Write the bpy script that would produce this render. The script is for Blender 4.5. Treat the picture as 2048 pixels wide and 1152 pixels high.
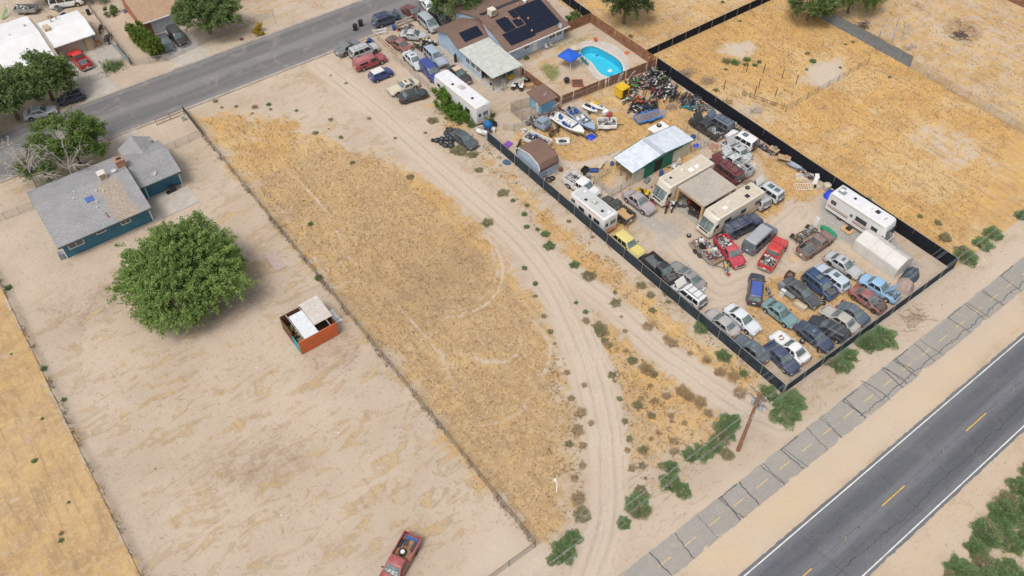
import bpy, bmesh, math, random
import numpy as np
from mathutils import Vector, Matrix
for o in list(bpy.data.objects): bpy.data.objects.remove(o, do_unlink=True)
S = bpy.context.scene
COL = S.collection
R = math.radians
PI = math.pi
rnd = random.Random(7)

# ---------------------------------------------------------------- camera
# world axes: X runs along the road, Y away from it, origin below the camera
cd = bpy.data.cameras.new('camera'); cam = bpy.data.objects.new('camera', cd); COL.objects.link(cam)
cam.location = (0, 0, 76)
PITCH, YAW = 49.156, 37.107
cam.rotation_euler = (R(90-PITCH), 0, R(-YAW))
cd.sensor_width = 36; cd.lens = 29.853; cd.clip_start = .5; cd.clip_end = 9000
S.camera = cam

# ---------------------------------------------------------------- sky and sun (bright overcast)
SUN_EL, SUN_AZ = 62, 200          # azimuth: direction the light comes from, degrees from +X
w = bpy.data.worlds.new('World'); S.world = w; w.use_nodes = True
nt = w.node_tree; bg = nt.nodes['Background']
sky = nt.nodes.new('ShaderNodeTexSky'); sky.sky_type = 'NISHITA'; sky.sun_disc = False
sky.sun_elevation = R(SUN_EL); sky.sun_rotation = R(90-SUN_AZ); sky.air_density = 1.0; sky.dust_density = 5.0; sky.ozone_density = 1.0
hs = nt.nodes.new('ShaderNodeHueSaturation'); hs.inputs['Saturation'].default_value = .36
nt.links.new(sky.outputs[0], hs.inputs['Color']); nt.links.new(hs.outputs[0], bg.inputs[0])
bg.inputs[1].default_value = .15
sl = bpy.data.lights.new('sun', 'SUN'); so = bpy.data.objects.new('sun', sl); COL.objects.link(so)
sl.energy = 1.25; sl.angle = R(18); sl.color = (1, .955, .89)
so.location = (0, 0, 90)
so.rotation_euler = Vector((-math.cos(R(SUN_EL))*math.cos(R(SUN_AZ)), -math.cos(R(SUN_EL))*math.sin(R(SUN_AZ)), -math.sin(R(SUN_EL)))).to_track_quat('-Z', 'Y').to_euler()
S.render.engine = 'CYCLES'
S.view_settings.view_transform = 'Standard'; S.view_settings.look = 'None'
S.view_settings.gamma = 1; S.view_settings.exposure = .12

# ---------------------------------------------------------------- materials
MATS = {}
def newmat(name):
    m = bpy.data.materials.new(name); m.use_nodes = True
    return m, m.node_tree, m.node_tree.nodes['Principled BSDF']
def nd(t, typ, **kw):
    n = t.nodes.new(typ)
    for k, v in kw.items():
        if k in n.inputs: n.inputs[k].default_value = v
        else: setattr(n, k, v)
    return n
def mixc(t, fac, a, b, typ='MIX'):
    n = t.nodes.new('ShaderNodeMix'); n.data_type = 'RGBA'; n.blend_type = typ
    for i, v in ((0, fac), (6, a), (7, b)):
        if hasattr(v, 'links'): t.links.new(v, n.inputs[i])
        else: n.inputs[i].default_value = v if i == 0 else (*v, 1)
    return n.outputs[2]
def ramp(t, src, p0, p1):
    n = t.nodes.new('ShaderNodeMapRange'); n.interpolation_type = 'SMOOTHSTEP'
    n.inputs[1].default_value = p0; n.inputs[2].default_value = p1
    t.links.new(src, n.inputs[0]); return n.outputs[0]
def mth(t, op, a, b=None):
    n = t.nodes.new('ShaderNodeMath'); n.operation = op
    for i, v in enumerate((a, b)):
        if v is None: continue
        if hasattr(v, 'links'): t.links.new(v, n.inputs[i])
        else: n.inputs[i].default_value = v
    return n.outputs[0]
def noise(t, vec, scale, detail=4, rough=.6, mapping=None, dist=0.):
    if mapping:
        mp = nd(t, 'ShaderNodeMapping'); mp.inputs['Scale'].default_value = mapping[0]; mp.inputs['Rotation'].default_value = (0, 0, R(mapping[1]))
        t.links.new(vec, mp.inputs[0]); vec = mp.outputs[0]
    n = nd(t, 'ShaderNodeTexNoise', Scale=scale, Detail=detail, Roughness=rough, Distortion=dist)
    t.links.new(vec, n.inputs['Vector']); return n.outputs['Fac']
def bump(t, b, h, strength=.4, dist=.05):
    n = nd(t, 'ShaderNodeBump', Strength=strength, Distance=dist); t.links.new(h, n.inputs['Height']); t.links.new(n.outputs[0], b.inputs['Normal'])
def wpos(t): return t.nodes.new('ShaderNodeNewGeometry').outputs['Position']
def M(name, col=None, rough=.65, metal=0., var=.12, scale=2.5, bmp=0., dirt=0., dirtcol=(.30, .24, .17), spec=.4, coat=0.):
    """procedural material: base colour with two scales of noise variation and optional dirt blotches"""
    if name in MATS: return MATS[name]
    m, t, b = newmat(name); p = wpos(t)
    n1 = noise(t, p, scale, 5, .65); n2 = noise(t, p, scale*9, 3)
    c = mixc(t, ramp(t, n1, .3, .7), tuple(x*(1-var) for x in col), tuple(min(1, x*(1+var)) for x in col))
    c = mixc(t, mth(t, 'MULTIPLY', ramp(t, n2, .4, .7), min(.6, var*2)), c, tuple(min(1, x*1.25+.012) for x in col))
    if dirt: c = mixc(t, mth(t, 'MULTIPLY', ramp(t, noise(t, p, scale*.7, 6, .7), .45, .72), dirt), c, dirtcol)
    t.links.new(c, b.inputs['Base Color'])
    b.inputs['Roughness'].default_value = rough; b.inputs['Metallic'].default_value = metal
    b.inputs['Specular IOR Level'].default_value = spec; b.inputs['Coat Weight'].default_value = coat; b.inputs['Coat Roughness'].default_value = .12
    if bmp: bump(t, b, n2, bmp, .02)
    MATS[name] = m; return m
def paint(name, col, fade=.2, rough=.32, rust=0., rustcol=(.20, .085, .045), fadecol=None, rs=1.6):
    """sun-faded dusty car paint"""
    k = 'paint_'+name
    if k in MATS: return MATS[k]
    m, t, b = newmat(k); p = wpos(t)
    fc = fadecol or tuple(.55*x+.45*y for x, y in zip(col, (.52, .50, .47)))
    n1 = noise(t, p, .9, 5, .65); n2 = noise(t, p, 7, 4)
    f = mth(t, 'MULTIPLY', ramp(t, mth(t, 'ADD', mth(t, 'MULTIPLY', n1, .7), mth(t, 'MULTIPLY', n2, .3)), .35, .7), fade)
    c = mixc(t, f, col, fc)
    if rust: c = mixc(t, ramp(t, noise(t, p, rs*1.7, 7, .75), .62-rust*.22, .70-rust*.22), c, rustcol)
    c = mixc(t, .025, c, (.45, .37, .27))
    t.links.new(c, b.inputs['Base Color'])
    rr = nd(t, 'ShaderNodeMapRange'); rr.inputs[3].default_value = rough*.8; rr.inputs[4].default_value = min(1, rough*1.5)
    t.links.new(n1, rr.inputs[0]); t.links.new(rr.outputs[0], b.inputs['Roughness'])
    b.inputs['Coat Weight'].default_value = .5 if rust < .4 else .1; b.inputs['Coat Roughness'].default_value = .18
    MATS[k] = m; return m
def glassmat(name='car_glass', col=(.075, .10, .10), rough=.10):
    if name in MATS: return MATS[name]
    m, t, b = newmat(name); n1 = noise(t, wpos(t), 1.3, 4)
    t.links.new(mixc(t, ramp(t, n1, .3, .75), col, tuple(x*1.9+.02 for x in col)), b.inputs['Base Color'])
    b.inputs['Roughness'].default_value = rough; b.inputs['Specular IOR Level'].default_value = .75; b.inputs['IOR'].default_value = 1.6
    MATS[name] = m; return m
GLASS = glassmat()
GLASSD = glassmat('side_glass', (.016, .019, .020), .08)
GLASSH = glassmat('house_glass', (.05, .055, .06), .12)
TYRE = M('rubber', (.022, .021, .02), .85, var=.3, dirt=.5)
RIM = M('alloy_rim', (.42, .42, .42), .35, .7, dirt=.3)
STEELRIM = M('steel_rim', (.12, .11, .10), .5, .5, dirt=.4)
CHROME = M('chrome_trim', (.55, .55, .55), .25, .9, var=.05)
BLACKPL = M('black_plastic', (.025, .025, .027), .6, var=.3)
DKMETAL = M('dark_metal', (.09, .085, .08), .55, .6, var=.3, dirt=.3, dirtcol=(.16, .08, .045))
RUSTM = M('rusty_metal', (.15, .075, .045), .85, .2, var=.4, scale=4)
GALV = M('galvanised_steel', (.42, .43, .43), .45, .7, var=.1)
WHITE = M('white_paint', (.72, .72, .70), .5, var=.05, dirt=.15)
WOOD = M('weathered_wood', (.25, .17, .11), .9, var=.3, scale=3)
PALEWOOD = M('pale_lumber', (.48, .30, .15), .8, var=.2, scale=3)
REDL = M('tail_lamp_red', (.30, .012, .012), .2, var=.1)
CLEARL = M('head_lamp_clear', (.55, .55, .52), .15, var=.05, coat=.5)
CONC = M('concrete', (.42, .38, .33), .9, var=.12, scale=.9, bmp=.2, dirt=.35, dirtcol=(.40, .32, .24))

# ---------------------------------------------------------------- mesh helpers
class MB:
    def __init__(s): s.v = []; s.f = []; s.m = []; s.cm = 0
    def add(s, vs, fs):
        k = len(s.v); s.v += [tuple(v) for v in vs]
        for f in fs: s.f.append(tuple(i+k for i in f)); s.m.append(s.cm)
        return s
    def box(s, c, d, rz=0, taper=1., rx=0, ry=0):
        x, y, z = d[0]/2, d[1]/2, d[2]/2
        vs = [(-x, -y, -z), (x, -y, -z), (x, y, -z), (-x, y, -z)]+[(a*taper, b*taper, z) for a, b in ((-x, -y), (x, -y), (x, y), (-x, y))]
        mt = Matrix.Translation(c) @ Matrix.Rotation(rz, 4, 'Z') @ Matrix.Rotation(ry, 4, 'Y') @ Matrix.Rotation(rx, 4, 'X')
        return s.add([mt @ Vector(v) for v in vs], [(3, 2, 1, 0), (4, 5, 6, 7), (0, 1, 5, 4), (1, 2, 6, 5), (2, 3, 7, 6), (3, 0, 4, 7)])
    def bx(s, x0, x1, y0, y1, z0, z1): return s.box(((x0+x1)/2, (y0+y1)/2, (z0+z1)/2), (abs(x1-x0), abs(y1-y0), abs(z1-z0)))
    def cyl(s, a, b, r0, r1=None, n=8, cap=True):
        a, b = Vector(a), Vector(b); r1 = r0 if r1 is None else r1
        d = (b-a).normalized(); u = d.orthogonal().normalized(); w_ = d.cross(u)
        vs = [p+(u*math.cos(2*PI*i/n)+w_*math.sin(2*PI*i/n))*r for p, r in ((a, r0), (b, r1)) for i in range(n)]
        fs = [(i, (i+1) % n, n+(i+1) % n, n+i) for i in range(n)]
        if cap: fs += [tuple(range(n-1, -1, -1)), tuple(range(n, 2*n))]
        return s.add(vs, fs)
    def tube(s, pts, r, n=6, r1=None):
        for i in range(len(pts)-1):
            t0 = r if r1 is None else r+(r1-r)*i/(len(pts)-1); t1 = r if r1 is None else r+(r1-r)*(i+1)/(len(pts)-1)
            s.cyl(pts[i], pts[i+1], t0, t1, n)
        return s
    def lathe(s, prof, n=16, axis='Z', c=(0, 0, 0)):
        """prof: (radius, height) pairs"""
        vs = []
        for r, h in prof:
            for i in range(n):
                a = 2*PI*i/n; p = (r*math.cos(a), r*math.sin(a), h)
                if axis == 'Y': p = (p[0], h, p[1])
                if axis == 'X': p = (h, p[0], p[1])
                vs.append((p[0]+c[0], p[1]+c[1], p[2]+c[2]))
        fs = [(j*n+i, j*n+(i+1) % n, (j+1)*n+(i+1) % n, (j+1)*n+i) for j in range(len(prof)-1) for i in range(n)]
        return s.add(vs, fs)
    def loft(s, rings, closed=True, cap=True):
        n = len(rings[0]); vs = [p for r in rings for p in r]; m = n if closed else n-1
        fs = [(j*n+i, j*n+(i+1) % n, (j+1)*n+(i+1) % n, (j+1)*n+i) for j in range(len(rings)-1) for i in range(m)]
        if cap: fs += [tuple(range(n-1, -1, -1)), tuple(range((len(rings)-1)*n, len(rings)*n))]
        return s.add(vs, fs)
    def grid(s, rows):
        return s.loft(rows, closed=False, cap=False)
    def prism(s, poly, z0, z1):
        return s.loft([[(x, y, z0) for x, y in poly], [(x, y, z1) for x, y in poly]])
    def mesh(s, name, smooth=None):
        me = bpy.data.meshes.new(name); me.from_pydata(s.v, [], s.f)
        if any(s.m): me.polygons.foreach_set('material_index', s.m)
        bm = bmesh.new(); bm.from_mesh(me); bmesh.ops.recalc_face_normals(bm, faces=bm.faces); bm.to_mesh(me); bm.free()
        if smooth:
            me.polygons.foreach_set('use_smooth', [True]*len(me.polygons)); me.set_sharp_from_angle(angle=R(smooth))
        me.update(); return me
    def build(s, name, mat, parent=None, smooth=None):
        return obj(name, s.mesh(name, smooth), mat, parent)
def obj(name, me, mat, parent=None):
    mats = mat if isinstance(mat, (list, tuple)) else [mat]
    if len(me.materials) == 0:
        for k in mats: me.materials.append(k)
        o = bpy.data.objects.new(name, me)
    else:
        o = bpy.data.objects.new(name, me)
        for i, k in enumerate(mats):
            if me.materials[i] != k: o.material_slots[i].link = 'OBJECT'; o.material_slots[i].material = k
    COL.objects.link(o)
    if parent: o.parent = parent
    return o
def tag(o, label=None, cat=None, group=None, kind=None):
    if label: o['label'] = label
    if cat: o['category'] = cat
    if group: o['group'] = group
    if kind: o['kind'] = kind
    return o
def thing(name, label, cat, loc=(0, 0, 0), rz=0, group=None):
    o = bpy.data.objects.new(name, None); COL.objects.link(o); o.location = loc; o.rotation_euler = (0, 0, rz); o.empty_display_size = .3
    return tag(o, label, cat, group)
def copy_tree(o, parent=None):
    c = o.copy(); COL.objects.link(c); c.parent = parent
    for ch in o.children: copy_tree(ch, c)
    return c
def rawmesh(name, V, Q, attrs=None, smooth=False):
    """mesh from numpy arrays: V (n,3), Q (m,k)"""
    me = bpy.data.meshes.new(name); k = Q.shape[1]
    me.vertices.add(len(V)); me.vertices.foreach_set('co', np.ascontiguousarray(V, np.float32).ravel())
    me.loops.add(Q.size); me.loops.foreach_set('vertex_index', np.ascontiguousarray(Q, np.int32).ravel())
    me.polygons.add(len(Q)); me.polygons.foreach_set('loop_start', np.arange(0, Q.size, k, dtype=np.int32))
    if smooth: me.polygons.foreach_set('use_smooth', np.ones(len(Q), bool))
    me.update(calc_edges=True)
    for nm, arr in (attrs or {}).items():
        a = me.attributes.new(nm, 'FLOAT_COLOR', 'POINT'); a.data.foreach_set('color', np.ascontiguousarray(arr, np.float32).ravel())
    return me
# ---------------------------------------------------------------- surveyed positions in metres
REGIONS = [
  ('g', 1.0, 2.0, [(22.6, 105.6), (26.4, 104.8), (32.6, 98.1), (35.7, 92.0), (38.6, 84.6), (41.6, 77.8), (43.1, 70.5), (43.3, 64.0), (42.4, 58.0), (41.4, 52.6), (40.1, 47.8), (38.6, 43.5), (36.3, 38.4), (33.5, 33.5), (29.7, 28.5), (26.0, 25.2), (22.8, 24.3), (21.8, 25.8), (21.8, 39.0), (22.1, 54.4), (22.2, 77.6)]),  # grass_mid
  ('g', 0.88, 0.5, [(-8.6, 102.1), (-8.6, 89.0), (-8.2, 44.5), (-13.7, 40.9), (-31.0, 53.9), (-21.6, 106.5)]),  # grass_left
  ('g', 0.85, 1.5, [(52.2, 86.3), (52.5, 76.8), (51.6, 70.9), (51.4, 57.8), (51.9, 48.8), (52.2, 39.6), (53.0, 30.8), (53.2, 24.0), (50.3, 24.6), (49.3, 29.4), (48.2, 35.4), (48.1, 43.7), (47.5, 52.1), (48.4, 60.1), (49.9, 70.9), (49.8, 80.2)]),  # grass_strip
  ('g', 0.75, 1.5, [(43.9, 45.4), (46.1, 41.4), (46.0, 33.1), (47.1, 25.9), (46.8, 23.4), (42.2, 24.0), (35.4, 24.8), (35.3, 28.4), (37.8, 31.7), (40.8, 36.7), (42.4, 41.5)]),  # grass_tri
  ('g', 0.5, 2.0, [(22.3, 24.4), (24.7, 24.4), (28.5, 26.7), (33.5, 32.7), (36.7, 38.1), (38.4, 42.8), (32.4, 36.6), (26.8, 29.2)]),  # grass_by_track
  ('g', 0.9, 1.5, [(57.4, 75.2), (63.1, 74.4), (70.7, 72.3), (75.8, 64.1), (75.4, 56.8), (71.0, 54.3), (65.1, 58.8), (58.5, 58.3), (58.7, 63.6), (55.4, 64.9), (55.7, 71.8)]),  # yard_boats
  ('g', 0.75, 1.5, [(67.4, 78.5), (75.7, 76.9), (84.0, 73.8), (82.8, 60.2), (77.0, 58.3), (74.5, 65.8), (70.7, 72.3)]),  # yard_bikes
  ('g', 1.0, 1.5, [(81.4, 55.0), (83.4, 49.5), (82.2, 41.6), (76.0, 38.1), (71.6, 39.2), (71.3, 43.9), (78.0, 46.0), (79.4, 51.2)]),  # yard_east
  ('g', 0.8, 1.5, [(56.5, 67.2), (57.8, 62.5), (58.7, 54.6), (65.1, 52.1), (62.0, 49.8), (55.2, 51.6), (56.4, 47.4), (53.7, 46.4), (54.1, 58.1)]),  # yard_west
  ('g', 0.8, 1.5, [(56.6, 38.2), (63.0, 36.3), (69.0, 33.8), (75.2, 31.2), (74.5, 27.6), (74.2, 23.9), (65.3, 23.3), (59.3, 22.7), (56.4, 25.8), (56.3, 30.1)]),  # yard_rows
  ('g', 0.42, 2.0, [(68.4, 87.2), (77.9, 90.3), (82.0, 89.0), (84.3, 75.2), (79.9, 73.7), (66.6, 75.4), (64.4, 80.8)]),  # pool_yard
  ('g', 0.45, 1.5, [(52.2, 91.6), (53.2, 87.8), (53.8, 78.6), (52.2, 70.5), (51.9, 76.0), (51.7, 83.0), (50.8, 88.1)]),  # front_corner
  ('g', 0.36, 4.0, [(-3.2, 78.7), (7.3, 65.4), (16.9, 67.3), (17.7, 52.5), (19.9, 40.1), (20.2, 30.3), (16.3, 26.4), (-6.7, 43.8), (-6.8, 60.3)]),  # left_yard_low
  ('g', 0.45, 1.5, [(18.0, 87.7), (21.4, 87.5), (20.6, 74.6), (19.4, 59.8), (18.8, 65.9), (17.2, 73.0)]),  # left_yard_side
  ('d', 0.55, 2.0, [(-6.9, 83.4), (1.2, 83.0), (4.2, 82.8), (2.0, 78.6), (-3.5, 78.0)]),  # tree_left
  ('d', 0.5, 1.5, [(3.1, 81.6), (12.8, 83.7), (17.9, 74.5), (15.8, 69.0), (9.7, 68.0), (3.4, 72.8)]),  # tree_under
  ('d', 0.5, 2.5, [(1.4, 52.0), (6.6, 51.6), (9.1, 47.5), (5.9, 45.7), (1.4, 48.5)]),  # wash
  ('d', 0.35, 1.0, [(15.3, 59.4), (20.7, 58.8), (21.9, 55.3), (18.7, 54.2), (14.6, 55.7)]),  # container_dark_dirt
  ('v', 1.0, 0.7, [(81.8, 41.2), (82.0, 39.3), (82.6, 30.9), (81.5, 25.3), (78.3, 24.8), (77.2, 32.8), (76.3, 36.7), (78.8, 39.4)]),  # gravel_rv
  ('v', 0.75, 2.0, [(58.2, 55.0), (62.2, 53.7), (64.6, 47.9), (63.0, 44.6), (58.4, 46.0), (57.3, 51.1)]),  # gravel_mid
  ('v', 0.5, 2.0, [(56.9, 36.1), (63.0, 36.3), (60.2, 38.4), (56.1, 38.6)]),  # gravel_mid2
  ('v', 0.55, 2.0, [(77.0, 43.0), (80.7, 40.3), (76.5, 37.7), (74.0, 39.6)]),  # gravel_east
  ('l', 0.9, 1.0, [(69.4, 85.6), (71.6, 85.6), (72.7, 84.0), (71.8, 82.2), (69.0, 81.2), (68.6, 83.0)]),  # lawn_patch
  ('l', 0.7, 1.0, [(74.6, 89.3), (79.8, 88.8), (81.9, 86.4), (79.3, 85.8), (74.8, 86.5)]),  # lawn_strip
  ('l', 0.35, 1.5, [(49.9, 0.5), (53.9, 1.6), (57.6, 2.0), (61.4, 1.7), (65.4, 1.4), (56.1, -4.2)]),  # sw_bushes
  ('s', 0.6, 1.0, [(26.5, 18.7), (94.4, 19.8), (83.5, 13.1), (35.3, 12.0)]),  # shoulder
  ('o', 0.55, 1.5, [(29.8, 16.2), (84.9, 14.0), (82.5, 12.5), (35.5, 12.3)]),  # shoulder2
  ('o', 0.45, 1.5, [(45.1, 4.6), (68.5, 4.0), (65.4, 2.1), (48.8, 1.8)]),  # shoulder3
  ('s', 1.0, 1.0, [(20.4, 28.9), (21.6, 25.8), (22.8, 24.3), (21.4, 22.5), (15.2, 27.2)]),  # slab
  ('s', 0.8, 1.0, [(96.7, 73.4), (101.0, 71.0), (100.7, 68.7), (96.2, 68.7), (94.7, 71.5)]),  # pale1
  ('s', 0.9, 1.0, [(102.6, 61.3), (108.0, 58.9), (105.4, 56.0), (100.5, 55.8), (99.6, 58.8)]),  # pale2
  ('s', 0.5, 3.0, [(105.6, 43.7), (108.1, 34.8), (105.5, 30.1), (99.3, 33.6), (99.9, 39.6)]),  # pale3
  ('s', 0.55, 2.0, [(87.3, 63.4), (89.9, 60.0), (89.7, 55.0), (84.2, 55.6), (84.3, 60.5)]),  # pale4
  ('d', 1.0, 1.0, [(130.6, 55.9), (133.8, 54.3), (131.6, 50.6), (127.5, 50.1), (127.1, 53.0)]),  # burn
  ('d', 0.9, 0.6, [(130.5, 62.0), (131.5, 61.3), (129.9, 60.1), (128.9, 60.9)]),  # burn2
  ('d', 0.8, 0.8, [(123.6, 58.4), (124.8, 58.4), (123.7, 57.1), (122.6, 57.6)]),  # pit
  ('d', 0.45, 4.0, [(91.1, 89.5), (96.8, 87.1), (96.2, 81.9), (88.7, 82.1), (84.6, 87.0)]),  # brown_right
  ('d', 0.5, 5.0, [(29.5, 65.7), (42.2, 62.5), (39.3, 54.3), (31.9, 54.0), (25.6, 57.0)]),  # grass_mid_brown
]
TRACKS = [
  ('s', 1.0, 2.1, [(43.4, 106.1), (44.4, 92.9), (44.7, 81.4), (45.0, 70.9), (45.3, 62.4), (45.1, 56.0), (44.0, 49.7), (42.0, 43.6), (39.7, 38.3), (36.6, 32.6), (33.1, 27.9), (29.2, 23.5), (24.3, 20.3)]),  # track_main
  ('s', 1.0, 1.7, [(45.6, 54.6), (46.4, 49.8), (47.2, 43.4), (47.3, 36.0), (48.2, 29.9), (49.2, 24.3), (50.5, 20.6)]),  # track_branch
  ('s', 0.9, 1.3, [(43.5, 47.2), (40.6, 38.5), (36.8, 31.0)]),  # track_fork
  ('s', 0.8, 0.24, [(30.3, 53.8), (32.9, 52.5), (36.0, 52.3), (38.8, 53.6), (40.9, 56.0), (42.2, 59.3), (42.0, 62.2)]),  # circle1
  ('s', 0.65, 0.2, [(29.8, 55.1), (32.8, 53.4), (36.0, 53.3), (38.8, 54.6), (40.3, 56.5), (41.5, 59.3)]),  # circle1b
  ('s', 0.7, 0.2, [(37.2, 51.0), (37.2, 48.2), (35.3, 45.1), (33.1, 44.2), (31.2, 45.2), (29.8, 48.0)]),  # circle2
  ('s', 0.55, 0.2, [(28.0, 53.3), (27.4, 48.5), (29.7, 45.9), (32.9, 44.8)]),  # circle3
  ('s', 0.6, 0.2, [(38.8, 47.9), (38.2, 43.8), (36.6, 41.6), (33.5, 39.7), (30.1, 38.4)]),  # circle4
  ('s', 0.5, 0.2, [(27.4, 55.6), (27.4, 49.4), (26.6, 45.8)]),  # tr5
  ('s', 0.45, 0.25, [(25.0, 103.2), (31.2, 95.4), (35.7, 92.0), (37.0, 85.9)]),  # tr6
  ('s', 0.4, 0.25, [(25.0, 100.1), (29.5, 93.6), (34.6, 90.1), (35.4, 83.2)]),  # tr6b
  ('s', 0.6, 0.2, [(18.6, 41.8), (24.0, 40.7), (27.5, 38.4), (31.3, 38.2)]),  # tr7
  ('s', 0.9, 0.8, [(74.4, 59.6), (70.3, 61.4), (65.9, 62.7), (62.2, 63.6), (59.7, 64.8), (58.2, 67.2), (58.2, 71.1)]),  # yardpath
  ('s', 0.7, 1.6, [(57.0, 66.8), (57.1, 61.7), (60.4, 54.5), (60.2, 47.8), (59.4, 41.0), (59.0, 37.3), (63.0, 36.3)]),  # yardpath2
  ('s', 0.8, 2.2, [(60.2, 38.4), (60.3, 35.4), (56.0, 37.7), (77.2, 40.6), (71.0, 38.6), (68.9, 35.9)]),  # yardpath3
  ('s', 0.5, 0.2, [(27.6, 60.2), (27.5, 53.7), (27.8, 50.0), (28.1, 48.0)]),  # tr8
  ('s', 0.5, 0.2, [(27.7, 50.9), (26.0, 44.6), (25.5, 41.0)]),  # tr9
  ('s', 0.6, 0.2, [(28.6, 49.3), (30.5, 46.2), (33.0, 44.1)]),  # tr10
  ('s', 0.6, 0.22, [(24.4, 95.4), (27.9, 88.9), (28.5, 77.5), (26.6, 67.9)]),  # tr11
  ('s', 0.35, 0.4, [(102.0, 52.3), (101.0, 42.9), (100.2, 34.2), (99.3, 26.2)]),  # rt1
]
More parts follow.
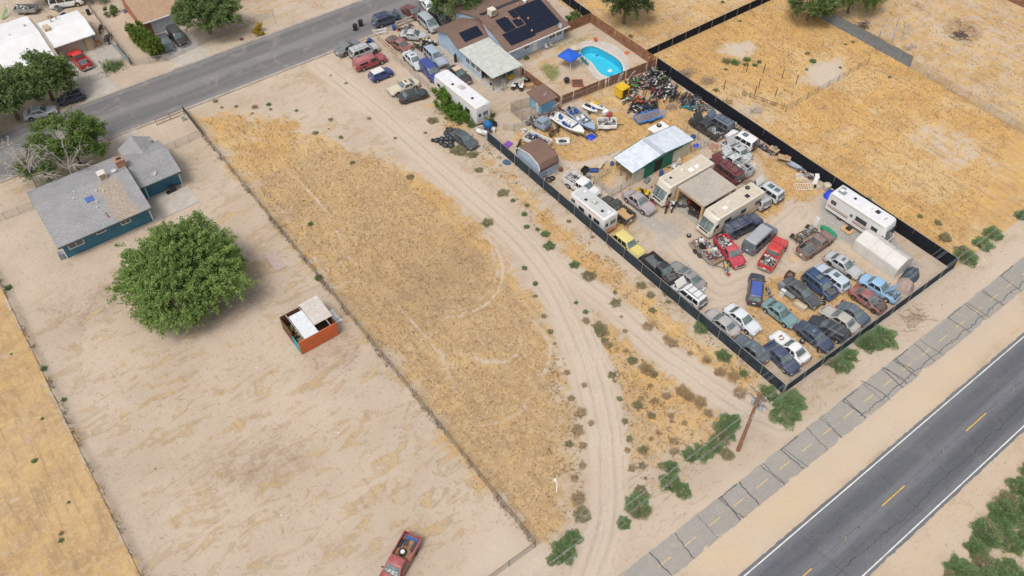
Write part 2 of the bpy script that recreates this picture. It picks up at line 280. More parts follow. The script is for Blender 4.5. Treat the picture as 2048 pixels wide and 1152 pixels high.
SHRUBS = [(27.2,105.6,.45,'o'),(28.8,104.1,.4,'o'),(26.7,107.2,.4,'o'),(31.0,102.5,.5,'b'),(32.7,102.0,.55,'g'),(32.2,100.9,.4,'o'),(35.4,97.9,.4,'g'),(29.8,101.3,.35,'b'),(34.7,91.9,.45,'o'),(38.3,93.4,.5,'o'),
(36.8,91.8,.3,'o'),(36.2,83.6,.45,'o'),(37.4,88.8,.4,'o'),(42.5,90.2,.35,'b'),(43.5,84.3,.4,'o'),(47.3,82.8,.4,'o'),(50.0,84.6,.55,'b'),(49.7,84.1,.75,'o'),(40.6,76.0,.55,'o'),(44.0,99.6,.35,'o'),
(43.5,102.8,.3,'o'),(48.6,71.9,.7,'o'),(43.9,63.2,.7,'o'),(48.6,66.0,.75,'o'),(48.3,61.3,.6,'g'),(47.5,59.4,.7,'g'),(48.1,58.3,.45,'g'),(48.1,57.2,.6,'g'),(47.6,54.8,.75,'g'),(42.7,53.9,.55,'g'),
(42.0,51.2,.55,'g'),(41.2,49.8,.35,'o'),(47.7,50.9,.6,'g'),(48.3,48.6,.95,'o'),(44.3,45.9,.4,'g'),(44.1,44.3,.5,'g'),(43.6,43.3,.7,'b'),(43.9,41.8,.8,'o'),(43.5,41.2,.75,'o'),(39.3,44.3,.6,'o'),
(38.4,42.8,.5,'b'),(39.7,46.7,.5,'b'),(43.3,39.9,.45,'o'),(43.0,39.3,.5,'b'),(41.0,36.1,.8,'o'),(40.5,34.9,.5,'b'),(47.7,43.2,.8,'o'),(52.3,43.4,.55,'o'),(51.9,41.8,.5,'o'),(48.7,44.7,.4,'o'),
(52.9,52.8,.4,'o'),(53.6,58.5,.4,'g'),(51.9,56.9,.3,'o'),(54.9,56.3,.3,'o'),(37.4,36.8,.6,'b'),(37.3,39.3,.7,'b'),(35.3,36.0,.7,'b'),(34.7,34.1,.8,'b'),(33.5,32.8,.85,'b'),(32.6,31.2,.7,'b'),
(30.9,29.6,.7,'b'),(29.7,28.5,.7,'b'),(28.4,26.7,.75,'b'),(27.3,25.3,.9,'o'),(25.4,24.1,1.0,'g'),(23.7,23.6,1.1,'g'),(22.7,23.8,.7,'g'),(31.6,31.9,.5,'o'),(34.8,32.5,.4,'b'),(53.8,40.8,.6,'g'),
(52.9,39.8,.5,'o'),(50.3,40.1,.6,'o'),(48.6,38.2,.8,'b'),(48.9,34.9,.9,'b'),(48.7,35.9,.7,'b'),(49.7,32.9,.6,'b'),(50.3,31.2,.8,'b'),(50.6,29.3,.8,'b'),(51.2,27.6,.8,'b'),(45.8,39.4,.55,'b'),
(44.4,37.4,.6,'b'),(43.8,36.1,.75,'o'),(44.1,34.6,.8,'b'),(44.4,33.6,.7,'b'),(44.4,33.0,.7,'o'),(46.8,41.3,.4,'b'),(43.2,32.4,.5,'b'),(43.5,30.5,.6,'b'),(45.5,30.0,.8,'b'),(45.5,28.6,.85,'b'),
(45.7,27.5,.9,'b'),(45.8,26.1,.7,'b'),(40.6,29.6,.5,'o'),(40.1,31.5,.55,'o'),(38.1,30.4,.5,'o'),(39.3,32.9,.55,'o'),(41.0,31.7,.5,'b'),(42.3,30.7,.5,'b'),(42.1,28.4,.4,'b'),(43.0,27.0,.5,'b'),
(39.8,27.4,.5,'b'),(38.5,27.4,.4,'b'),(40.5,25.9,.6,'b'),(37.1,27.1,.5,'o'),(39.1,25.2,.6,'b'),(39.9,24.6,.7,'b'),(36.9,28.7,.45,'o'),(35.6,27.9,.45,'b'),(34.9,26.2,.5,'b'),(35.7,25.9,.55,'o'),
(35.4,24.8,.3,'o'),(45.5,23.3,1.4,'g'),(46.4,23.8,1.1,'g'),(44.6,23.2,1.0,'o'),(41.7,23.2,.9,'g'),(43.0,23.1,.9,'g'),(42.4,22.3,.5,'o'),(43.5,21.4,.75,'o'),(40.2,23.6,.9,'g'),(38.1,23.8,.85,'g'),
(37.3,24.7,.7,'o'),(37.0,22.9,.95,'g'),(37.2,21.1,.9,'g'),(33.7,23.7,.6,'o'),(34.2,23.0,.55,'b'),(32.6,23.0,1.2,'g'),(32.0,22.5,.9,'o'),(33.1,21.7,.5,'o'),(30.2,22.1,.75,'g'),(41.6,27.7,.4,'b'),
(52.1,21.3,1.6,'g'),(53.5,21.8,1.3,'g'),(52.7,24.0,1.0,'g'),(51.4,23.8,.6,'b'),(49.9,25.7,.9,'b'),(52.5,27.4,.8,'g'),(52.1,30.7,.55,'g'),(53.0,34.8,.95,'g'),(52.4,30.0,.7,'g'),(55.7,31.4,.55,'g'),
(66.3,21.7,1.5,'g'),(68.5,21.4,1.5,'g'),(66.2,22.6,1.1,'o'),(61.9,22.0,1.3,'g'),(63.3,21.8,1.2,'g'),(60.8,22.8,.9,'o'),(87.0,22.8,1.3,'g'),(87.2,23.6,1.1,'o'),(90.2,23.2,1.3,'g'),(93.1,22.9,1.1,'g'),
(93.0,22.2,.8,'g'),(98.2,23.0,.8,'g'),(99.3,22.8,.9,'g'),(87.5,26.6,.7,'o'),(86.0,36.9,.6,'g'),(89.3,28.3,.7,'o'),(88.3,30.5,.5,'o'),(93.9,69.2,.7,'o'),(94.4,68.3,.6,'g'),(96.3,67.8,.8,'g'),
(95.6,66.6,.7,'g'),(97.6,65.9,.6,'g'),(96.2,65.9,.45,'g'),(92.2,67.9,.35,'o'),(87.0,65.2,.6,'o'),(104.0,76.0,.5,'g'),(105.8,81.3,.5,'g'),(105.2,63.0,.5,'o'),(104.5,61.2,.5,'g'),(101.9,60.5,.4,'g'),
(106.2,57.8,.4,'g'),(110.5,51.3,.35,'g'),(112.0,61.0,.3,'o'),(113.3,60.8,.3,'o'),(99.9,78.2,.5,'g'),(98.5,78.7,.4,'g'),(86.9,83.5,.6,'o'),(22.2,67.4,.5,'g'),(25.6,76.2,.35,'g'),(27.3,80.7,.25,'o'),
(11.2,99.5,.2,'o'),(-8.0,68.8,.4,'g'),(-8.1,73.7,.35,'g'),(-12.6,62.9,.3,'g'),(-10.6,67.6,.25,'g'),(-11.2,56.5,.3,'g'),(-13.0,53.8,.3,'o'),(-12.9,53.2,.25,'g'),(-7.8,88.1,.4,'g'),(-10.6,78.1,.2,'g'),
(51.7,83.7,.5,'g'),(48.8,64.4,.4,'g'),(49.5,62.7,.35,'g')]
VEHICLES = [
  ('sedan', 'grey', '', 48.78, 106.79, 13, 4.42, 'grey coupe parked on the sand beside the street'),
  ('suv', 'silver', 'rack', 50.34, 104.40, -1, 4.70, 'silver lifted four by four with roof rack beside a red camper pickup'),
  ('shell', 'crimson', '', 49.56, 101.39, -3, 5.23, 'red pickup with a matching camper shell on the sand lot'),
  ('mini', 'royal', 'whiteroof', 49.24, 97.69, -0, 3.63, 'small royal blue hatchback with a white roof'),
  ('oldcoupe', 'cream', 'sunroof', 50.27, 93.00, 176, 4.76, 'cream two door classic coupe with brown roof panel'),
  ('sedan', 'blackgreen', '', 50.22, 90.38, -12, 4.45, 'black green sedan beside the cream classic coupe'),
  ('minivan', 'navy', 'rack,hood', 57.78, 109.96, -4, 4.68, 'dark blue minivan with hood raised at the street kerb'),
  ('coupe', 'maroon', 'bay', 62.34, 109.26, -83, 4.37, 'dark red coupe without hood parked at the street'),
  ('minivan', 'silver2', '', 62.55, 104.88, -93, 4.64, 'silver grey minivan in front of the pale blue house'),
  ('coupe', 'silver', '', 58.86, 103.49, -45, 4.37, 'silver convertible style coupe inside the rail gate'),
  ('oldsedan', 'rustred', 'bay', 55.64, 102.89, 99, 4.84, 'rusty red classic sedan with its engine bay open'),
  ('sedan', 'palesilver', 'sunroof', 55.14, 97.81, -93, 4.85, 'pale silver sedan with black sunroof beside the light blue classic wagon'),
  ('oldwagon', 'paleblue', '', 58.26, 96.48, -94, 5.25, 'pale blue classic wagon by the house wall'),
  ('suv', 'royal', '', 55.53, 93.65, -96, 4.94, 'blue boxy four by four behind the white fifth wheel trailer'),
  ('oldsedan', 'black', 'creamroof', 58.46, 90.53, -89, 4.84, 'black classic car with cream roof beside the fifth wheel trailer'),
  ('sedan', 'slate', '', 50.50, 77.69, -84, 4.42, 'dark grey sedan amid black rubbish bags on the dirt track'),
  ('sedan', 'white', '', 65.56, 109.60, 77, 4.42, 'white car half hidden under the street tree'),
  ('suv', 'black', '', 64.77, 105.02, -86, 4.37, 'black four by four beside the silver minivan under the tree'),
  ('pickup', 'black', 'hood', 78.97, 59.25, 93, 5.38, 'black pickup with raised hood beside the metal pen'),
  ('suv', 'slateblue', 'rack,hood', 81.13, 58.91, 96, 4.37, 'slate blue four by four beside the black pickup'),
  ('suv', 'white', 'sunroof,spare', 80.90, 54.40, 97, 4.37, 'white compact four by four with spare wheel on its tail'),
  ('sedan', 'silver', 'sunroof,hood', 78.81, 53.30, 89, 4.65, 'silver sedan with raised hood and large sunroof'),
  ('pickup', 'camo', 'hood,rack2', 76.64, 51.59, 88, 5.57, 'white pickup with camouflage blotches and a bed rack'),
  ('suvl', 'maroon', 'hood,rack', 74.50, 51.39, 88, 5.43, 'maroon long four by four with raised hood beside the carport'),
  ('suv', 'silver', 'rack', 73.62, 45.38, 85, 4.37, 'silver four by four tucked behind the tan motorhome'),
  ('suv', 'palesilver', 'sunroof2,hood', 75.83, 45.26, 94, 4.37, 'pale silver four by four with white hood raised'),
  ('suvl', 'navyold', 'rack', 68.54, 42.72, -5, 5.67, 'old navy four by four with peeling hood beside the motorhome'),
  ('van', 'steel', '', 68.61, 39.94, 9, 5.58, 'steel blue passenger van with grey roof'),
  ('xpickup', 'red', 'load', 67.98, 37.20, 20, 5.78, 'bright red pickup with scrap metal in its bed'),
  ('pickup', 'crimson2', 'load', 63.96, 40.61, -105, 4.93, 'crimson small pickup beside the junk trailer'),
  ('pickup', 'rustblue', '', 73.35, 35.10, 1, 5.54, 'rusty brown and grey pickup beside the bare chassis'),
  ('sedan', 'silver', 'sunroof', 73.31, 30.88, -85, 4.52, 'silver sedan with sunroof beside the white arched shelter'),
  ('wagon', 'palewhite', 'sunroof', 70.58, 30.49, 88, 4.56, 'silver white long wagon with sunroof between blue four by four and silver sedan'),
  ('suv', 'blue', 'rack,bay,sunroof', 68.44, 30.42, -92, 4.45, 'blue four by four with stripped front and exposed engine'),
  ('sedan', 'charcoal', '', 65.91, 31.04, -90, 4.97, 'charcoal sedan beside the discarded appliances'),
  ('cross', 'darkblue', 'blueroof', 62.06, 34.66, 37, 4.80, 'dark crossover with bright blue roof'),
  ('oldsedan', 'skyblue', 'hood', 73.73, 25.94, -83, 4.84, 'light blue four door classic sedan with hood raised'),
  ('sedan', 'maroonfade', 'bay', 71.23, 25.66, -86, 4.42, 'faded maroon sedan with wrecked front by the black fence'),
  ('sedan', 'teal', 'sunroof', 61.52, 30.48, -88, 4.42, 'teal green sedan with sunroof'),
  ('sedan', 'champagne', '', 66.13, 25.71, 95, 4.55, 'champagne grey sedan between black hatchback and rounded blue compact'),
  ('beetle', 'slateblue', 'sunroof', 68.17, 25.38, -83, 3.81, 'slate blue rounded compact car with black sunroof'),
  ('wagon', 'blacknavy', '', 64.29, 25.59, 103, 4.56, 'black navy hatchback with red tail lamps near the fence'),
  ('sedan', 'navy', 'sunroof', 61.99, 25.89, -87, 4.62, 'navy sedan with wheels lying beside it'),
  ('oldcoupe', 'white', 'stain', 58.66, 26.53, 90, 4.74, 'white two door classic coupe with red stains on the hood'),
  ('sedan', 'navy2', 'spoiler', 56.50, 26.09, -95, 4.45, 'navy sedan with rear spoiler at the fence corner'),
  ('sedan', 'slateblue2', 'sunroof', 54.47, 28.96, 94, 4.42, 'slate sedan with sunroof against the dark fence'),
  ('sedan', 'pinksilver', '', 54.56, 33.50, 93, 4.42, 'warm silver sedan against the dark fence'),
  ('sedan', 'palewhite2', '', 57.39, 32.44, -88, 4.67, 'pearl white sedan alone on open gravel'),
  ('suv', 'white2', 'rack,hood', 54.66, 38.78, 93, 4.37, 'white four by four with raised hood against the dark fence'),
  ('coupe', 'warmgrey', 'sunroof', 57.09, 41.06, 93, 4.94, 'warm grey large coupe with loose white bumper behind it'),
  ('pickup', 'black', 'bay', 54.84, 43.55, -92, 4.93, 'black small truck with bare engine against the fence'),
  ('oldwagon', 'yellow', '', 54.57, 48.88, -89, 4.65, 'pale yellow classic wagon against the fence'),
  ('pickup', 'black2', 'tanbed', 57.90, 54.49, 93, 5.22, 'black pickup with tan bed floor beside the white travel trailer'),
  ('xpickup', 'white', 'rack2', 57.20, 60.41, -80, 5.29, 'white extended cab pickup with white pipe rack'),
  ('oldsedan', 'faded', '', 61.24, 53.77, -87, 4.84, 'faded grey classic sedan with rust speckles beside yellow quad bike'),
  ('pickup', 'red2', '', 14.44, 128.61, 95, 5.42, 'bright red pickup on the concrete driveway'),
  ('mini', 'darkblue', '', 10.27, 119.95, 171, 3.78, 'dark blue hatchback parked at the kerb under trees'),
  ('sedan', 'palesilver', '', 5.57, 119.19, -14, 4.42, 'silver sedan parked at the kerb under trees'),
  ('suv', 'black', '', 28.89, 125.43, -90, 4.94, 'black four by four on the driveway beside the hedge'),
  ('sedan', 'slate', '', 26.76, 125.20, -95, 4.80, 'dark grey sedan beside the green conifer hedge'),
  ('van', 'white', '', 18.27, 146.39, -20, 5.12, 'white van in the back yard beyond the white roof'),
  ('pickup', 'redold', 'spare', 10.95, 31.67, -152, 5.51, 'old red pickup with spare wheel lying in its bed'),]
# ---------------------------------------------------------------- ground sheet with region masks
def axis(a, b, st, far):
    core = list(np.arange(a, b+.01, st)); lo, hi, d = [], [], st; x0, x1 = a, b
    while x0 > -far:
        d *= 1.45; x0 -= d; x1 += d; lo.append(x0); hi.append(x1)
    return np.array(lo[::-1]+core+hi)
gx, gy = axis(-24, 152, .36, 4000), axis(-10, 162, .36, 4000)
GX, GY = np.meshgrid(gx, gy, indexing='ij')
P2 = np.stack([GX.ravel(), GY.ravel()], 1)
def seg_dist(P, a, b):
    a, b = np.array(a), np.array(b); ab = b-a; t = np.clip(((P-a)@ab)/max(ab@ab, 1e-9), 0, 1)
    return np.hypot(*(P-a-t[:, None]*ab).T)
def sdist(P, poly):
    """signed distance, positive inside"""
    d = np.full(len(P), 1e9); ins = np.zeros(len(P), bool); n = len(poly)
    for i in range(n):
        a, b = poly[i], poly[(i+1) % n]; d = np.minimum(d, seg_dist(P, a, b))
        c = (a[1] > P[:, 1]) != (b[1] > P[:, 1])
        if b[1] != a[1]: ins ^= c & (P[:, 0] < (b[0]-a[0])*(P[:, 1]-a[1])/(b[1]-a[1])+a[0])
    return np.where(ins, d, -d)
def vnoise(P, s, seed):
    """smooth value noise"""
    r = np.random.RandomState(seed).rand(256, 256); q = P/s; i = np.floor(q).astype(int); f = q-i; f = f*f*(3-2*f)
    g = lambda a, b: r[(i[:, 0]+a) % 256, (i[:, 1]+b) % 256]
    return (g(0, 0)*(1-f[:, 0])+g(1, 0)*f[:, 0])*(1-f[:, 1])+(g(0, 1)*(1-f[:, 0])+g(1, 1)*f[:, 0])*f[:, 1]
NZ = vnoise(P2, 3.1, 1)*.6+vnoise(P2, 1.2, 2)*.4-.5
ch = {k: np.zeros(len(P2)) for k in 'gsdvlo'}
# the open dry lots: east of the dark fence and the far lot behind the grey screen
ch['g'] = np.where((P2[:, 0] > 84) & (P2[:, 1] > 22.5), np.where(P2[:, 0] > 114.6, .62, 1.05), ch['g'])
ch['g'] = np.where((P2[:, 0] > 84.5) & (P2[:, 1] > 77), .72, ch['g'])
ch['g'] = np.where((P2[:, 1] > 124) & (P2[:, 0] > 34), .35, ch['g'])
for c, st, soft, poly in REGIONS:
    xs, ys = [p[0] for p in poly], [p[1] for p in poly]; mg = soft*2+1
    k = np.where((P2[:, 0] > min(xs)-mg) & (P2[:, 0] < max(xs)+mg) & (P2[:, 1] > min(ys)-mg) & (P2[:, 1] < max(ys)+mg))[0]
    d = sdist(P2[k], poly)+NZ[k]*soft*1.6
    v = np.clip(d/soft*.5+.5, 0, 1)*st
    if c == 's': ch['g'][k] *= 1-v
    ch[c][k] = np.maximum(ch[c][k], v)
LAT = np.zeros(len(P2)); LATW = np.zeros(len(P2))
for c, st, wd, pl in TRACKS:
    # smooth polyline
    pts = [Vector(p) for p in pl]; sm = []
    for i in range(len(pts)-1):
        p0, p1, p2, p3 = pts[max(i-1, 0)], pts[i], pts[i+1], pts[min(i+2, len(pts)-1)]
        for t in (0, .34, .67):
            sm.append(.5*((2*p1)+(p2-p0)*t+(2*p0-5*p1+4*p2-p3)*t*t+(3*p1-p0-3*p2+p3)*t**3))
    sm.append(pts[-1])
    xs, ys = [p[0] for p in sm], [p[1] for p in sm]; mg = wd+3
    k = np.where((P2[:, 0] > min(xs)-mg) & (P2[:, 0] < max(xs)+mg) & (P2[:, 1] > min(ys)-mg) & (P2[:, 1] < max(ys)+mg))[0]
    d = np.full(len(k), 1e9)
    sg = np.zeros(len(k))
    for i in range(len(sm)-1):
        di = seg_dist(P2[k], sm[i], sm[i+1]); a_, b_ = np.array(sm[i]), np.array(sm[i+1]); cr = np.sign((b_[0]-a_[0])*(P2[k][:, 1]-a_[1])-(b_[1]-a_[1])*(P2[k][:, 0]-a_[0])); sg = np.where(di < d, cr, sg); d = np.minimum(d, di)
    if wd > 1.2: lw = np.clip((wd*1.5-d)/.8, 0, 1); up_ = lw > LATW[k]; LAT[k] = np.where(up_, d*sg, LAT[k]); LATW[k] = np.maximum(LATW[k], lw)
    v = np.clip((wd*1.25-d+NZ[k]*wd*.7)/(wd*.6+.15), 0, 1)*st
    ch['g'][k] *= 1-v; ch['s'][k] = np.maximum(ch['s'][k], v); ch['d'][k] *= 1-v*.7
GZ = (vnoise(P2, 9, 3)-.5)*.05+(vnoise(P2, 1.6, 4)-.5)*.035
flat = ((P2[:, 1] > 107) & (P2[:, 1] < 119.5)) | ((P2[:, 1] > 3.5) & (P2[:, 1] < 19.5))
GZ = np.where(flat, -.03, GZ-.035)
# the pool is a hole in the ground
POOL = [(77.3, 84.6), (78.6, 85.3), (79.9, 84.9), (80.5, 83.4), (80.75, 81.6), (80.8, 80.2), (80.5, 78.6), (79.4, 77.0), (78.2, 76.35), (77.1, 76.5), (76.4, 77.3), (76.15, 78.5), (76.5, 80.0), (76.95, 81.4), (76.95, 82.8)]
nx, ny = len(gx), len(gy)
I = np.arange(nx*ny).reshape(nx, ny)
Q = np.stack([I[:-1, :-1], I[1:, :-1], I[1:, 1:], I[:-1, 1:]], -1).reshape(-1, 4)
near = (np.abs(P2[Q[:, 0], 0]-78.6) < 5) & (np.abs(P2[Q[:, 0], 1]-81) < 7)
cen = P2[Q].mean(1); keep = np.ones(len(Q), bool); kk = np.where(near)[0]
keep[kk] = sdist(cen[kk], POOL) < -.35
Q = Q[keep]
a1 = np.stack([ch['g'], ch['s'], ch['v'], ch['d']], 1); rich = np.clip(np.where((P2[:, 0] > 84) & (P2[:, 0] < 114.6), 1., np.where(P2[:, 0] < -8, .35, np.where(P2[:, 0] > 53.5, .75, np.where((P2[:, 0] > 40) | (P2[:, 1] > 88), .7, .12))))+NZ*.5, 0, 1)
a2 = np.stack([ch['l'], ch['o'], rich, np.ones(len(P2))], 1); a3 = np.stack([LAT, LATW, 0*LAT, np.ones(len(P2))], 1)
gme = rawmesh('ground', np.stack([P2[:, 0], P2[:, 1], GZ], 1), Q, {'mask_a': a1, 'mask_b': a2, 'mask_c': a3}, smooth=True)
def ground_material():
    m, t, b = newmat('dry_ground'); p = wpos(t)
    def attr(n):
        a = nd(t, 'ShaderNodeAttribute', attribute_name=n); s = nd(t, 'ShaderNodeSeparateColor'); t.links.new(a.outputs['Color'], s.inputs[0]); return s.outputs, a.outputs['Alpha']
    (g, s, v), d = attr('mask_a'); (l, o, _), _u = attr('mask_b'); (lat, latw, _z), _v = attr('mask_c')
    big = noise(t, p, .12, 5, .6); med = noise(t, p, .55, 6, .7); fine = noise(t, p, 2.6, 6, .75); vf = noise(t, p, 9, 5, .75); vf2 = noise(t, p, 15, 4, .8)
    streak = noise(t, p, .9, 6, .75, ((1.7, .22, 1), 0))                 # plough lines along the lots
    arcs = noise(t, p, .42, 8, .66, ((.62, 1.5, 1), 12), 1.1)            # wind-blown patches
    # sand
    sand = mixc(t, ramp(t, big, .3, .7), (.505, .412, .322), (.44, .352, .268))
    sand = mixc(t, mth(t, 'MULTIPLY', ramp(t, med, .50, .72), .4), sand, (.40, .31, .235))
    bigp = ramp(t, mth(t, 'ADD', noise(t, p, .06, 3), mth(t, 'MULTIPLY', g, .25)), .42, .62)
    rim = mth(t, 'MULTIPLY', mth(t, 'MULTIPLY', ramp(t, arcs, .545, .565), bigp), .75); inn = mth(t, 'MULTIPLY', mth(t, 'MULTIPLY', ramp(t, arcs, .575, .605), bigp), .85)
    off = mth(t, 'SUBTRACT', 1., ramp(t, s, .15, .5))
    sand = mixc(t, mth(t, 'MULTIPLY', rim, off), sand, (.31, .24, .165)); sand = mixc(t, mth(t, 'MULTIPLY', inn, off), sand, (.50, .375, .23))
    sand = mixc(t, mth(t, 'MULTIPLY', mth(t, 'MULTIPLY', ramp(t, fine, .585, .615), ramp(t, med, .36, .52)), mth(t, 'MULTIPLY', off, .8)), sand, (.27, .205, .15))
    sand = mixc(t, mth(t, 'MULTIPLY', ramp(t, vf, .58, .66), .28), sand, (.30, .235, .18))
    sand = mixc(t, mth(t, 'MULTIPLY', s, .8), sand, mixc(t, ramp(t, fine, .35, .65), (.505, .418, .33), (.55, .462, .37)))
    sand = mixc(t, mth(t, 'MULTIPLY', o, ramp(t, big, .2, .6)), sand, (.58, .44, .28))
    # wheel ruts running along the dirt tracks
    cmb = nd(t, 'ShaderNodeCombineXYZ'); t.links.new(lat, cmb.inputs[0]); t.links.new(mth(t, 'MULTIPLY', big, 3.), cmb.inputs[1]); rutn = noise(t, cmb.outputs[0], 2.3, 4, .7)
    rut = mth(t, 'SUBTRACT', 1., ramp(t, mth(t, 'ABSOLUTE', mth(t, 'SUBTRACT', mth(t, 'ABSOLUTE', lat), .75)), .05, .45))
    rutf = mth(t, 'MULTIPLY', latw, mth(t, 'ADD', mth(t, 'MULTIPLY', ramp(t, rutn, .50, .60), .45), mth(t, 'MULTIPLY', mth(t, 'MULTIPLY', rut, ramp(t, big, .3, .6)), .35)))
    sand = mixc(t, rutf, sand, (.40, .315, .24))
    # grass
    patch = noise(t, p, .23, 6, .68, None, .5); p2 = noise(t, p, 1.1, 7, .78, None, .4)
    dull = mixc(t, ramp(t, patch, .38, .62), (.44, .30, .155), (.35, .24, .135)); rich = mixc(t, ramp(t, patch, .36, .64), (.56, .345, .125), (.46, .27, .105))
    gold = mixc(t, _, dull, rich)
    gold = mixc(t, mth(t, 'MULTIPLY', ramp(t, p2, .47, .60), mth(t, 'SUBTRACT', .75, mth(t, 'MULTIPLY', _, .35))), gold, mixc(t, _, (.53, .39, .22), (.62, .42, .18)))
    gold = mixc(t, mth(t, 'MULTIPLY', mth(t, 'MULTIPLY', ramp(t, mth(t, 'ADD', mth(t, 'MULTIPLY', noise(t, p, .09, 5, .6, None, .8), .7), mth(t, 'MULTIPLY', med, .3)), .47, .60), _), .6), gold, (.60, .455, .26))
    gold = mixc(t, mth(t, 'MULTIPLY', ramp(t, streak, .52, .60), .55), gold, (.285, .20, .125))
    gold = mixc(t, mth(t, 'MULTIPLY', ramp(t, med, .56, .66), .5), gold, (.30, .205, .125))
    gold = mixc(t, mth(t, 'MULTIPLY', ramp(t, fine, .53, .60), mth(t, 'SUBTRACT', .62, mth(t, 'MULTIPLY', _, .42))), gold, (.50, .41, .30))
    gold = mixc(t, mth(t, 'MULTIPLY', ramp(t, vf, .55, .62), mth(t, 'SUBTRACT', .55, mth(t, 'MULTIPLY', _, .35))), gold, (.23, .155, .085))
    gold = mixc(t, mth(t, 'MULTIPLY', ramp(t, vf2, .57, .64), .4), gold, (.60, .44, .22))
    # coverage: mask plus multi-scale noise, sharp at the patch edge
    mixn = mth(t, 'ADD', mth(t, 'MULTIPLY', arcs, .32), mth(t, 'ADD', mth(t, 'MULTIPLY', p2, .30), mth(t, 'ADD', mth(t, 'MULTIPLY', fine, .22), mth(t, 'MULTIPLY', streak, .16))))
    cov = mth(t, 'ADD', g, mth(t, 'MULTIPLY', mth(t, 'SUBTRACT', mixn, .5), 5.0))
    cov = mth(t, 'MULTIPLY', ramp(t, cov, .32, .78), ramp(t, g, .02, .3))
    c = mixc(t, cov, sand, gold)
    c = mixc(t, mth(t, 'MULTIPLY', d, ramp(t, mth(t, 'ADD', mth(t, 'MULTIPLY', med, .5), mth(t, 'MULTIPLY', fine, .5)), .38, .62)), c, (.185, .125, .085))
    grav = mixc(t, ramp(t, vf, .4, .62), (.24, .225, .205), (.46, .43, .39))
    c = mixc(t, mth(t, 'MULTIPLY', v, ramp(t, mth(t, 'ADD', v, mth(t, 'SUBTRACT', fine, .5)), .35, .7)), c, grav)
    c = mixc(t, mth(t, 'MULTIPLY', l, ramp(t, mth(t, 'ADD', l, mth(t, 'MULTIPLY', mth(t, 'SUBTRACT', fine, .5), 2.)), .5, .9)), c, (.14, .17, .045))
    t.links.new(c, b.inputs['Base Color']); b.inputs['Roughness'].default_value = .95; b.inputs['Specular IOR Level'].default_value = .1
    h = mth(t, 'ADD', mth(t, 'MULTIPLY', fine, .7), mth(t, 'MULTIPLY', vf, .35)); bump(t, b, h, .8, .12)
    return m
tag(obj('ground', gme, ground_material()), kind='structure')

# dry grass tufts, real blades on the grassy parts
def tufts(n, seed):
    r = np.random.RandomState(seed); cx = r.uniform(-24, 150, n*3); cy = r.uniform(20, 150, n*3)
    ix = np.clip(np.searchsorted(gx, cx), 0, nx-1); iy = np.clip(np.searchsorted(gy, cy), 0, ny-1); k = I[ix, iy]
    nzz = vnoise(np.stack([cx, cy], 1), 1.1, 8)*.6+vnoise(np.stack([cx, cy], 1), .5, 9)*.4
    ok = (ch['g'][k]*(.35+nzz) > .42+r.rand(len(cx))*.35) & ~flat[k]
    # visible wedge only
    ok &= (np.abs(cx*.7975-cy*.6033) < .68*(cx*.6033+cy*.7975)+6)
    k = k[ok][:n]; return np.stack([cx[ok][:n], cy[ok][:n], GZ[k]-.01], 1), r
def blades(base, r, nb, hmin, hmax, wd):
    n = len(base); B = np.repeat(base, nb, 0); N = n*nb
    B[:, :2] += r.normal(0, .05, (N, 2)); a = r.rand(N)*2*PI; h = r.uniform(hmin, hmax, N); lean = r.uniform(.1, .7, N)*h; da = r.rand(N)*2*PI
    dx, dy = np.cos(a)*wd, np.sin(a)*wd
    v0 = B+np.stack([dx, dy, 0*a], 1); v1 = B-np.stack([dx, dy, 0*a], 1); v2 = B+np.stack([np.cos(da)*lean, np.sin(da)*lean, h], 1)
    V = np.stack([v0, v1, v2], 1).reshape(-1, 3); return V, np.arange(3*N).reshape(-1, 3)
DRY = M('dry_straw', (.58, .38, .15), .9, var=.4, scale=.6, spec=.1); DRYD = M('dry_stalk', (.27, .175, .085), .9, var=.4, scale=.8, spec=.1)
base, r_ = tufts(70000, 5); V, Q3 = blades(base, r_, 4, .06, .20, .022)
tag(obj('dry_grass', rawmesh('dry_grass', V, Q3), DRY), 'short golden dry grass covering the open lots', 'grass', kind='stuff')
base, r_ = tufts(36000, 6); V, Q3 = blades(base, r_, 4, .08, .26, .026)
tag(obj('dry_stalks', rawmesh('dry_stalks', V, Q3), DRYD), 'thin brown dead stalks among the dry grass of the open lots', 'grass', kind='stuff')
def weeds(ids, n, seed, hmin, hmax):
    r = np.random.RandomState(seed); out = []
    for i in ids:
        poly = np.array(REGIONS[i][3]); lo, hi = poly.min(0)-1, poly.max(0)+1; q = r.uniform(lo, hi, (n*4, 2)); cl = vnoise(q, 1.5, seed)*.6+vnoise(q, .6, seed+1)*.4
        ix = np.clip(np.searchsorted(gx, q[:, 0]), 0, nx-1); iy = np.clip(np.searchsorted(gy, q[:, 1]), 0, ny-1); sm_ = ch['s'][I[ix, iy]]
        q = q[(sdist(q, REGIONS[i][3]) > -.3) & (cl > .58) & (sm_ < .12)][:n]; out.append(np.concatenate([q, np.full((len(q), 1), -.03)], 1))
    base = np.concatenate(out); return blades(base, r, 14, hmin, hmax, .018)
V, Q3 = weeds((2, 3, 4), 620, 31, .08, .26)
tag(obj('dead_weeds', rawmesh('dead_weeds', V, Q3), M('weed_brown', (.40, .28, .15), .9, var=.4, scale=1.2, spec=.1)), 'ragged brown dead weeds beside the dirt tracks', 'weeds', kind='stuff')
V, Q3 = weeds((2, 3, 4, 11), 260, 33, .08, .24)
tag(obj('olive_weeds', rawmesh('olive_weeds', V, Q3), M('weed_olive', (.33, .31, .17), .9, var=.35, scale=1.2, spec=.1)), 'ragged olive weeds beside the dirt tracks', 'weeds', kind='stuff')

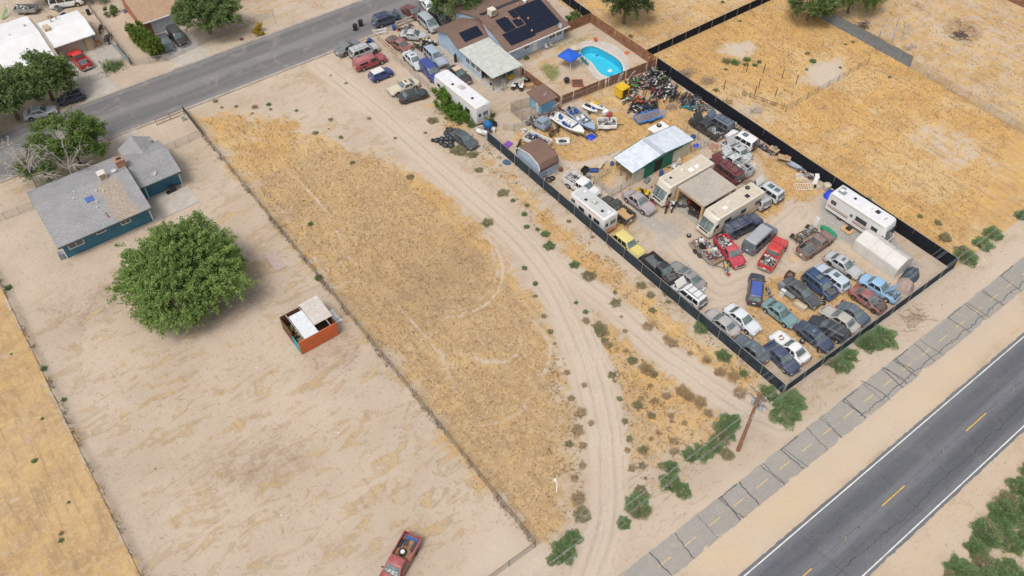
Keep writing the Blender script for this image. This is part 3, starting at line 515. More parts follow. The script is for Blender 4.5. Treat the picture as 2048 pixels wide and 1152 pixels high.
r = np.random.RandomState(41); fb = []
for x, y0, y1, n in ((22.1, 26, 101, 900), (-8.35, 40, 100, 500), (53.2, 24, 76, 260)):
    q = np.stack([x+r.normal(0, .16, n), r.uniform(y0, y1, n), np.full(n, -.03)], 1); fb.append(q[vnoise(q[:, :2], 1.3, 14) > .42])
V, Q3 = blades(np.concatenate(fb), r, 8, .08, .34, .018)
tag(obj('fence_weeds', rawmesh('fence_weeds', V, Q3), M('weed_grey', (.30, .245, .17), .9, var=.4, scale=1.2, spec=.1)), 'dry grey weeds caught along the feet of the wire fences', 'weeds', kind='stuff')

# ---------------------------------------------------------------- roads
def asphalt(name, dark, light, stripe, mid=None, period=3.27, drift=None):
    m, t, b = newmat(name); p = wpos(t)
    n1 = noise(t, p, .35, 6, .7, ((.10, 1.4, 1), 0)); n2 = noise(t, p, 9, 5, .8); n3 = noise(t, p, .3, 7, .75, None, .6); n4 = noise(t, p, 1.3, 6, .75)
    c = mixc(t, ramp(t, n1, .33, .68), dark, light)
    if mid is not None:
        sx = nd(t, 'ShaderNodeSeparateXYZ'); t.links.new(p, sx.inputs[0]); wv = mth(t, 'COSINE', mth(t, 'MULTIPLY', mth(t, 'SUBTRACT', sx.outputs[1], mid), 2*PI/period))
        c = mixc(t, mth(t, 'MULTIPLY', ramp(t, mth(t, 'ADD', wv, mth(t, 'MULTIPLY', mth(t, 'SUBTRACT', n1, .5), 2.2)), -.3, 1.0), .55), c, tuple(x*1.5 for x in light))
    c = mixc(t, mth(t, 'MULTIPLY', ramp(t, n4, .5, .7), .35), c, tuple(x*.7 for x in dark))
    c = mixc(t, mth(t, 'MULTIPLY', ramp(t, n2, .48, .62), .4), c, tuple(x*1.55 for x in light)); c = mixc(t, mth(t, 'MULTIPLY', ramp(t, n2, .48, .36), .3), c, tuple(x*.55 for x in dark))
    c = mixc(t, mth(t, 'MULTIPLY', ramp(t, n3, .52, .64), stripe), c, (.46, .38, .29))
    if drift:
        sx = nd(t, 'ShaderNodeSeparateXYZ'); t.links.new(p, sx.inputs[0]); nn = noise(t, p, .45, 6, .65, ((.5, 1, 1), 0))
        e = mth(t, 'MINIMUM', mth(t, 'MULTIPLY', mth(t, 'SUBTRACT', sx.outputs[1], drift[0]), .6), mth(t, 'MULTIPLY', mth(t, 'SUBTRACT', drift[1], sx.outputs[1]), 1.8))
        c = mixc(t, mth(t, 'SUBTRACT', 1., ramp(t, mth(t, 'ADD', e, mth(t, 'MULTIPLY', mth(t, 'SUBTRACT', nn, .5), 2.6)), -.08, .14)), c, (.52, .425, .325))
    t.links.new(c, b.inputs['Base Color']); b.inputs['Roughness'].default_value = .9; b.inputs['Specular IOR Level'].default_value = .25
    bump(t, b, n2, .5, .015); return m
ASPH = asphalt('old_asphalt', (.086, .090, .100), (.122, .125, .135), .05, 8.55, 3.27, (4.2, 12.6))
ASPHS = asphalt('street_asphalt', (.125, .122, .124), (.168, .160, .156), .2, 113.2, 4.9, (107.6, 118.6))
ASPHP = asphalt('path_asphalt', (.27, .25, .225), (.31, .288, .258), .22, None, 3, (15.5, 18.9))
def strip(name, y0, y1, x0, x1, z, mat, wob=.06, step=.8, seed=1, parent=None):
    """road sheet with slightly ragged edges; has a real edge thickness"""
    r = random.Random(seed); mb = MB(); xs = np.arange(x0, x1+.01, step); lo, hi = [], []
    for x in xs:
        lo.append((x, y0+r.uniform(-wob, wob), z)); hi.append((x, y1+r.uniform(-wob, wob), z))
    dn = lambda l: [(a, b_, z-.08) for a, b_, _ in l]
    mb.grid([dn(lo), lo, hi, dn(hi)]); return mb.build(name, mat, parent)
tag(strip('road', 4.93, 12.16, -70, 190, .012, ASPH, .05, .4, 3), kind='structure')
tag(strip('bike_path', 15.72, 18.72, -70, 190, .010, ASPHP, .07, .5, 4), kind='structure')
tag(strip('street', 108.35, 118.1, -90, 200, .012, ASPHS, .05, .8, 5), kind='structure')
KERB = M('kerb_concrete', (.33, .29, .25), .9, var=.2, scale=.8, dirt=.6, dirtcol=(.34, .26, .19))
for nm, y0, y1 in (('kerb', 107.9, 108.35), ('kerb', 118.1, 118.55)):
    mb = MB(); y = (y0+y1)/2
    for x in np.arange(-90, 200, 3.05): mb.bx(x, x+3.02, y0, y1, -.05, .085 if y0 < 110 else .09)
    tag(mb.build(nm, KERB), kind='structure')
WLINE = M('worn_white_paint', (.62, .61, .58), .8, var=.12, scale=1.5, dirt=.45, dirtcol=(.25, .24, .22))
YLINE = M('worn_yellow_paint', (.62, .36, .06), .8, var=.15, dirt=.3, dirtcol=(.3, .25, .16))
YLINEP = M('faded_yellow_paint', (.56, .40, .17), .85, var=.15, dirt=.4, dirtcol=(.33, .29, .22))
TAR = M('crack_sealant', (.085, .082, .08), .7, var=.25)
for y in (5.27, 11.80):
    tag(MB().bx(-70, 190, y-.06, y+.06, .012, .016).build('edge_line', WLINE), kind='structure')
for k in range(-6, 10):
    x = 51.33+k*13.9; tag(MB().bx(x, x+3.62, 8.49, 8.60, .012, .017).build('lane_dash', YLINE), kind='structure')
for k in range(-12, 26):
    x = 43.17+k*3.32; tag(MB().bx(x, x+1.55, 17.12, 17.21, .010, .015).build('path_dash', YLINEP), kind='structure')
def ribbon(mb, pts, wd, z, r, wv=.25):
    rows = [[], []]
    for i, p in enumerate(pts):
        a, b_ = pts[max(i-1, 0)], pts[min(i+1, len(pts)-1)]; d = Vector((b_[0]-a[0], b_[1]-a[1])).normalized(); n = Vector((-d.y, d.x))
        q = wd*(1+r.uniform(-wv, wv))/2
        rows[0].append((p[0]+n.x*q, p[1]+n.y*q, z)); rows[1].append((p[0]-n.x*q, p[1]-n.y*q, z))
    mb.grid(rows)
def wiggle(a, b_, n, amp, r):
    return [(a[0]+(b_[0]-a[0])*i/n+r.uniform(-amp, amp), a[1]+(b_[1]-a[1])*i/n+r.uniform(-amp, amp)) for i in range(n+1)]
rc = random.Random(21)
for k, x in enumerate([36.4, 39.3, 42.2, 45.3, 48.3, 52.4, 54.5, 58.1, 61.6, 64.9, 66.8, 70.6, 71.5, 76.9, 80.2, 83.5, 87.5, 33.4, 30.2]):
    mb = MB()
    for j in range(rc.choice((1, 1, 2))):
        sl_ = rc.uniform(-.5, .5)
        ribbon(mb, wiggle((x+j*.35, 18.66), (x+sl_+j*.2, 15.78), 12, .06, rc), rc.uniform(.06, .13), .0155+j*.001, rc)
    if k % 3 == 1: ribbon(mb, wiggle((x, 18.6), (x+2.6, 18.62), 8, .04, rc), .1, .0176, rc)
    if k in (8, 9, 10):
        ribbon(mb, [(x+.1+.55*math.sin(t*2.2), 18.6-2.5*t+.5*math.sin(t*3.1+k)) for t in np.linspace(0, 1, 14)], .1, .0188, rc)
    tag(mb.build('crack_seal', TAR), kind='structure')
for x0 in range(58, 96, 4):
    mb = MB(); pts = []
    for i in range(26):
        t = i/25; pts.append((x0+t*4.2, 16.15+.45*abs(math.sin(t*5.5+x0))*(.6+.4*math.sin(x0*3.1))+rc.uniform(-.05, .05)))
    ribbon(mb, pts, .09, .0203, rc); tag(mb.build('crack_seal', TAR), kind='structure')
CRK = M('road_crack', (.035, .033, .032), .95, var=.3)
for k in range(40):
    mb = MB(); x = -15+k*2.75+rc.uniform(-.6, .6)
    if k % 2: ribbon(mb, wiggle((x, rc.choice((8.6, 11.4, 11.0))), (x+rc.uniform(-.7, .7), rc.choice((5.5, 6.6, 8.4))), 14, .08, rc), .028, .0145, rc, .6)
    else: ribbon(mb, wiggle((x, 6.6+rc.uniform(-.3, .2)), (x+5.4, 6.6+rc.uniform(-.3, .3)), 20, .09, rc), .035, .0152, rc, .6)
    tag(mb.build('crack', CRK), kind='structure')
mb = MB(); ribbon(mb, wiggle((-40, 8.62), (150, 8.62), 240, .02, rc), .022, .0139, rc, .7); tag(mb.build('crack', CRK), kind='structure')
RSP = M('reflector_amber', (.5, .3, .04), .4)
for x in (45.9, 61.4, 74.0, 30.6, 89.0):
    for dy in (-.08, .08): tag(MB().box((x+dy, 8.55+dy, .028), (.11, .10, .03), taper=.7).build('road_reflector', RSP), 'small amber reflector stud on the centre of the wide road', 'reflector', 'centre line reflector studs')

# concrete slabs, drives and pads
def slab(name, poly, z, mat=CONC, kind='structure'): return tag(MB().prism(poly, -.08, z).build(name, mat), kind=kind)
slab('patio_slab', [(10.3, 88.6), (16.2, 88.6), (16.2, 93.3), (10.3, 93.3)], .05)
slab('driveway', [(11.6, 101), (15.6, 101), (15.1, 107.9), (12.0, 107.9)], .03)
slab('driveway', [(11.4, 118.55), (16.5, 118.55), (16.5, 123.0), (17.5, 132.6), (11.6, 132.6), (11.4, 123.0)], .04)
slab('driveway', [(16.55, 124.5), (20.6, 126), (20.2, 132.4), (17.6, 132.4)], .03, M('old_concrete', (.37, .33, .29), .9, var=.2, dirt=.5))
slab('driveway', [(25.2, 118.55), (31.0, 118.55), (31.0, 130.4), (26.6, 130.4), (26.2, 122)], .035)
slab('driveway', [(60, 118.55), (75, 118.55), (75, 128), (60, 128)], .03)
slab('carport_slab', [(64.6, 46.5), (70.5, 46.5), (70.5, 51.6), (64.6, 51.6)], .03, M('stained_concrete', (.33, .31, .27), .85, var=.2, dirt=.5))
slab('patio_slab', [(60.2, 84.2), (66.2, 84.2), (66.2, 93.3), (60.2, 93.3)], .04)
slab('yard_slab', [(56.4, 89.5), (60.6, 89.5), (60.6, 101), (56.4, 101)], .02, MATS['old_concrete'])
slab('pad', [(23.4, 76.0), (24.9, 75.9), (24.9, 73.6), (23.4, 73.7)][:4], .03, M('pink_concrete', (.42, .33, .29), .9, var=.12)) if False else slab('pad', [(18.6, 71.6), (20.0, 71.6), (20.0, 74.6), (18.6, 74.6)], .04, M('pink_concrete', (.42, .33, .29), .9, var=.12))
# pool with coping, deck, basin and water
def offs(poly, d):
    n = len(poly); out = []
    for i in range(n):
        a, b_ = Vector(poly[i-1]), Vector(poly[(i+1) % n]); t_ = (b_-a).normalized(); nn = Vector((t_.y, -t_.x))
        out.append((poly[i][0]-nn.x*d, poly[i][1]-nn.y*d))
    return out
def smoothpoly(p, k=4):
    n = len(p); out = []
    for i in range(n):
        p0, p1, p2, p3 = [Vector(p[j % n]) for j in (i-1, i, i+1, i+2)]
        for q in range(k):
            t = q/k; v = .5*((2*p1)+(p2-p0)*t+(2*p0-5*p1+4*p2-p3)*t*t+(3*p1-p0-3*p2+p3)*t**3); out.append((v.x, v.y))
    return out
pp = smoothpoly(POOL)
sgn = 1 if sum(pp[i-1][0]*pp[i][1]-pp[i][0]*pp[i-1][1] for i in range(len(pp))) > 0 else -1
def ring(poly, d0, d1, z0, z1):
    A, B = offs(poly, d0*-sgn), offs(poly, d1*-sgn); mb = MB()
    f = lambda l, z: [(x, y, z) for x, y in l]
    mb.loft([f(A, z0), f(A, z1), f(B, z1), f(B, z0)], closed=True, cap=False); return mb
DECK = M('pool_deck', (.47, .43, .39), .85, var=.12, scale=.7, dirt=.2)
DKP = smoothpoly([(77.0, 86.0), (79.2, 86.5), (81.1, 85.9), (82.5, 84.0), (82.9, 82.2), (82.5, 79.9), (81.5, 78.0), (80.1, 76.5), (78.4, 75.5), (76.8, 75.4), (75.2, 76.4), (74.8, 78.2), (75.3, 80.3), (75.6, 82.0), (75.6, 84.2)])
POOLT = thing('swimming_pool', 'kidney shaped turquoise swimming pool with concrete deck', 'pool', (78.5, 81, 0))
def local(mb, o): mb.v = [(x-o.location.x, y-o.location.y, z-o.location.z) for x, y, z in mb.v]; return mb
# deck: annulus between coping and deck edge, matched point by point by angle
n_ = 64; dk = []
def polar(poly, a, c=(78.4, 80.9)):
    best = 0
    for i in range(len(poly)):
        (x1, y1), (x2, y2) = poly[i-1], poly[i]; x1 -= c[0]; x2 -= c[0]; y1 -= c[1]; y2 -= c[1]
        dx, dy = math.cos(a), math.sin(a); den = dx*(y2-y1)-dy*(x2-x1)
        if abs(den) < 1e-9: continue
        tt = (x1*(y2-y1)-y1*(x2-x1))/den; u = (x1*dy-y1*dx)/den
        if 0 <= u <= 1 and tt > best: best = tt
    return (c[0]+math.cos(a)*best, c[1]+math.sin(a)*best)
co = offs(pp, .22*-sgn)
rings = [[], [], [], []]
for i in range(n_):
    a = 2*PI*i/n_; qi = polar(co, a); qo = polar(DKP, a)
    rings[0].append((*qi, -.05)); rings[1].append((*qi, .05)); rings[2].append((*qo, .05)); rings[3].append((*qo, -.05))
local(MB().loft(rings, True, False), POOLT).build('deck', DECK, POOLT)
local(ring(pp, .0, .24, -.25, .085), POOLT).build('coping', M('pool_coping', (.55, .52, .47), .7, var=.1), POOLT)
bs = MB(); bs.loft([[(x, y, -.05) for x, y in pp], [(x, y, -1.3) for x, y in pp], [(x, y, -1.5) for x, y in offs(pp, .3*sgn)]], True, False); bs.f.append(tuple(range(2*len(pp), 3*len(pp)))); bs.m.append(0)
local(bs, POOLT).build('basin', M('pool_plaster', (.15, .58, .72), .7, var=.06), POOLT)
wt, t, b = newmat('pool_water'); t.nodes.remove(b); out = t.nodes['Material Output']
tr = nd(t, 'ShaderNodeBsdfTransparent'); tr.inputs[0].default_value = (.55, .93, .97, 1); gl = nd(t, 'ShaderNodeBsdfGlossy', Roughness=.04); fr = nd(t, 'ShaderNodeFresnel', IOR=1.33); mx = nd(t, 'ShaderNodeMixShader')
bp = nd(t, 'ShaderNodeBump', Strength=.15, Distance=.03); t.links.new(noise(t, wpos(t), 3.0, 3), bp.inputs['Height']); t.links.new(bp.outputs[0], gl.inputs['Normal']); t.links.new(bp.outputs[0], fr.inputs['Normal'])
t.links.new(fr.outputs[0], mx.inputs[0]); t.links.new(tr.outputs[0], mx.inputs[1]); t.links.new(gl.outputs[0], mx.inputs[2]); t.links.new(mx.outputs[0], out.inputs[0])
wm = MB(); wm.add([(x, y, -.16) for x, y in offs(pp, -.02*sgn)], [tuple(range(len(pp)))])
wo = local(wm, POOLT).build('water', wt, POOLT)
if wo.data.polygons[0].normal.z < 0: wo.data.flip_normals()
# ---------------------------------------------------------------- buildings
def shingle(name, a, b_, sc=3.2, stain=None):
    m, t, b = newmat(name); p = wpos(t)
    br = nd(t, 'ShaderNodeTexBrick', Scale=sc); br.inputs['Mortar Size'].default_value = .012; br.inputs['Brick Width'].default_value = .9; br.inputs['Row Height'].default_value = .42
    br.inputs['Color1'].default_value = (*a, 1); br.inputs['Color2'].default_value = (*b_, 1); br.inputs['Mortar'].default_value = (*[x*.55 for x in a], 1)
    t.links.new(p, br.inputs['Vector']); n1 = noise(t, p, 5, 6, .75); n2 = noise(t, p, .5, 4)
    c = mixc(t, mth(t, 'MULTIPLY', ramp(t, n1, .4, .65), .4), br.outputs['Color'], tuple(x*1.35 for x in b_)); c = mixc(t, mth(t, 'MULTIPLY', ramp(t, n2, .4, .7), .3), c, tuple(x*.75 for x in a))
    if stain:
        n3 = noise(t, p, 1.1, 6, .75)
        sx = nd(t, 'ShaderNodeSeparateXYZ'); t.links.new(p, sx.inputs[0])
        cx, wx, y0, y1 = stain
        fx = mth(t, 'SUBTRACT', 1., mth(t, 'DIVIDE', mth(t, 'ABSOLUTE', mth(t, 'SUBTRACT', sx.outputs[0], cx)), wx)); fy = mth(t, 'MULTIPLY', ramp(t, sx.outputs[1], y0-.3, y0+.3), mth(t, 'SUBTRACT', 1., ramp(t, sx.outputs[1], y1-.6, y1+.4)))
        f = mth(t, 'MULTIPLY', fy, ramp(t, mth(t, 'ADD', fx, mth(t, 'MULTIPLY', mth(t, 'SUBTRACT', n3, .5), 1.6)), .1, .35))
        c = mixc(t, f, c, mixc(t, ramp(t, n1, .35, .65), (.42, .36, .29), (.25, .20, .16)))
    t.links.new(c, b.inputs['Base Color']); b.inputs['Roughness'].default_value = .95; bump(t, b, br.outputs['Fac'], .5, .02); return m
def siding(name, col, axis='Z', sc=5, dirt=.2):
    m, t, b = newmat(name); p = wpos(t)
    wv = nd(t, 'ShaderNodeTexWave', Scale=sc); wv.bands_direction = axis; wv.wave_profile = 'SAW'; t.links.new(p, wv.inputs[0])
    n1 = noise(t, p, 1.2, 5); c = mixc(t, ramp(t, n1, .3, .7), tuple(x*.88 for x in col), tuple(min(1, x*1.1) for x in col)); c = mixc(t, mth(t, 'MULTIPLY', ramp(t, noise(t, p, 2.2, 6, .7), .5, .75), dirt), c, (.33, .29, .24))
    t.links.new(c, b.inputs['Base Color']); b.inputs['Roughness'].default_value = .7; bump(t, b, wv.outputs[0], .35, .03); return m
def house(name, label, x0, x1, y0, y1, cat='house'):
    return thing(name, label, cat, ((x0+x1)/2, (y0+y1)/2, 0))
def put(mb, name, mat, t, smooth=None, par=None):
    """build geometry given in world coordinates as a part of thing t"""
    o = t.location; mb.v = [(x-o.x, y-o.y, z-o.z) for x, y, z in mb.v]; return mb.build(name, mat, par or t, smooth)
def gable_walls(x0, x1, y0, y1, ze, zr, axis, ridge=None):
    mb = MB(); r = ridge if ridge is not None else ((y0+y1)/2 if axis == 'x' else (x0+x1)/2)
    if axis == 'x':
        prof = [(y0, 0), (y1, 0), (y1, ze), (r, zr), (y0, ze)]
        mb.loft([[(x0, y, z) for y, z in prof], [(x1, y, z) for y, z in prof]])
    else:
        prof = [(x0, 0), (x1, 0), (x1, ze), (r, zr), (x0, ze)]
        mb.loft([[(x, y0, z) for x, z in prof], [(x, y1, z) for x, z in prof]])
    return mb
def gable_roof(x0, x1, y0, y1, ze, zr, axis, ridge=None, th=.14):
    mb = MB(); r = ridge if ridge is not None else ((y0+y1)/2 if axis == 'x' else (x0+x1)/2)
    a0, a1 = (y0, y1) if axis == 'x' else (x0, x1)
    prof = [(a0, ze), (r, zr), (a1, ze), (a1, ze+th), (r, zr+th*1.05), (a0, ze+th)]
    if axis == 'x': mb.loft([[(x0, y, z) for y, z in prof], [(x1, y, z) for y, z in prof]])
    else: mb.loft([[(x, y0, z) for x, z in prof], [(x, y1, z) for x, z in prof]])
    return mb
def window(t, c, wd, h, face, trim=WHITE, glass=GLASSH, fr=.09):
    """face: 'y-','y+','x-','x+'; frame is a part, pane its sub-part"""
    x, y, z = c; s = -1 if face[1] == '-' else 1; f, g = MB(), MB()
    for du, dz, lu, lz in ((0, h/2, wd+fr*2, fr), (0, -h/2, wd+fr*2, fr), (wd/2+fr/2, 0, fr, h-fr), (-wd/2-fr/2, 0, fr, h-fr), (0, 0, .04, h-fr)):
        if face[0] == 'y': f.box((x+du, y+s*.03, z+dz), (lu, .07, lz))
        else: f.box((x+s*.03, y+du, z+dz), (.07, lu, lz))
    if face[0] == 'y': g.box((x, y+s*.012, z), (wd, .02, h-fr))
    else: g.box((x+s*.012, y, z), (.02, wd, h-fr))
    fo = put(f, 'window', trim, t); put(g, 'pane', glass, t, None, fo)
def door(t, c, wd, h, face, mat):
    x, y, z = c; s = -1 if face[1] == '-' else 1
    m = MB(); k = MB()
    if face[0] == 'y': m.box((x, y+s*.03, z+h/2), (wd, .06, h)); k.box((x+wd*.38, y+s*.09, z+1.0), (.06, .06, .06))
    else: m.box((x+s*.03, y, z+h/2), (.06, wd, h)); k.box((x+s*.09, y+wd*.38, z+1.0), (.06, .06, .06))
    o = put(m, 'door', mat, t); put(k, 'handle', CHROME, t, None, o)
def cooler(t, x, y, z, s=.9, col=None):
    """roof-top evaporative cooler on legs"""
    mb = MB().box((x, y, z+.75), (s, s, s*.95)); mb.box((x, y, z+.75+s*.5), (s*1.08, s*1.08, .06), taper=.9)
    o = put(mb, 'roof_cooler', col or M('cooler_beige', (.60, .55, .48), .6, var=.08), t)
    put(MB().bx(x-s*.38, x+s*.38, y-s*.52, y-s*.49, z+.42, z+1.05), 'louvre', M('cooler_pad', (.28, .22, .16), .9), t, None, o)
    for a in (-1, 1):
        for b_ in (-1, 1): put(MB().cyl((x+a*s*.42, y+b_*s*.42, z-.35), (x+a*s*.42, y+b_*s*.42, z+.35), .035), 'leg', DKMETAL, t, None, o)
def vent(t, x, y, z, col=WHITE, r=.09, h=.35):
    put(MB().cyl((x, y, z-.2), (x, y, z+h), r).cyl((x, y, z+h), (x, y, z+h+.08), r*1.6, r*1.1), 'roof_vent', col, t)
def dish(t, x, y, z, face=(-.3, -1), r=.38):
    o = put(MB().cyl((x, y, z-.1), (x, y, z+.45), .025), 'dish_mast', GALV, t)
    d = MB(); n = 14; f = Vector((face[0], face[1], .5)).normalized(); u = f.orthogonal().normalized(); w_ = f.cross(u); c = Vector((x, y, z+.5))
    rings = [[c+(u*math.cos(2*PI*i/n)+w_*math.sin(2*PI*i/n))*r*k-f*(.14*(1-k*k)) for i in range(n)] for k in (.05, .4, .7, 1)]
    d.loft(rings, True, False); d.cyl(c, c+f*.3, .015)
    put(d, 'satellite_dish', M('dish_grey', (.45, .45, .45), .5), t, 60, o)

# teal house with grey shingle roof
TEAL = siding('teal_siding', (.036, .155, .235), 'X', 2.2, .12)
GSH = shingle('grey_shingles', (.235, .235, .24), (.31, .305, .305), 3.4, (7.6, 1.75, 88, 94.2))
GSH2 = shingle('grey_shingles_wing', (.225, .225, .23), (.30, .295, .295), 3.4)
t = house('teal_house', 'teal single storey house with grey shingle roof and brown stain below the cooler', -.7, 15.9, 89, 99.6)
put(gable_walls(-.7, 10.15, 88.95, 99.7, 2.6, 4.42, 'x', 94.4), 'wall', TEAL, t)
put(gable_walls(10.16, 15.85, 93.3, 99.4, 2.6, 3.85, 'x', 96.35), 'wing_wall', TEAL, t)
rf = put(gable_roof(-1.1, 10.45, 88.15, 100.4, 2.55, 4.55, 'x', 94.4), 'roof', GSH, t)
put(gable_roof(10.46, 16.15, 92.45, 100.3, 2.5, 4.0, 'x', 96.4), 'wing_roof', GSH2, t)
put(gable_roof(11.1, 15.6, 97.2, 101.6, 2.52, 3.72, 'y'), 'porch_roof', GSH2, t)
for x in (11.4, 15.3): put(MB().bx(x-.07, x+.07, 101.1, 101.24, 0, 2.55), 'porch_post', WHITE, t)
ch_ = put(MB().bx(9.6, 10.7, 95.6, 96.5, 3.2, 5.35).bx(9.52, 10.78, 95.52, 96.58, 5.2, 5.32), 'chimney', M('chimney_brick', (.36, .19, .12), .9, var=.2, scale=5), t, None, rf)
put(MB().bx(9.85, 10.45, 95.8, 96.3, 5.3, 5.38), 'flue', BLACKPL, t, None, rf)
cooler(t, 7.4, 94.6, 4.35)
vent(t, 8.95, 95.0, 4.5, M('dish_grey', (.45, .45, .45)), .25, .25)
for x, y in ((3.6, 94.0), (5.3, 91.6), (5.0, 90.9), (6.6, 92.6), (5.9, 93.0), (3.2, 93.2)): vent(t, x, y, 2.72+(y-88.15)*.327, WHITE, .055, .22)
put(MB().box((4.75, 92.45, 4.12), (.95, .75, .08), rx=.315), 'skylight', M('skylight_blue', (.06, .12, .36), .15, coat=.6), t, None, rf)
put(MB().box((5.55, 89.5, 3.21), (.10, .9, .08), rx=.315, rz=.1), 'roof_patch', M('red_patch', (.30, .07, .05), .8), t, None, rf)
dish(t, 13.0, 93.4, 2.85); dish(t, 15.3, 100.2, 2.6, (.8, .8))
window(t, (.9, 88.95, 1.65), 1.7, 1.05, 'y-'); window(t, (4.05, 88.95, 1.85), 1.0, .6, 'y-'); window(t, (7.1, 88.95, 1.75), 1.05, .85, 'y-')
for x, y, z in ((-.70, 88.95, 1.3), (10.15, 88.95, 1.3), (15.85, 93.3, 1.25), (11.3, 93.3, 1.25)): put(MB().box((x, y-.02, z), (.14, .14, 2.55)), 'corner_board', WHITE, t)
put(MB().bx(-1.12, 10.47, 88.02, 88.14, 2.5, 2.68), 'gutter', M('dark_trim', (.06, .08, .09), .6), t); put(MB().bx(10.6, 16.17, 92.32, 92.44, 2.46, 2.62), 'gutter', MATS['dark_trim'], t)

# pale blue house with solar panels
PBL = siding('pale_blue_siding', (.40, .52, .66), 'Z', 3.0, .12)
BSH = shingle('brown_shingles', (.150, .092, .070), (.195, .125, .098), 3.4)
t = house('pale_blue_house', 'pale blue house with brown shingle roof and dark solar panels', 61, 77.8, 89.2, 102)
put(gable_walls(61.0, 66.3, 93.5, 99.8, 2.4, 3.65, 'x', 96.65), 'wing_wall', PBL, t)
put(gable_walls(66.31, 77.75, 89.2, 102.4, 2.4, 4.4, 'x', 95.8), 'wall', PBL, t)
put(gable_roof(60.5, 66.3, 93.3, 100.4, 2.4, 3.75, 'x', 96.4), 'wing_roof', BSH, t)
rf = put(gable_roof(66.1, 78.1, 88.3, 103.2, 2.4, 4.55, 'x', 95.75), 'roof', BSH, t)
SOL = M('solar_cells', (.009, .013, .028), .28, var=.15, scale=4, coat=.0, spec=.3)
put(MB().loft([[(x, y, z) for y, z in ((93.4, 2.45), (100.2, 2.45), (95.75, 4.5))] for x in (66.2, 66.295)]), 'gable_board', M('brown_board', (.20, .11, .075), .9, var=.2), t)
sz = lambda y: 2.4+.16+(y-88.3)*(2.15/7.45)+.06
def panel(x0, x1, y0, y1, f=sz, an=.281):
    nx_ = max(1, round((x1-x0)/1.05)); ny_ = max(1, round((y1-y0)/1.7))
    for i in range(nx_):
        for j in range(ny_):
            w_, h_ = (x1-x0)/nx_, (y1-y0)/ny_; yc = y0+(j+.5)*h_
            put(MB().box((x0+(i+.5)*w_, yc, f(yc)), (w_-.03, (h_-.03)/math.cos(an), .045), rx=an), 'solar_panel', SOL, t)
panel(72.0, 77.2, 89.4, 94.9); panel(67.3, 72.0, 89.1, 91.5); panel(68.0, 70.1, 91.6, 94.2); panel(70.4, 71.8, 91.7, 93.1); panel(70.9, 73.0-1.05, 93.3, 94.9)
panel(62.2, 65.6, 94.0, 95.7, lambda y: 2.4+.16+(y-93.3)*(1.35/3.1)+.05, .41)
panel(67.0, 77.5, 96.2, 97.1, lambda y: 4.55+.16-(y-95.75)*(2.15/7.45)+.05, -.281)
cooler(t, 68.2, 95.3, 4.5, 1.0, M('cooler_beige'))
OV = M('orange_vent', (.55, .25, .16), .7)
for x, y in ((70.0, 93.9), (73.1, 95.2), (72.9, 92.2), (71.5, 92.8), (71.9, 90.0)): vent(t, x, y, sz(y)-.1, OV, .1, .3)
vent(t, 74.6, 95.3, 4.6, WHITE, .22, .3); dish(t, 76.4, 88.7, 2.6, (.2, -1), .45)
for x, wd, z, h in ((70.3, .9, 1.45, .8), (73.3, .8, 1.75, .5), (75.3, 1.15, 1.5, 1.1), (76.7, 1.0, 1.5, 1.1)): window(t, (x, 89.2, z), wd, h, 'y-')
door(t, (71.9, 89.2, .05), .9, 2.05, 'y-', WHITE)
put(MB().bx(66.1, 78.1, 88.18, 88.29, 2.42, 2.58), 'gutter', WHITE, t)
# patio cover of the pale blue house
PAT = siding('patio_metal', (.47, .48, .44), 'X', 1.2, .45)
t2 = thing('patio_cover', 'pale ribbed metal patio roof on wooden posts beside the pale blue house', 'patio', (63.3, 89, 0))
mb = MB(); mb.loft([[(60.4, 84.6, 2.36), (66.0, 84.6, 2.36), (66.0, 84.6, 2.43), (60.4, 84.6, 2.43)], [(60.4, 93.25, 2.62), (66.05, 93.25, 2.62), (66.05, 93.25, 2.69), (60.4, 93.25, 2.69)]])
put(mb, 'roof', PAT, t2)
for k in range(6): put(MB().box((60.9+k*.95, 88.95, 2.52-.035), (.06, 8.5, .10), rx=.03), 'rafter', WOOD, t2)
for x in (60.7, 63.2, 65.8): put(MB().bx(x-.06, x+.06, 84.8, 84.92, 0, 2.3), 'post', WOOD, t2)
put(MB().bx(60.62, 65.9, 84.8, 84.92, 2.24, 2.36), 'beam', WOOD, t2)
put(MB().bx(60.95, 61.08, 88.2, 93.3, .02, 2.38), 'side_wall', PBL, t2)
for y in (88.9, 90.2, 91.6): window(t2, (60.95, y, 1.4), .9, .9, 'x-')
put(MB().bx(63.9, 65.7, 86.6, 86.7, .05, 2.1), 'tarp_screen', M('teal_tarp', (.02, .16, .20), .7), t2)

# blue shed with dog kennel
t = thing('blue_shed', 'small pale blue shed with brown shingle roof by the wooden fence', 'shed', (64.2, 77.4, 0))
put(MB().bx(62.75, 65.2, 76.1, 78.6, 0, 2.0), 'wall', siding('shed_blue', (.20, .42, .62), 'Z', 3, .3), t)
mb = MB(); mb.loft([[(62.3, 75.7, 2.02), (65.5, 75.7, 2.02), (65.5, 75.7, 2.14), (62.3, 75.7, 2.14)], [(62.3, 79.0, 2.42), (65.5, 79.0, 2.42), (65.5, 79.0, 2.54), (62.3, 79.0, 2.54)]]); put(mb, 'roof', BSH, t)
put(MB().box((64.0, 76.9, 2.5), (.09, .09, .9), rx=.5), 'loose_pole', WHITE, t)
put(MB().bx(62.68, 62.75, 76.4, 77.2, .05, 1.85), 'door', WHITE, t)

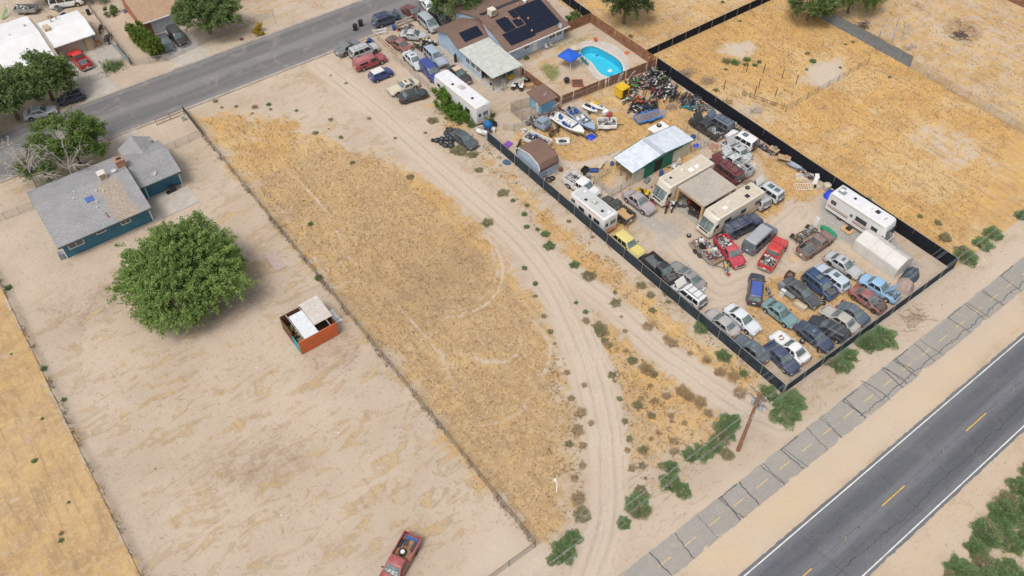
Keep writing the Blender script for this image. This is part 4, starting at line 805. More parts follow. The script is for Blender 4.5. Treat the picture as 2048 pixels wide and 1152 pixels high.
# white roofed house
t = house('white_roof_house', 'long house with a bright white painted roof and tan garage door', 8, 18, 128, 141)
WRF = M('white_roof_coating', (.66, .66, .655), .8, var=.05, scale=.6, dirt=.22, dirtcol=(.42, .40, .37))
TANW = siding('tan_stucco', (.40, .33, .26), 'Z', 2, .2)
put(gable_walls(11.9, 17.8, 131.4, 139.0, 2.45, 3.1, 'x'), 'garage_wall', TANW, t)
put(gable_roof(10.9, 18.3, 130.6, 139.0, 2.5, 3.25, 'x'), 'garage_roof', WRF, t)
put(gable_walls(-16, 11.85, 127.6, 141.5, 2.45, 3.6, 'x'), 'wall', TANW, t)
put(gable_roof(-16.5, 11.4, 126.9, 142.2, 2.5, 3.72, 'x'), 'roof', WRF, t)
put(MB().bx(12.4, 16.2, 131.32, 131.4, .05, 2.2), 'garage_door', M('tan_door', (.42, .36, .29), .7), t); put(MB().bx(16.5, 17.4, 131.2, 131.38, .05, 2.1), 'plywood_board', M('plywood', (.50, .36, .22), .8), t)
put(MB().bx(12.2, 13.1, 134.4, 135.8, 3.0, 3.75), 'chimney', M('tan_brick', (.46, .34, .24), .9, var=.2, scale=4), t)
for x, y in ((8.6, 134), (7.6, 136.5), (10.2, 138), (13.9, 137.4), (14.8, 137.9), (5.0, 133)): vent(t, x, y, 3.2, GALV, .12, .35)

# brick house with brown roof
BRK, tt, bb = newmat('orange_brick'); br = nd(tt, 'ShaderNodeTexBrick', Scale=4.); br.inputs['Color1'].default_value = (.40, .13, .06, 1); br.inputs['Color2'].default_value = (.33, .10, .05, 1); br.inputs['Mortar'].default_value = (.40, .30, .24, 1); mp = nd(tt, 'ShaderNodeMapping'); mp.inputs['Rotation'].default_value = (R(90), 0, 0); tt.links.new(wpos(tt), mp.inputs[0]); tt.links.new(mp.outputs[0], br.inputs[0]); tt.links.new(br.outputs[0], bb.inputs['Base Color']); bb.inputs['Roughness'].default_value = .9
TSH = shingle('tan_shingles', (.31, .20, .125), (.40, .27, .175), 3.2)
t = house('brick_house', 'orange brick house with tan shingle roof and white garage door', 25, 45, 129, 141)
put(gable_walls(25.4, 31.2, 129.7, 139.5, 2.45, 3.9, 'x', 135.4), 'garage_wall', BRK, t); put(gable_roof(24.9, 31.6, 128.9, 142, 2.5, 4.0, 'x', 135.4), 'garage_roof', TSH, t)
put(gable_walls(31.61, 50, 130.8, 141.5, 2.45, 3.9, 'x'), 'wall', BRK, t); put(gable_roof(31.62, 50.4, 130.1, 142.2, 2.55, 4.15, 'x'), 'roof', TSH, t)
put(MB().bx(26.5, 30.6, 129.6, 129.72, .05, 2.2), 'garage_door', M('grey_white_door', (.52, .55, .60), .6), t)
window(t, (37.8, 130.8, 1.6), 1.3, 1.0, 'y-'); window(t, (35, 130.8, 1.6), 1.0, .9, 'y-'); door(t, (33.1, 130.8, .05), .9, 2.05, 'y-', WHITE)
put(MB().bx(24.9, 31.6, 128.78, 128.89, 2.5, 2.66), 'gutter', WHITE, t)

# gambrel barn shed by the fence
GAM = shingle('brown_felt', (.165, .098, .075), (.19, .118, .09), 2.0)
t = thing('gambrel_shed', 'brown curved roof storage shed with pale blue gable wall against the dark fence', 'shed', (55.2, 67.6, 0))
prof = [(65.25, 1.2), (65.0, 2.0), (65.35, 2.75), (67.2, 3.25), (69.6, 2.75), (70.4, 1.95), (70.1, 1.2)]
def arc_roof(x0, x1, d):
    m = MB(); m.loft([[(x0, y, z), (x1, y, z), (x1, y, z+d), (x0, y, z+d)] for y, z in prof]); return m
put(arc_roof(53.75, 57.0, .09), 'roof', GAM, t)
PW = siding('pale_blue_boards', (.40, .50, .62), 'Y', 2.4, .35)
wl = MB(); q = [(65.3, .0, 1.2), (65.3, 1.2, 2.0), (65.45, 2.7, 2.7), (67.2, 3.2, 3.2), (69.5, 2.7, 2.7), (70.05, 0, 1.9)]
wl.loft([[(xx, y, z) for xx in (53.95,) for y, z in ((65.3, 0), (70.05, 0), (70.1, 1.3))]+[(53.95, 70.2, 1.95), (53.95, 69.5, 2.7), (53.95, 67.2, 3.2), (53.95, 65.45, 2.7), (53.95, 65.12, 2.0)], [(56.9, y, z) for y, z in ((65.3, 0), (70.05, 0), (70.1, 1.3), (70.2, 1.95), (69.5, 2.7), (67.2, 3.2), (65.45, 2.7), (65.12, 2.0))]]); put(wl, 'wall', PW, t)
tr_ = MB()
for i in range(len(prof)-1): tr_.cyl((53.72, prof[i][0], prof[i][1]+.03), (53.72, prof[i+1][0], prof[i+1][1]+.03), .06, n=4)
put(tr_, 'trim', WHITE, t)

# metal barn
t = thing('metal_barn', 'cream metal barn with ribbed silver roof and green trim and sliding doors', 'barn', (68.3, 58.6, 0))
CRW = siding('cream_metal', (.52, .49, .40), 'X', 3.2, .2); SRF = siding('silver_ribbed', (.56, .60, .66), 'Y', 2.6, .08); GRN = M('green_trim', (.012, .13, .095), .5, var=.15)
GRND = siding('green_door', (.012, .15, .105), 'X', 4, .1)
put(MB().bx(66.2, 73.7, 57.25, 60.55, 0, 2.35), 'wall', CRW, t)
put(MB().bx(63.1, 66.15, 57.25, 57.32, 0, 2.3), 'side_wall', CRW, t); put(MB().bx(63.1, 66.15, 60.45, 60.52, .9, 2.3), 'side_wall', M('back_wood', (.30, .22, .15), .9), t)
def shed_roof(xa, za, xb, zb):
    m = MB(); m.loft([[(xa, 56.95, za), (xa, 60.8, za), (xa, 60.8, za+.08), (xa, 56.95, za+.08)], [(xb, 56.95, zb), (xb, 60.8, zb), (xb, 60.8, zb+.08), (xb, 56.95, zb+.08)]]); return m
put(shed_roof(62.75, 2.35, 67.98, 2.95), 'roof', SRF, t); put(shed_roof(68.02, 2.95, 73.9, 2.4), 'roof', SRF, t); put(MB().bx(67.7, 68.35, 56.93, 60.82, 3.0, 3.09), 'ridge_cap', M('ridge_silver', (.5, .53, .58), .4, .3), t)
for y in (56.9, 60.85):
    fm = MB(); fm.cyl((62.72, y, 2.38), (68, y, 2.98), .075, n=4); put(fm, 'fascia', GRN, t); fm = MB(); fm.cyl((68, y, 2.98), (73.95, y, 2.43), .075, n=4); put(fm, 'fascia', GRN, t)
put(MB().bx(65.2, 66.9, 57.12, 57.22, .05, 2.1), 'sliding_door', GRND, t); put(MB().bx(68.4, 70.3, 57.12, 57.22, .05, 2.1), 'sliding_door', GRND, t); put(MB().bx(64.6, 72, 57.08, 57.2, 2.12, 2.24), 'door_track', GRN, t)
put(MB().bx(66.95, 68.35, 57.2, 57.24, .05, 2.08), 'doorway_shade_sheet', M('painted_interior_shade', (.03, .028, .025), .9), t)  # dark sheet on the solid wall, painting the shade inside an open door
for y in (58.3, 59.5): put(MB().bx(63.1, 63.22, y-.06, y+.06, 0, 2.35), 'post', WOOD, t)

# white box with a tyre on its roof
t = thing('white_box_room', 'white flat topped plywood box room behind the metal barn', 'shed', (72.1, 61.8, 0))
put(MB().bx(70.9, 73.2, 61.05, 62.5, 0, 2.2), 'wall', M('tan_panel', (.44, .36, .25), .8, dirt=.2), t); put(MB().bx(70.7, 73.4, 60.95, 62.65, 2.2, 2.3), 'roof', M('white_panel_roof', (.68, .67, .64), .7, var=.06, dirt=.12), t)

# carport
t = thing('carport', 'wooden carport with flat grey shingle roof between two motorhomes', 'carport', (68, 49.2, 0))
FSH = shingle('sandy_felt', (.36, .32, .27), (.43, .385, .325), 2.0)
put(MB().bx(65.1, 71.0, 46.6, 51.25, 2.86, 2.98), 'roof', FSH, t)
for x0, x1, y0, y1 in ((65.15, 65.35, 46.7, 51.2), (70.7, 70.9, 46.7, 51.2)): put(MB().bx(x0, x1, y0, y1, 2.56, 2.86), 'beam', PALEWOOD, t)
for y0 in (46.7, 51.0): put(MB().bx(65.4, 70.65, y0, y0+.15, 2.62, 2.86), 'joist', PALEWOOD, t)
for x in (65.25, 70.8):
    for y in (46.8, 51.1): put(MB().bx(x-.16, x+.16, y-.16, y+.16, 0, 2.56), 'post', PALEWOOD, t)
for y in (47.9, 48.9, 49.9): put(MB().bx(65.4, 70.65, y-.04, y+.04, 2.66, 2.86), 'joist', PALEWOOD, t)

# arched fabric shelter
t = thing('arched_shelter', 'white fabric tunnel shelter on gravel beside the striped motorhome', 'shelter', (78.3, 29.2, 0))
pf = [(76.85, 0), (76.82, 1.0), (76.86, 1.55), (77.15, 1.85), (77.75, 2.15), (78.35, 2.38), (78.95, 2.15), (79.55, 1.85), (79.84, 1.55), (79.88, 1.0), (79.85, 0)]
FAB = M('ivory_fabric', (.56, .54, .505), .75, var=.06, scale=1.0, dirt=.15); mb = MB(); rings = []
for k in range(13):
    y = 26.1+k*6.1/12; s = 1+(.012 if k % 2 else -.004); rings.append([(78.35+(x-78.35)*s, y, z*s) for x, z in pf])
mb.loft(rings, False, True); put(mb, 'cover', FAB, t, 24)
for k in (0, 4, 8, 12): put(MB().tube([(78.35+(x-78.35)*1.02, 26.06+k*6.18/12, z*1.02+.005) for x, z in pf], .025, 5), 'hoop', FAB, t)

# roofless container shed in the near yard
ORG = siding('orange_corrugated', (.62, .15, .05), 'X', 2.6, .06)
t = thing('container_shed', 'orange corrugated open container with old garage door panels for a roof', 'shed', (17.6, 60.8, 0))
DKW = M('dark_inside', (.10, .075, .055), .9, var=.3)
cw = MB(); n = 46
for k in range(n): cw.bx(15.2+k*4.7/n, 15.2+(k+.62)*4.7/n, 58.62, 58.68, .05, 2.15)
cw.bx(15.2, 19.9, 58.68, 58.72, .05, 2.15); put(cw, 'front_wall', ORG, t)
put(MB().bx(19.86, 19.92, 58.73, 63.1, .05, 2.15), 'side_wall', RUSTM, t); put(MB().bx(15.2, 19.85, 63.1, 63.16, .05, 2.15), 'back_wall', RUSTM, t)
put(MB().bx(15.18, 15.24, 60.4, 63.09, .05, 2.1), 'side_wall', RUSTM, t); put(MB().bx(15.18, 15.24, 58.73, 60.35, .05, 1.55), 'blue_panel', M('cyan_panel', (.02, .30, .36), .6), t)
for x in (15.9, 17.6, 19.2): put(MB().bx(x-.05, x+.05, 58.73, 63.09, 2.06, 2.15), 'crossbar', M('grey_rail', (.30, .25, .22), .7), t)
put(MB().bx(15.3, 19.8, 58.75, 63.05, .0, .12), 'floor', DKW, t)
rg = random.Random(3); db = MB()
for k in range(90):
    x, y = rg.uniform(15.35, 17.2), rg.uniform(58.9, 62.9); db.box((x, y, rg.uniform(.15, .8)), (rg.uniform(.1, .5), rg.uniform(.1, .4), rg.uniform(.1, .4)), rz=rg.uniform(0, 3))
put(db, 'debris', M('brush_debris', (.26, .20, .11), .95, var=.4, scale=5), t)
def garage_panel(x0, x1, y0, y1, z, nxp, nyp, mat, name, rot=0):
    m = MB().bx(x0, x1, y0, y1, z, z+.05)
    for i in range(nxp):
        for j in range(nyp):
            w_, h_ = (x1-x0)/nxp, (y1-y0)/nyp; cx, cy = x0+(i+.5)*w_, y0+(j+.5)*h_
            for dx, dy, lx, ly in ((0, h_*.36, w_*.76, .04), (0, -h_*.36, w_*.76, .04), (w_*.36, 0, .04, h_*.72), (-w_*.36, 0, .04, h_*.72)): m.box((cx+dx, cy+dy, z+.065), (lx, ly, .035))
    return put(m, name, mat, t)
PNW = M('chalky_white_panel', (.55, .50, .46), .8, var=.08, dirt=.4, dirtcol=(.34, .26, .21)); PNB = M('bright_white_panel', (.64, .66, .68), .55, var=.06, dirt=.3, dirtcol=(.38, .36, .34))
garage_panel(17.75, 20.05, 59.75, 63.45, 2.17, 4, 6, PNW, 'roof_panel'); garage_panel(16.0, 17.7, 58.65, 62.5, 2.17, 2, 4, PNB, 'roof_panel')
tag(MB().bx(20.25, 21.1, 60.7, 62.3, .0, .09).bx(20.4, 21.2, 60.2, 60.6, 0, .07).build('fallen_garage_door', PNB), 'bright white door panel lying on sand beside the orange container', 'panel')
# ---------------------------------------------------------------- fences
def meshmat(name, col, alpha):
    m, t, b = newmat(name); t.nodes.remove(b); out = t.nodes['Material Output']
    d = nd(t, 'ShaderNodeBsdfDiffuse'); d.inputs[0].default_value = (*col, 1); tr = nd(t, 'ShaderNodeBsdfTransparent'); mx = nd(t, 'ShaderNodeMixShader')
    n = ramp(t, noise(t, wpos(t), 9, 3), .2, .8); f = mth(t, 'ADD', mth(t, 'MULTIPLY', n, .12), alpha-.06)
    t.links.new(f, mx.inputs[0]); t.links.new(tr.outputs[0], mx.inputs[1]); t.links.new(d.outputs[0], mx.inputs[2]); t.links.new(mx.outputs[0], out.inputs[0]); return m
LINK = meshmat('chain_link', (.25, .25, .24), .20); LINKD = meshmat('rusty_chain_link', (.20, .17, .14), .34)
SCREEN = M('black_screen', (.010, .012, .018), .85, var=.3, scale=1.2, dirt=.06, dirtcol=(.06, .06, .06), spec=.15)
SCREENG = M('slate_screen', (.030, .040, .050), .85, var=.3, scale=1.2, dirt=.10, dirtcol=(.08, .08, .08), spec=.15)
SCRGREY = M('grey_screen', (.17, .19, .20), .8, var=.2)
POSTM = {}
def post_mesh(h, r):
    k = (round(h, 2), r)
    if k not in POSTM: POSTM[k] = MB().cyl((0, 0, -.3), (0, 0, h), r, n=6).cyl((0, 0, h), (0, 0, h+.04), r*1.3, r*.5, n=6).mesh('post')
    return POSTM[k]
def fence(name, label, pts, h, panel, pname='mesh_panel', sp=3.0, r=.03, rail=True, postmat=GALV, railmat=None, cat='fence', wave=.0, postside=0, ph=.06, z0=.03):
    t = thing(name, label, cat, (pts[0][0], pts[0][1], 0)); o = Vector((pts[0][0], pts[0][1], 0)); rr = random.Random(len(label)+int(h*10))
    for a, b_ in zip(pts, pts[1:]):
        a, b_ = Vector((*a, 0)), Vector((*b_, 0)); L = (b_-a).length; n = max(1, round(L/sp)); d = (b_-a)/n; u = d.normalized(); nrm = Vector((-u.y, u.x, 0))
        for i in range(n+1):
            if i == n and b_ != Vector((*pts[-1], 0)): continue
            po = obj('post', post_mesh(h+ph, r), postmat, t); po.location = a+d*i-o+nrm*postside; po.rotation_euler = (rr.uniform(-.02, .02), rr.uniform(-.02, .02), 0)
        for i in range(n):
            p, q = a+d*i-o, a+d*(i+1)-o; mb = MB(); K = 6 if wave else 1; rows = []
            sag = rr.uniform(0, wave)
            for k in range(K+1):
                c = p+(q-p)*k/K; bul = math.sin(PI*k/K)*wave*rr.uniform(.3, 1.)
                rows.append([c+nrm*(bul*.5)+Vector((0, 0, z0)), c+nrm*bul+Vector((0, 0, h*.5)), c+Vector((0, 0, h-math.sin(PI*k/K)*sag*.4))])
            mb.grid(rows)
            if panel: mb.build(pname, panel, t)
            if rail: MB().cyl(p+Vector((0, 0, h+.01))+nrm*postside, q+Vector((0, 0, h+.01))+nrm*postside, .022, n=5).build('top_rail', railmat or postmat, t)
    return t
fence('chain_link_fence', 'rusty chain link fence edging the golden field by the bare sandy yard', [(-8.35, 26), (-8.35, 108)], 1.25, LINKD, sp=3.05, postmat=DKMETAL)
fence('chain_link_fence', 'chain link fence between bare sandy yard and the mown field', [(22.1, 25.6), (22.1, 100.8)], 1.25, LINKD, sp=3.05, postmat=DKMETAL)
fence('dark_rail_fence', 'dark boarded stretch of fence where the field meets the street', [(22.1, 100.9), (22.2, 107.6)], 1.15, M('dark_board', (.07, .055, .045), .9), 'board', sp=2.2, postmat=DKMETAL)
fence('chain_link_fence', 'chain link fence running across the foot of the sandy yard', [(-8.3, 25.5), (22.0, 25.5)], 1.2, LINKD, sp=3.05, postmat=DKMETAL)
fence('chain_link_fence', 'chain link fence beside the teal house porch', [(16.2, 100.6), (22.0, 100.85)], 1.2, LINK, sp=1.95)
fence('chain_link_fence', 'chain link fence on the bare side of the teal house', [(-8.2, 100.5), (-1.2, 100.2)], 1.2, LINK, sp=1.75)
def railing(label, x0, x1, y, h=1.05):
    t = thing('iron_railing', label, 'railing', (x0, y, 0)); L = x1-x0
    for z in (.12, h): MB().bx(0, L, -.02, .02, z-.025, z+.025).build('rail', RUSTM, t)
    for x in (0, L/2, L): MB().bx(x-.03, x+.03, -.03, .03, 0, h+.08).build('post', RUSTM, t)
    me = MB().cyl((0, 0, .12), (0, 0, h), .013, n=4).mesh('baluster')
    for k in range(1, int(L/.22)):
        if abs(k*.22-L/2) > .06: o = obj('baluster', me, RUSTM, t); o.location = (k*.22, 0, 0)
railing('rusty iron railing between driveway and field corner', 17.9, 22.0, 107.1); railing('rusty iron railing on the tree side of the driveway', 7.6, 11.2, 107.0)
DARKC = 'slate dark screened fence beside the dirt track'
fence('screened_fence', DARKC, [(53.25, 76.0), (53.4, 48), (53.65, 23.1)], 1.75, SCREENG, 'screen_panel', 3.0, .035, postside=-.045, wave=-.05)
fence('screened_fence', 'dark screened fence along the roadside ahead of the parked wrecks', [(53.72, 23.0), (83.75, 22.7)], 1.85, SCREENG, 'screen_panel', 3.0, .035, postside=-.045, wave=.07)
fence('screened_fence', 'black screened fence between the car yard and the dry lot', [(83.7, 22.75), (83.75, 74.4)], 1.95, SCREEN, 'screen_panel', 3.0, .035, postside=-.045, wave=.05)
fence('screened_fence', 'low black screened fence running across the dry lot towards the trees', [(84.1, 77.4), (113, 77.0)], 1.5, SCREEN, 'screen_panel', 3.0, .03, postside=-.045, wave=.06)
fence('screened_fence', 'black screened fence beside the pale blue house', [(84.3, 90.3), (84.8, 104)], 1.7, SCREEN, 'screen_panel', 3.0, .03, postside=.045, wave=.05)
fence('screened_fence', 'slack grey screened fence dividing the two dry lots', [(114.8, 70), (114.8, 51.4)], 1.9, SCRGREY, 'screen_panel', 2.6, .035, postside=.045, wave=.12, postmat=DKMETAL)
fence('chain_link_fence', 'thin wire fence continuing from the grey screen', [(114.8, 51.3), (113.6, 24)], 1.5, LINK, sp=3.4)
fence('chain_link_fence', 'sagging wire fence crossing the dry golden lot', [(91.3, 55.4), (110.4, 55.7)], 1.2, LINK, sp=2.4, rail=False, postmat=RUSTM)
fence('chain_link_fence', 'chain link fence between sand lot and the white fifth wheel trailer', [(53.2, 76.1), (53.3, 100.9)], 1.2, LINK, sp=2.6)
fence('chain_link_fence', 'chain link fence along the wooden fence behind the boats', [(65.6, 75.7), (76, 75.2)], 1.3, LINK, sp=2.5)
fence('chain_link_gate', 'leaning chain link gate panel on the sandy yard', [(56.5, 76.6), (57.4, 75.5)], 1.2, LINK, sp=2, cat='gate'); fence('chain_link_fence', 'short chain link run between gate panel and wrecked cab', [(57.5, 75.5), (60.2, 75.1)], 1.1, LINK, sp=1.4)
fence('dog_kennel', 'wire dog kennel beside the small blue shed', [(62.6, 78.4), (59.7, 79.2), (59.7, 76.6), (62.9, 76.3)], 1.8, LINKD, sp=1.5, cat='kennel')
fence('chain_link_fence', 'chain link gate across the white roof house driveway', [(11.6, 123.0), (16.3, 122.6)], 1.15, LINK, sp=2.35); fence('chain_link_fence', 'chain link fence between driveway and cactus bed', [(16.4, 122.7), (16.7, 126.5)], 1.15, LINK, sp=1.9)
fence('chain_link_fence', 'chain link fence dividing white roof house and hedge lot', [(20.4, 123.2), (20.9, 150)], 1.25, LINKD, sp=2.7, postmat=DKMETAL)
fence('slatted_fence', 'pale blue slatted fence beside the cactus bed', [(20.3, 123.6), (19.95, 130.2)], 1.2, M('faded_blue_slats', (.25, .33, .40), .8), 'slat_panel', 1.1)
fence('chain_link_fence', 'low chain link fence in front of the hedge', [(20.6, 123.1), (25.1, 121.3)], 1.1, LINK, sp=2.4); fence('chain_link_gate', 'grey chain link gate before the two dark cars', [(25.2, 121.2), (30.8, 122.0)], 1.15, meshmat('grey_gate_mesh', (.42, .45, .48), .45), sp=2.8, cat='gate')
fence('chain_link_fence', 'chain link fence under the street tree', [(31, 122.2), (44, 122.8)], 1.15, LINK, sp=3)
for k, (a, b_) in enumerate((((0.5, 143.5), (8.5, 143)), ((8.6, 143), (10.5, 152)))):
    fence('pipe_fence', ['white pipe rail fence behind the white roof', 'white pipe rail fence by the backyard slide'][k], [a, b_], 1.2, None, sp=2, postmat=WHITE, r=.04)
# wooden picket fences: posts, rails and boards per bay
PICK = M('redwood_pickets', (.225, .105, .055), .9, var=.42, scale=1.6, dirt=.35, dirtcol=(.30, .22, .16))
def wood_fence(label, a, b_, h=1.75, missing=.02, seed=1):
    t = thing('wooden_fence', label, 'fence', (*a, 0)); r = random.Random(seed); a, b_ = Vector((*a, 0)), Vector((*b_, 0)); L = (b_-a).length; n = max(1, round(L/2.4)); u = (b_-a)/L; o = a.copy(); an = math.atan2(u.y, u.x)
    for i in range(n+1): q = u*(L*i/n); MB().box((q.x, q.y, h/2-.1), (.1, .1, h+.1), rz=an).build('post', WOOD, t)
    for i in range(n):
        p, q = u*(L*i/n), u*(L*(i+1)/n); nr = Vector((-u.y, u.x, 0))*.06
        for z in (.35, h-.3): c = (p+q)/2+nr*1.2; MB().box((c.x, c.y, z), ((q-p).length-.1, .04, .09), rz=an).build('rail', WOOD, t)
        mb = MB(); m = int((q-p).length/.15)
        for k in range(m):
            if r.random() < missing: continue
            c = p+(q-p)*(k+.5)/m-nr; hh = h*r.uniform(.96, 1.03); mb.box((c.x, c.y, hh/2+.03), (.138, .022, hh), rz=an+r.uniform(-.03, .03), ry=r.uniform(-.015, .015))
        tag(mb.build('pickets', PICK, t), kind='stuff')
    return t
wood_fence('tall wooden fence between the pool yard and the dry brown lot', (84.1, 90.1), (84.0, 74.9), seed=2)
wood_fence('wooden fence from the pale blue house corner to the lot corner', (78.2, 90.3), (83.9, 90.2), seed=3)
wood_fence('old wooden fence between the swimming pool and the motorbike heap', (66.8, 76.2), (83.7, 74.75), 1.6, .05, seed=4)
wood_fence('wooden fence from the patio to the small blue shed', (66.5, 85.4), (66.6, 76.5), 1.4, .04, seed=5)
wood_fence('wooden fence at the far edge of the bare pale lot', (144.2, 56), (144.3, 46), 1.8, .0, seed=6)
# broken picket enclosure on the dry lot
t = thing('broken_pen', 'broken weathered picket pen with rusty posts on the dry lot', 'fence', (89.3, 61.9, 0)); r = random.Random(5)
for (x0, y0, x1, y1) in ((0, 0, .9, -2.2), (.9, -2.2, 1.9, -4.9), (1.9, -4.9, 2.3, -6.3), (-4.2, .4, -2.6, -.6)):
    n = int(math.hypot(x1-x0, y1-y0)/.17)
    for k in range(n):
        if r.random() < .25: continue
        x, y = x0+(x1-x0)*k/n, y0+(y1-y0)*k/n; h = r.uniform(.5, 1.0); MB().box((x, y, h/2), (.09, .02, h), rz=r.uniform(0, 3), rx=r.uniform(-.2, .2)).build('picket', WOOD, t)
    c = ((x0+x1)/2, (y0+y1)/2, .6); MB().box(c, (math.hypot(x1-x0, y1-y0), .04, .08), rz=math.atan2(y1-y0, x1-x0)).build('rail', WOOD, t)
for x, y in ((88.3, 64.6), (90.9, 60.9), (92.6, 61.7), (94.2, 65.6), (96.0, 63.8), (97.2, 61.2), (97.8, 59.0), (93.0, 58.8)):
    tag(MB().cyl((0, 0, -.2), (0, 0, 1.5), .06, n=6).box((0, 0, 1.5), (.14, .14, .03)).build('steel_post', RUSTM), 'rusty steel post standing alone in the dry lot', 'post', 'rusty posts on the dry lot').location = (x, y, 0)
# pipe corral pens
def corral(label, pts, h=1.35, n=4):
    t = thing('pipe_corral', label, 'pen', (*pts[0], 0)); o = Vector((*pts[0], 0))
    for a, b_ in zip(pts, pts[1:]):
        a, b_ = Vector((*a, 0))-o, Vector((*b_, 0))-o
        for k in range(n): z = h*(k+1)/n; MB().cyl(a+Vector((0, 0, z)), b_+Vector((0, 0, z)), .028, n=6).build('rail', GALV, t)
        for q in (a, (a+b_)/2): MB().cyl(q, q+Vector((0, 0, h+.05)), .04, n=6).build('post', GALV, t)
corral('galvanised pipe corral under the open end of the metal barn', [(62.7, 57.2), (59.4, 57.0), (59.4, 60.6), (62.6, 60.7)])
corral('pipe rail pen behind the metal barn beside the black pickup', [(73.8, 60.5), (76.6, 60.6), (76.9, 56.7), (74.0, 57.1)], 1.3, 3)

# ---------------------------------------------------------------- utility poles and wires
POLEW = M('pole_wood', (.25, .135, .075), .9, var=.3, scale=6)
def pole(label, x, y):
    t = thing('utility_pole', label, 'pole', (x, y, 0), 0, None)
    MB().cyl((0, 0, -.5), (0, 0, 10.4), .215, .15, n=12).build('shaft', POLEW, t, 40)
    for z, h in ((9.9, 1.35), (8.9, 1.2)):
        a = MB().box((.16, 0, z), (.11, h*2, .13)).build('crossarm', M('crossarm_wood', (.24, .19, .15), .9), t)
        for s in (-1, -.45, .45, 1): MB().cyl((.16, s*h*.93, z+.06), (.16, s*h*.93, z+.30), .075, .045, n=8).build('insulator', M('porcelain', (.50, .53, .55), .3), t)
        for s in (-1, 1): MB().cyl((.18, s*h*.75, z), (.15, 0, z-.6), .02, n=4).build('brace', DKMETAL, t)
    for k, (dx, dy) in enumerate(((.42, -.35), (.50, .12), (.34, .52))):
        c = MB().cyl((dx, dy, 7.6), (dx, dy, 8.5), .24, n=12).cyl((dx, dy, 8.5), (dx, dy, 8.58), .26, .16, n=12).build('transformer', M('transformer_grey', (.36, .40, .44), .5, var=.1), t, 40); MB().cyl((dx, dy, 8.55), (dx, dy, 8.85), .05, .03, n=6).build('bushing', M('porcelain', (.50, .53, .55), .3), t, None).parent = c
    for k in range(5): MB().tube([(.2, -1+.5*k, 9.95), (.45+.05*k, -.5+.3*k, 9.35), (.4, -.3+.2*k, 8.75)], .018, 5).build('jumper_wire', M('wire_grey', (.34, .34, .34), .5), t)
    MB().box((.0, -.2, 2.0), (.22, .03, .06)).build('yellow_tag', M('yellow_tag', (.6, .45, .03), .6), t); MB().box((-.1, -.17, 6.4), (.12, .03, .2)).box((-.1, -.17, 6.9), (.12, .03, .12)).build('number_plate', WHITE, t)
    return t
pole('tall brown wooden utility pole with transformers beside the bike path', 44.83, 21.2)
for x in (-22, 112): pole('wooden utility pole further along the road', x, 21.2)['group'] = 'poles along the road'
WIRE = M('wire_grey')
for z, ys in ((10.2, (-1.25, -.6, .6, 1.25)), (9.2, (-1.1, 1.1)), (7.2, (0.25,))):
    for dy in ys:
        for x0, x1 in ((-22, 44.83), (44.83, 112)):
            pts = [(x0+(x1-x0)*k/14+.16, 21.2+dy, z-.9*4*(k/14)*(1-k/14)) for k in range(15)]
            o = MB().tube([(p[0]-x0, 0, p[2]) for p in pts], .012, 4).build('power_line', WIRE); o.location = (x0, 21.2+dy, 0)
            tag(o, 'thin grey power line strung between the poles along the road', 'wire', 'power lines along the road')
# ---------------------------------------------------------------- trees and shrubs
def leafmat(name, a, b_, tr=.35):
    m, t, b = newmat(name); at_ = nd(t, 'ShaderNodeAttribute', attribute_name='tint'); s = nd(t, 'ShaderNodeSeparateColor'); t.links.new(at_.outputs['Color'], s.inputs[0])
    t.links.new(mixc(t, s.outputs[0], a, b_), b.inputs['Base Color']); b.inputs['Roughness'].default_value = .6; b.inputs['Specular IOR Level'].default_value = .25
    t2 = nd(t, 'ShaderNodeBsdfTranslucent'); t.links.new(mixc(t, s.outputs[0], tuple(x*1.1 for x in a), tuple(x*1.2 for x in b_)), t2.inputs[0]); mx = nd(t, 'ShaderNodeMixShader'); mx.inputs[0].default_value = tr
    o = t.nodes['Material Output']; t.links.new(b.outputs[0], mx.inputs[1]); t.links.new(t2.outputs[0], mx.inputs[2]); t.links.new(mx.outputs[0], o.inputs[0]); return m
def leaves(C, D, size, r, tint, flat=.5, wd=.32):
    """leaf quads (folded diamonds) at centres C with axis directions D"""
    n = len(C); D = D/np.maximum(np.linalg.norm(D, axis=1, keepdims=True), 1e-6); up = r.normal(0, flat, (n, 3)); up[:, 2] += 1
    s = np.cross(D, up); s /= np.maximum(np.linalg.norm(s, axis=1, keepdims=True), 1e-6); sz = size*r.uniform(.6, 1.3, (n, 1))
    a, b_, c, d = C-D*sz*.5, C+s*sz*wd, C+D*sz*.6, C-s*sz*wd
    V = np.stack([a, b_, c, d], 1).reshape(-1, 3); t4 = np.repeat(np.stack([tint]*3+[np.ones(n)], 1), 4, 0)
    return V, np.arange(4*n).reshape(-1, 4), t4
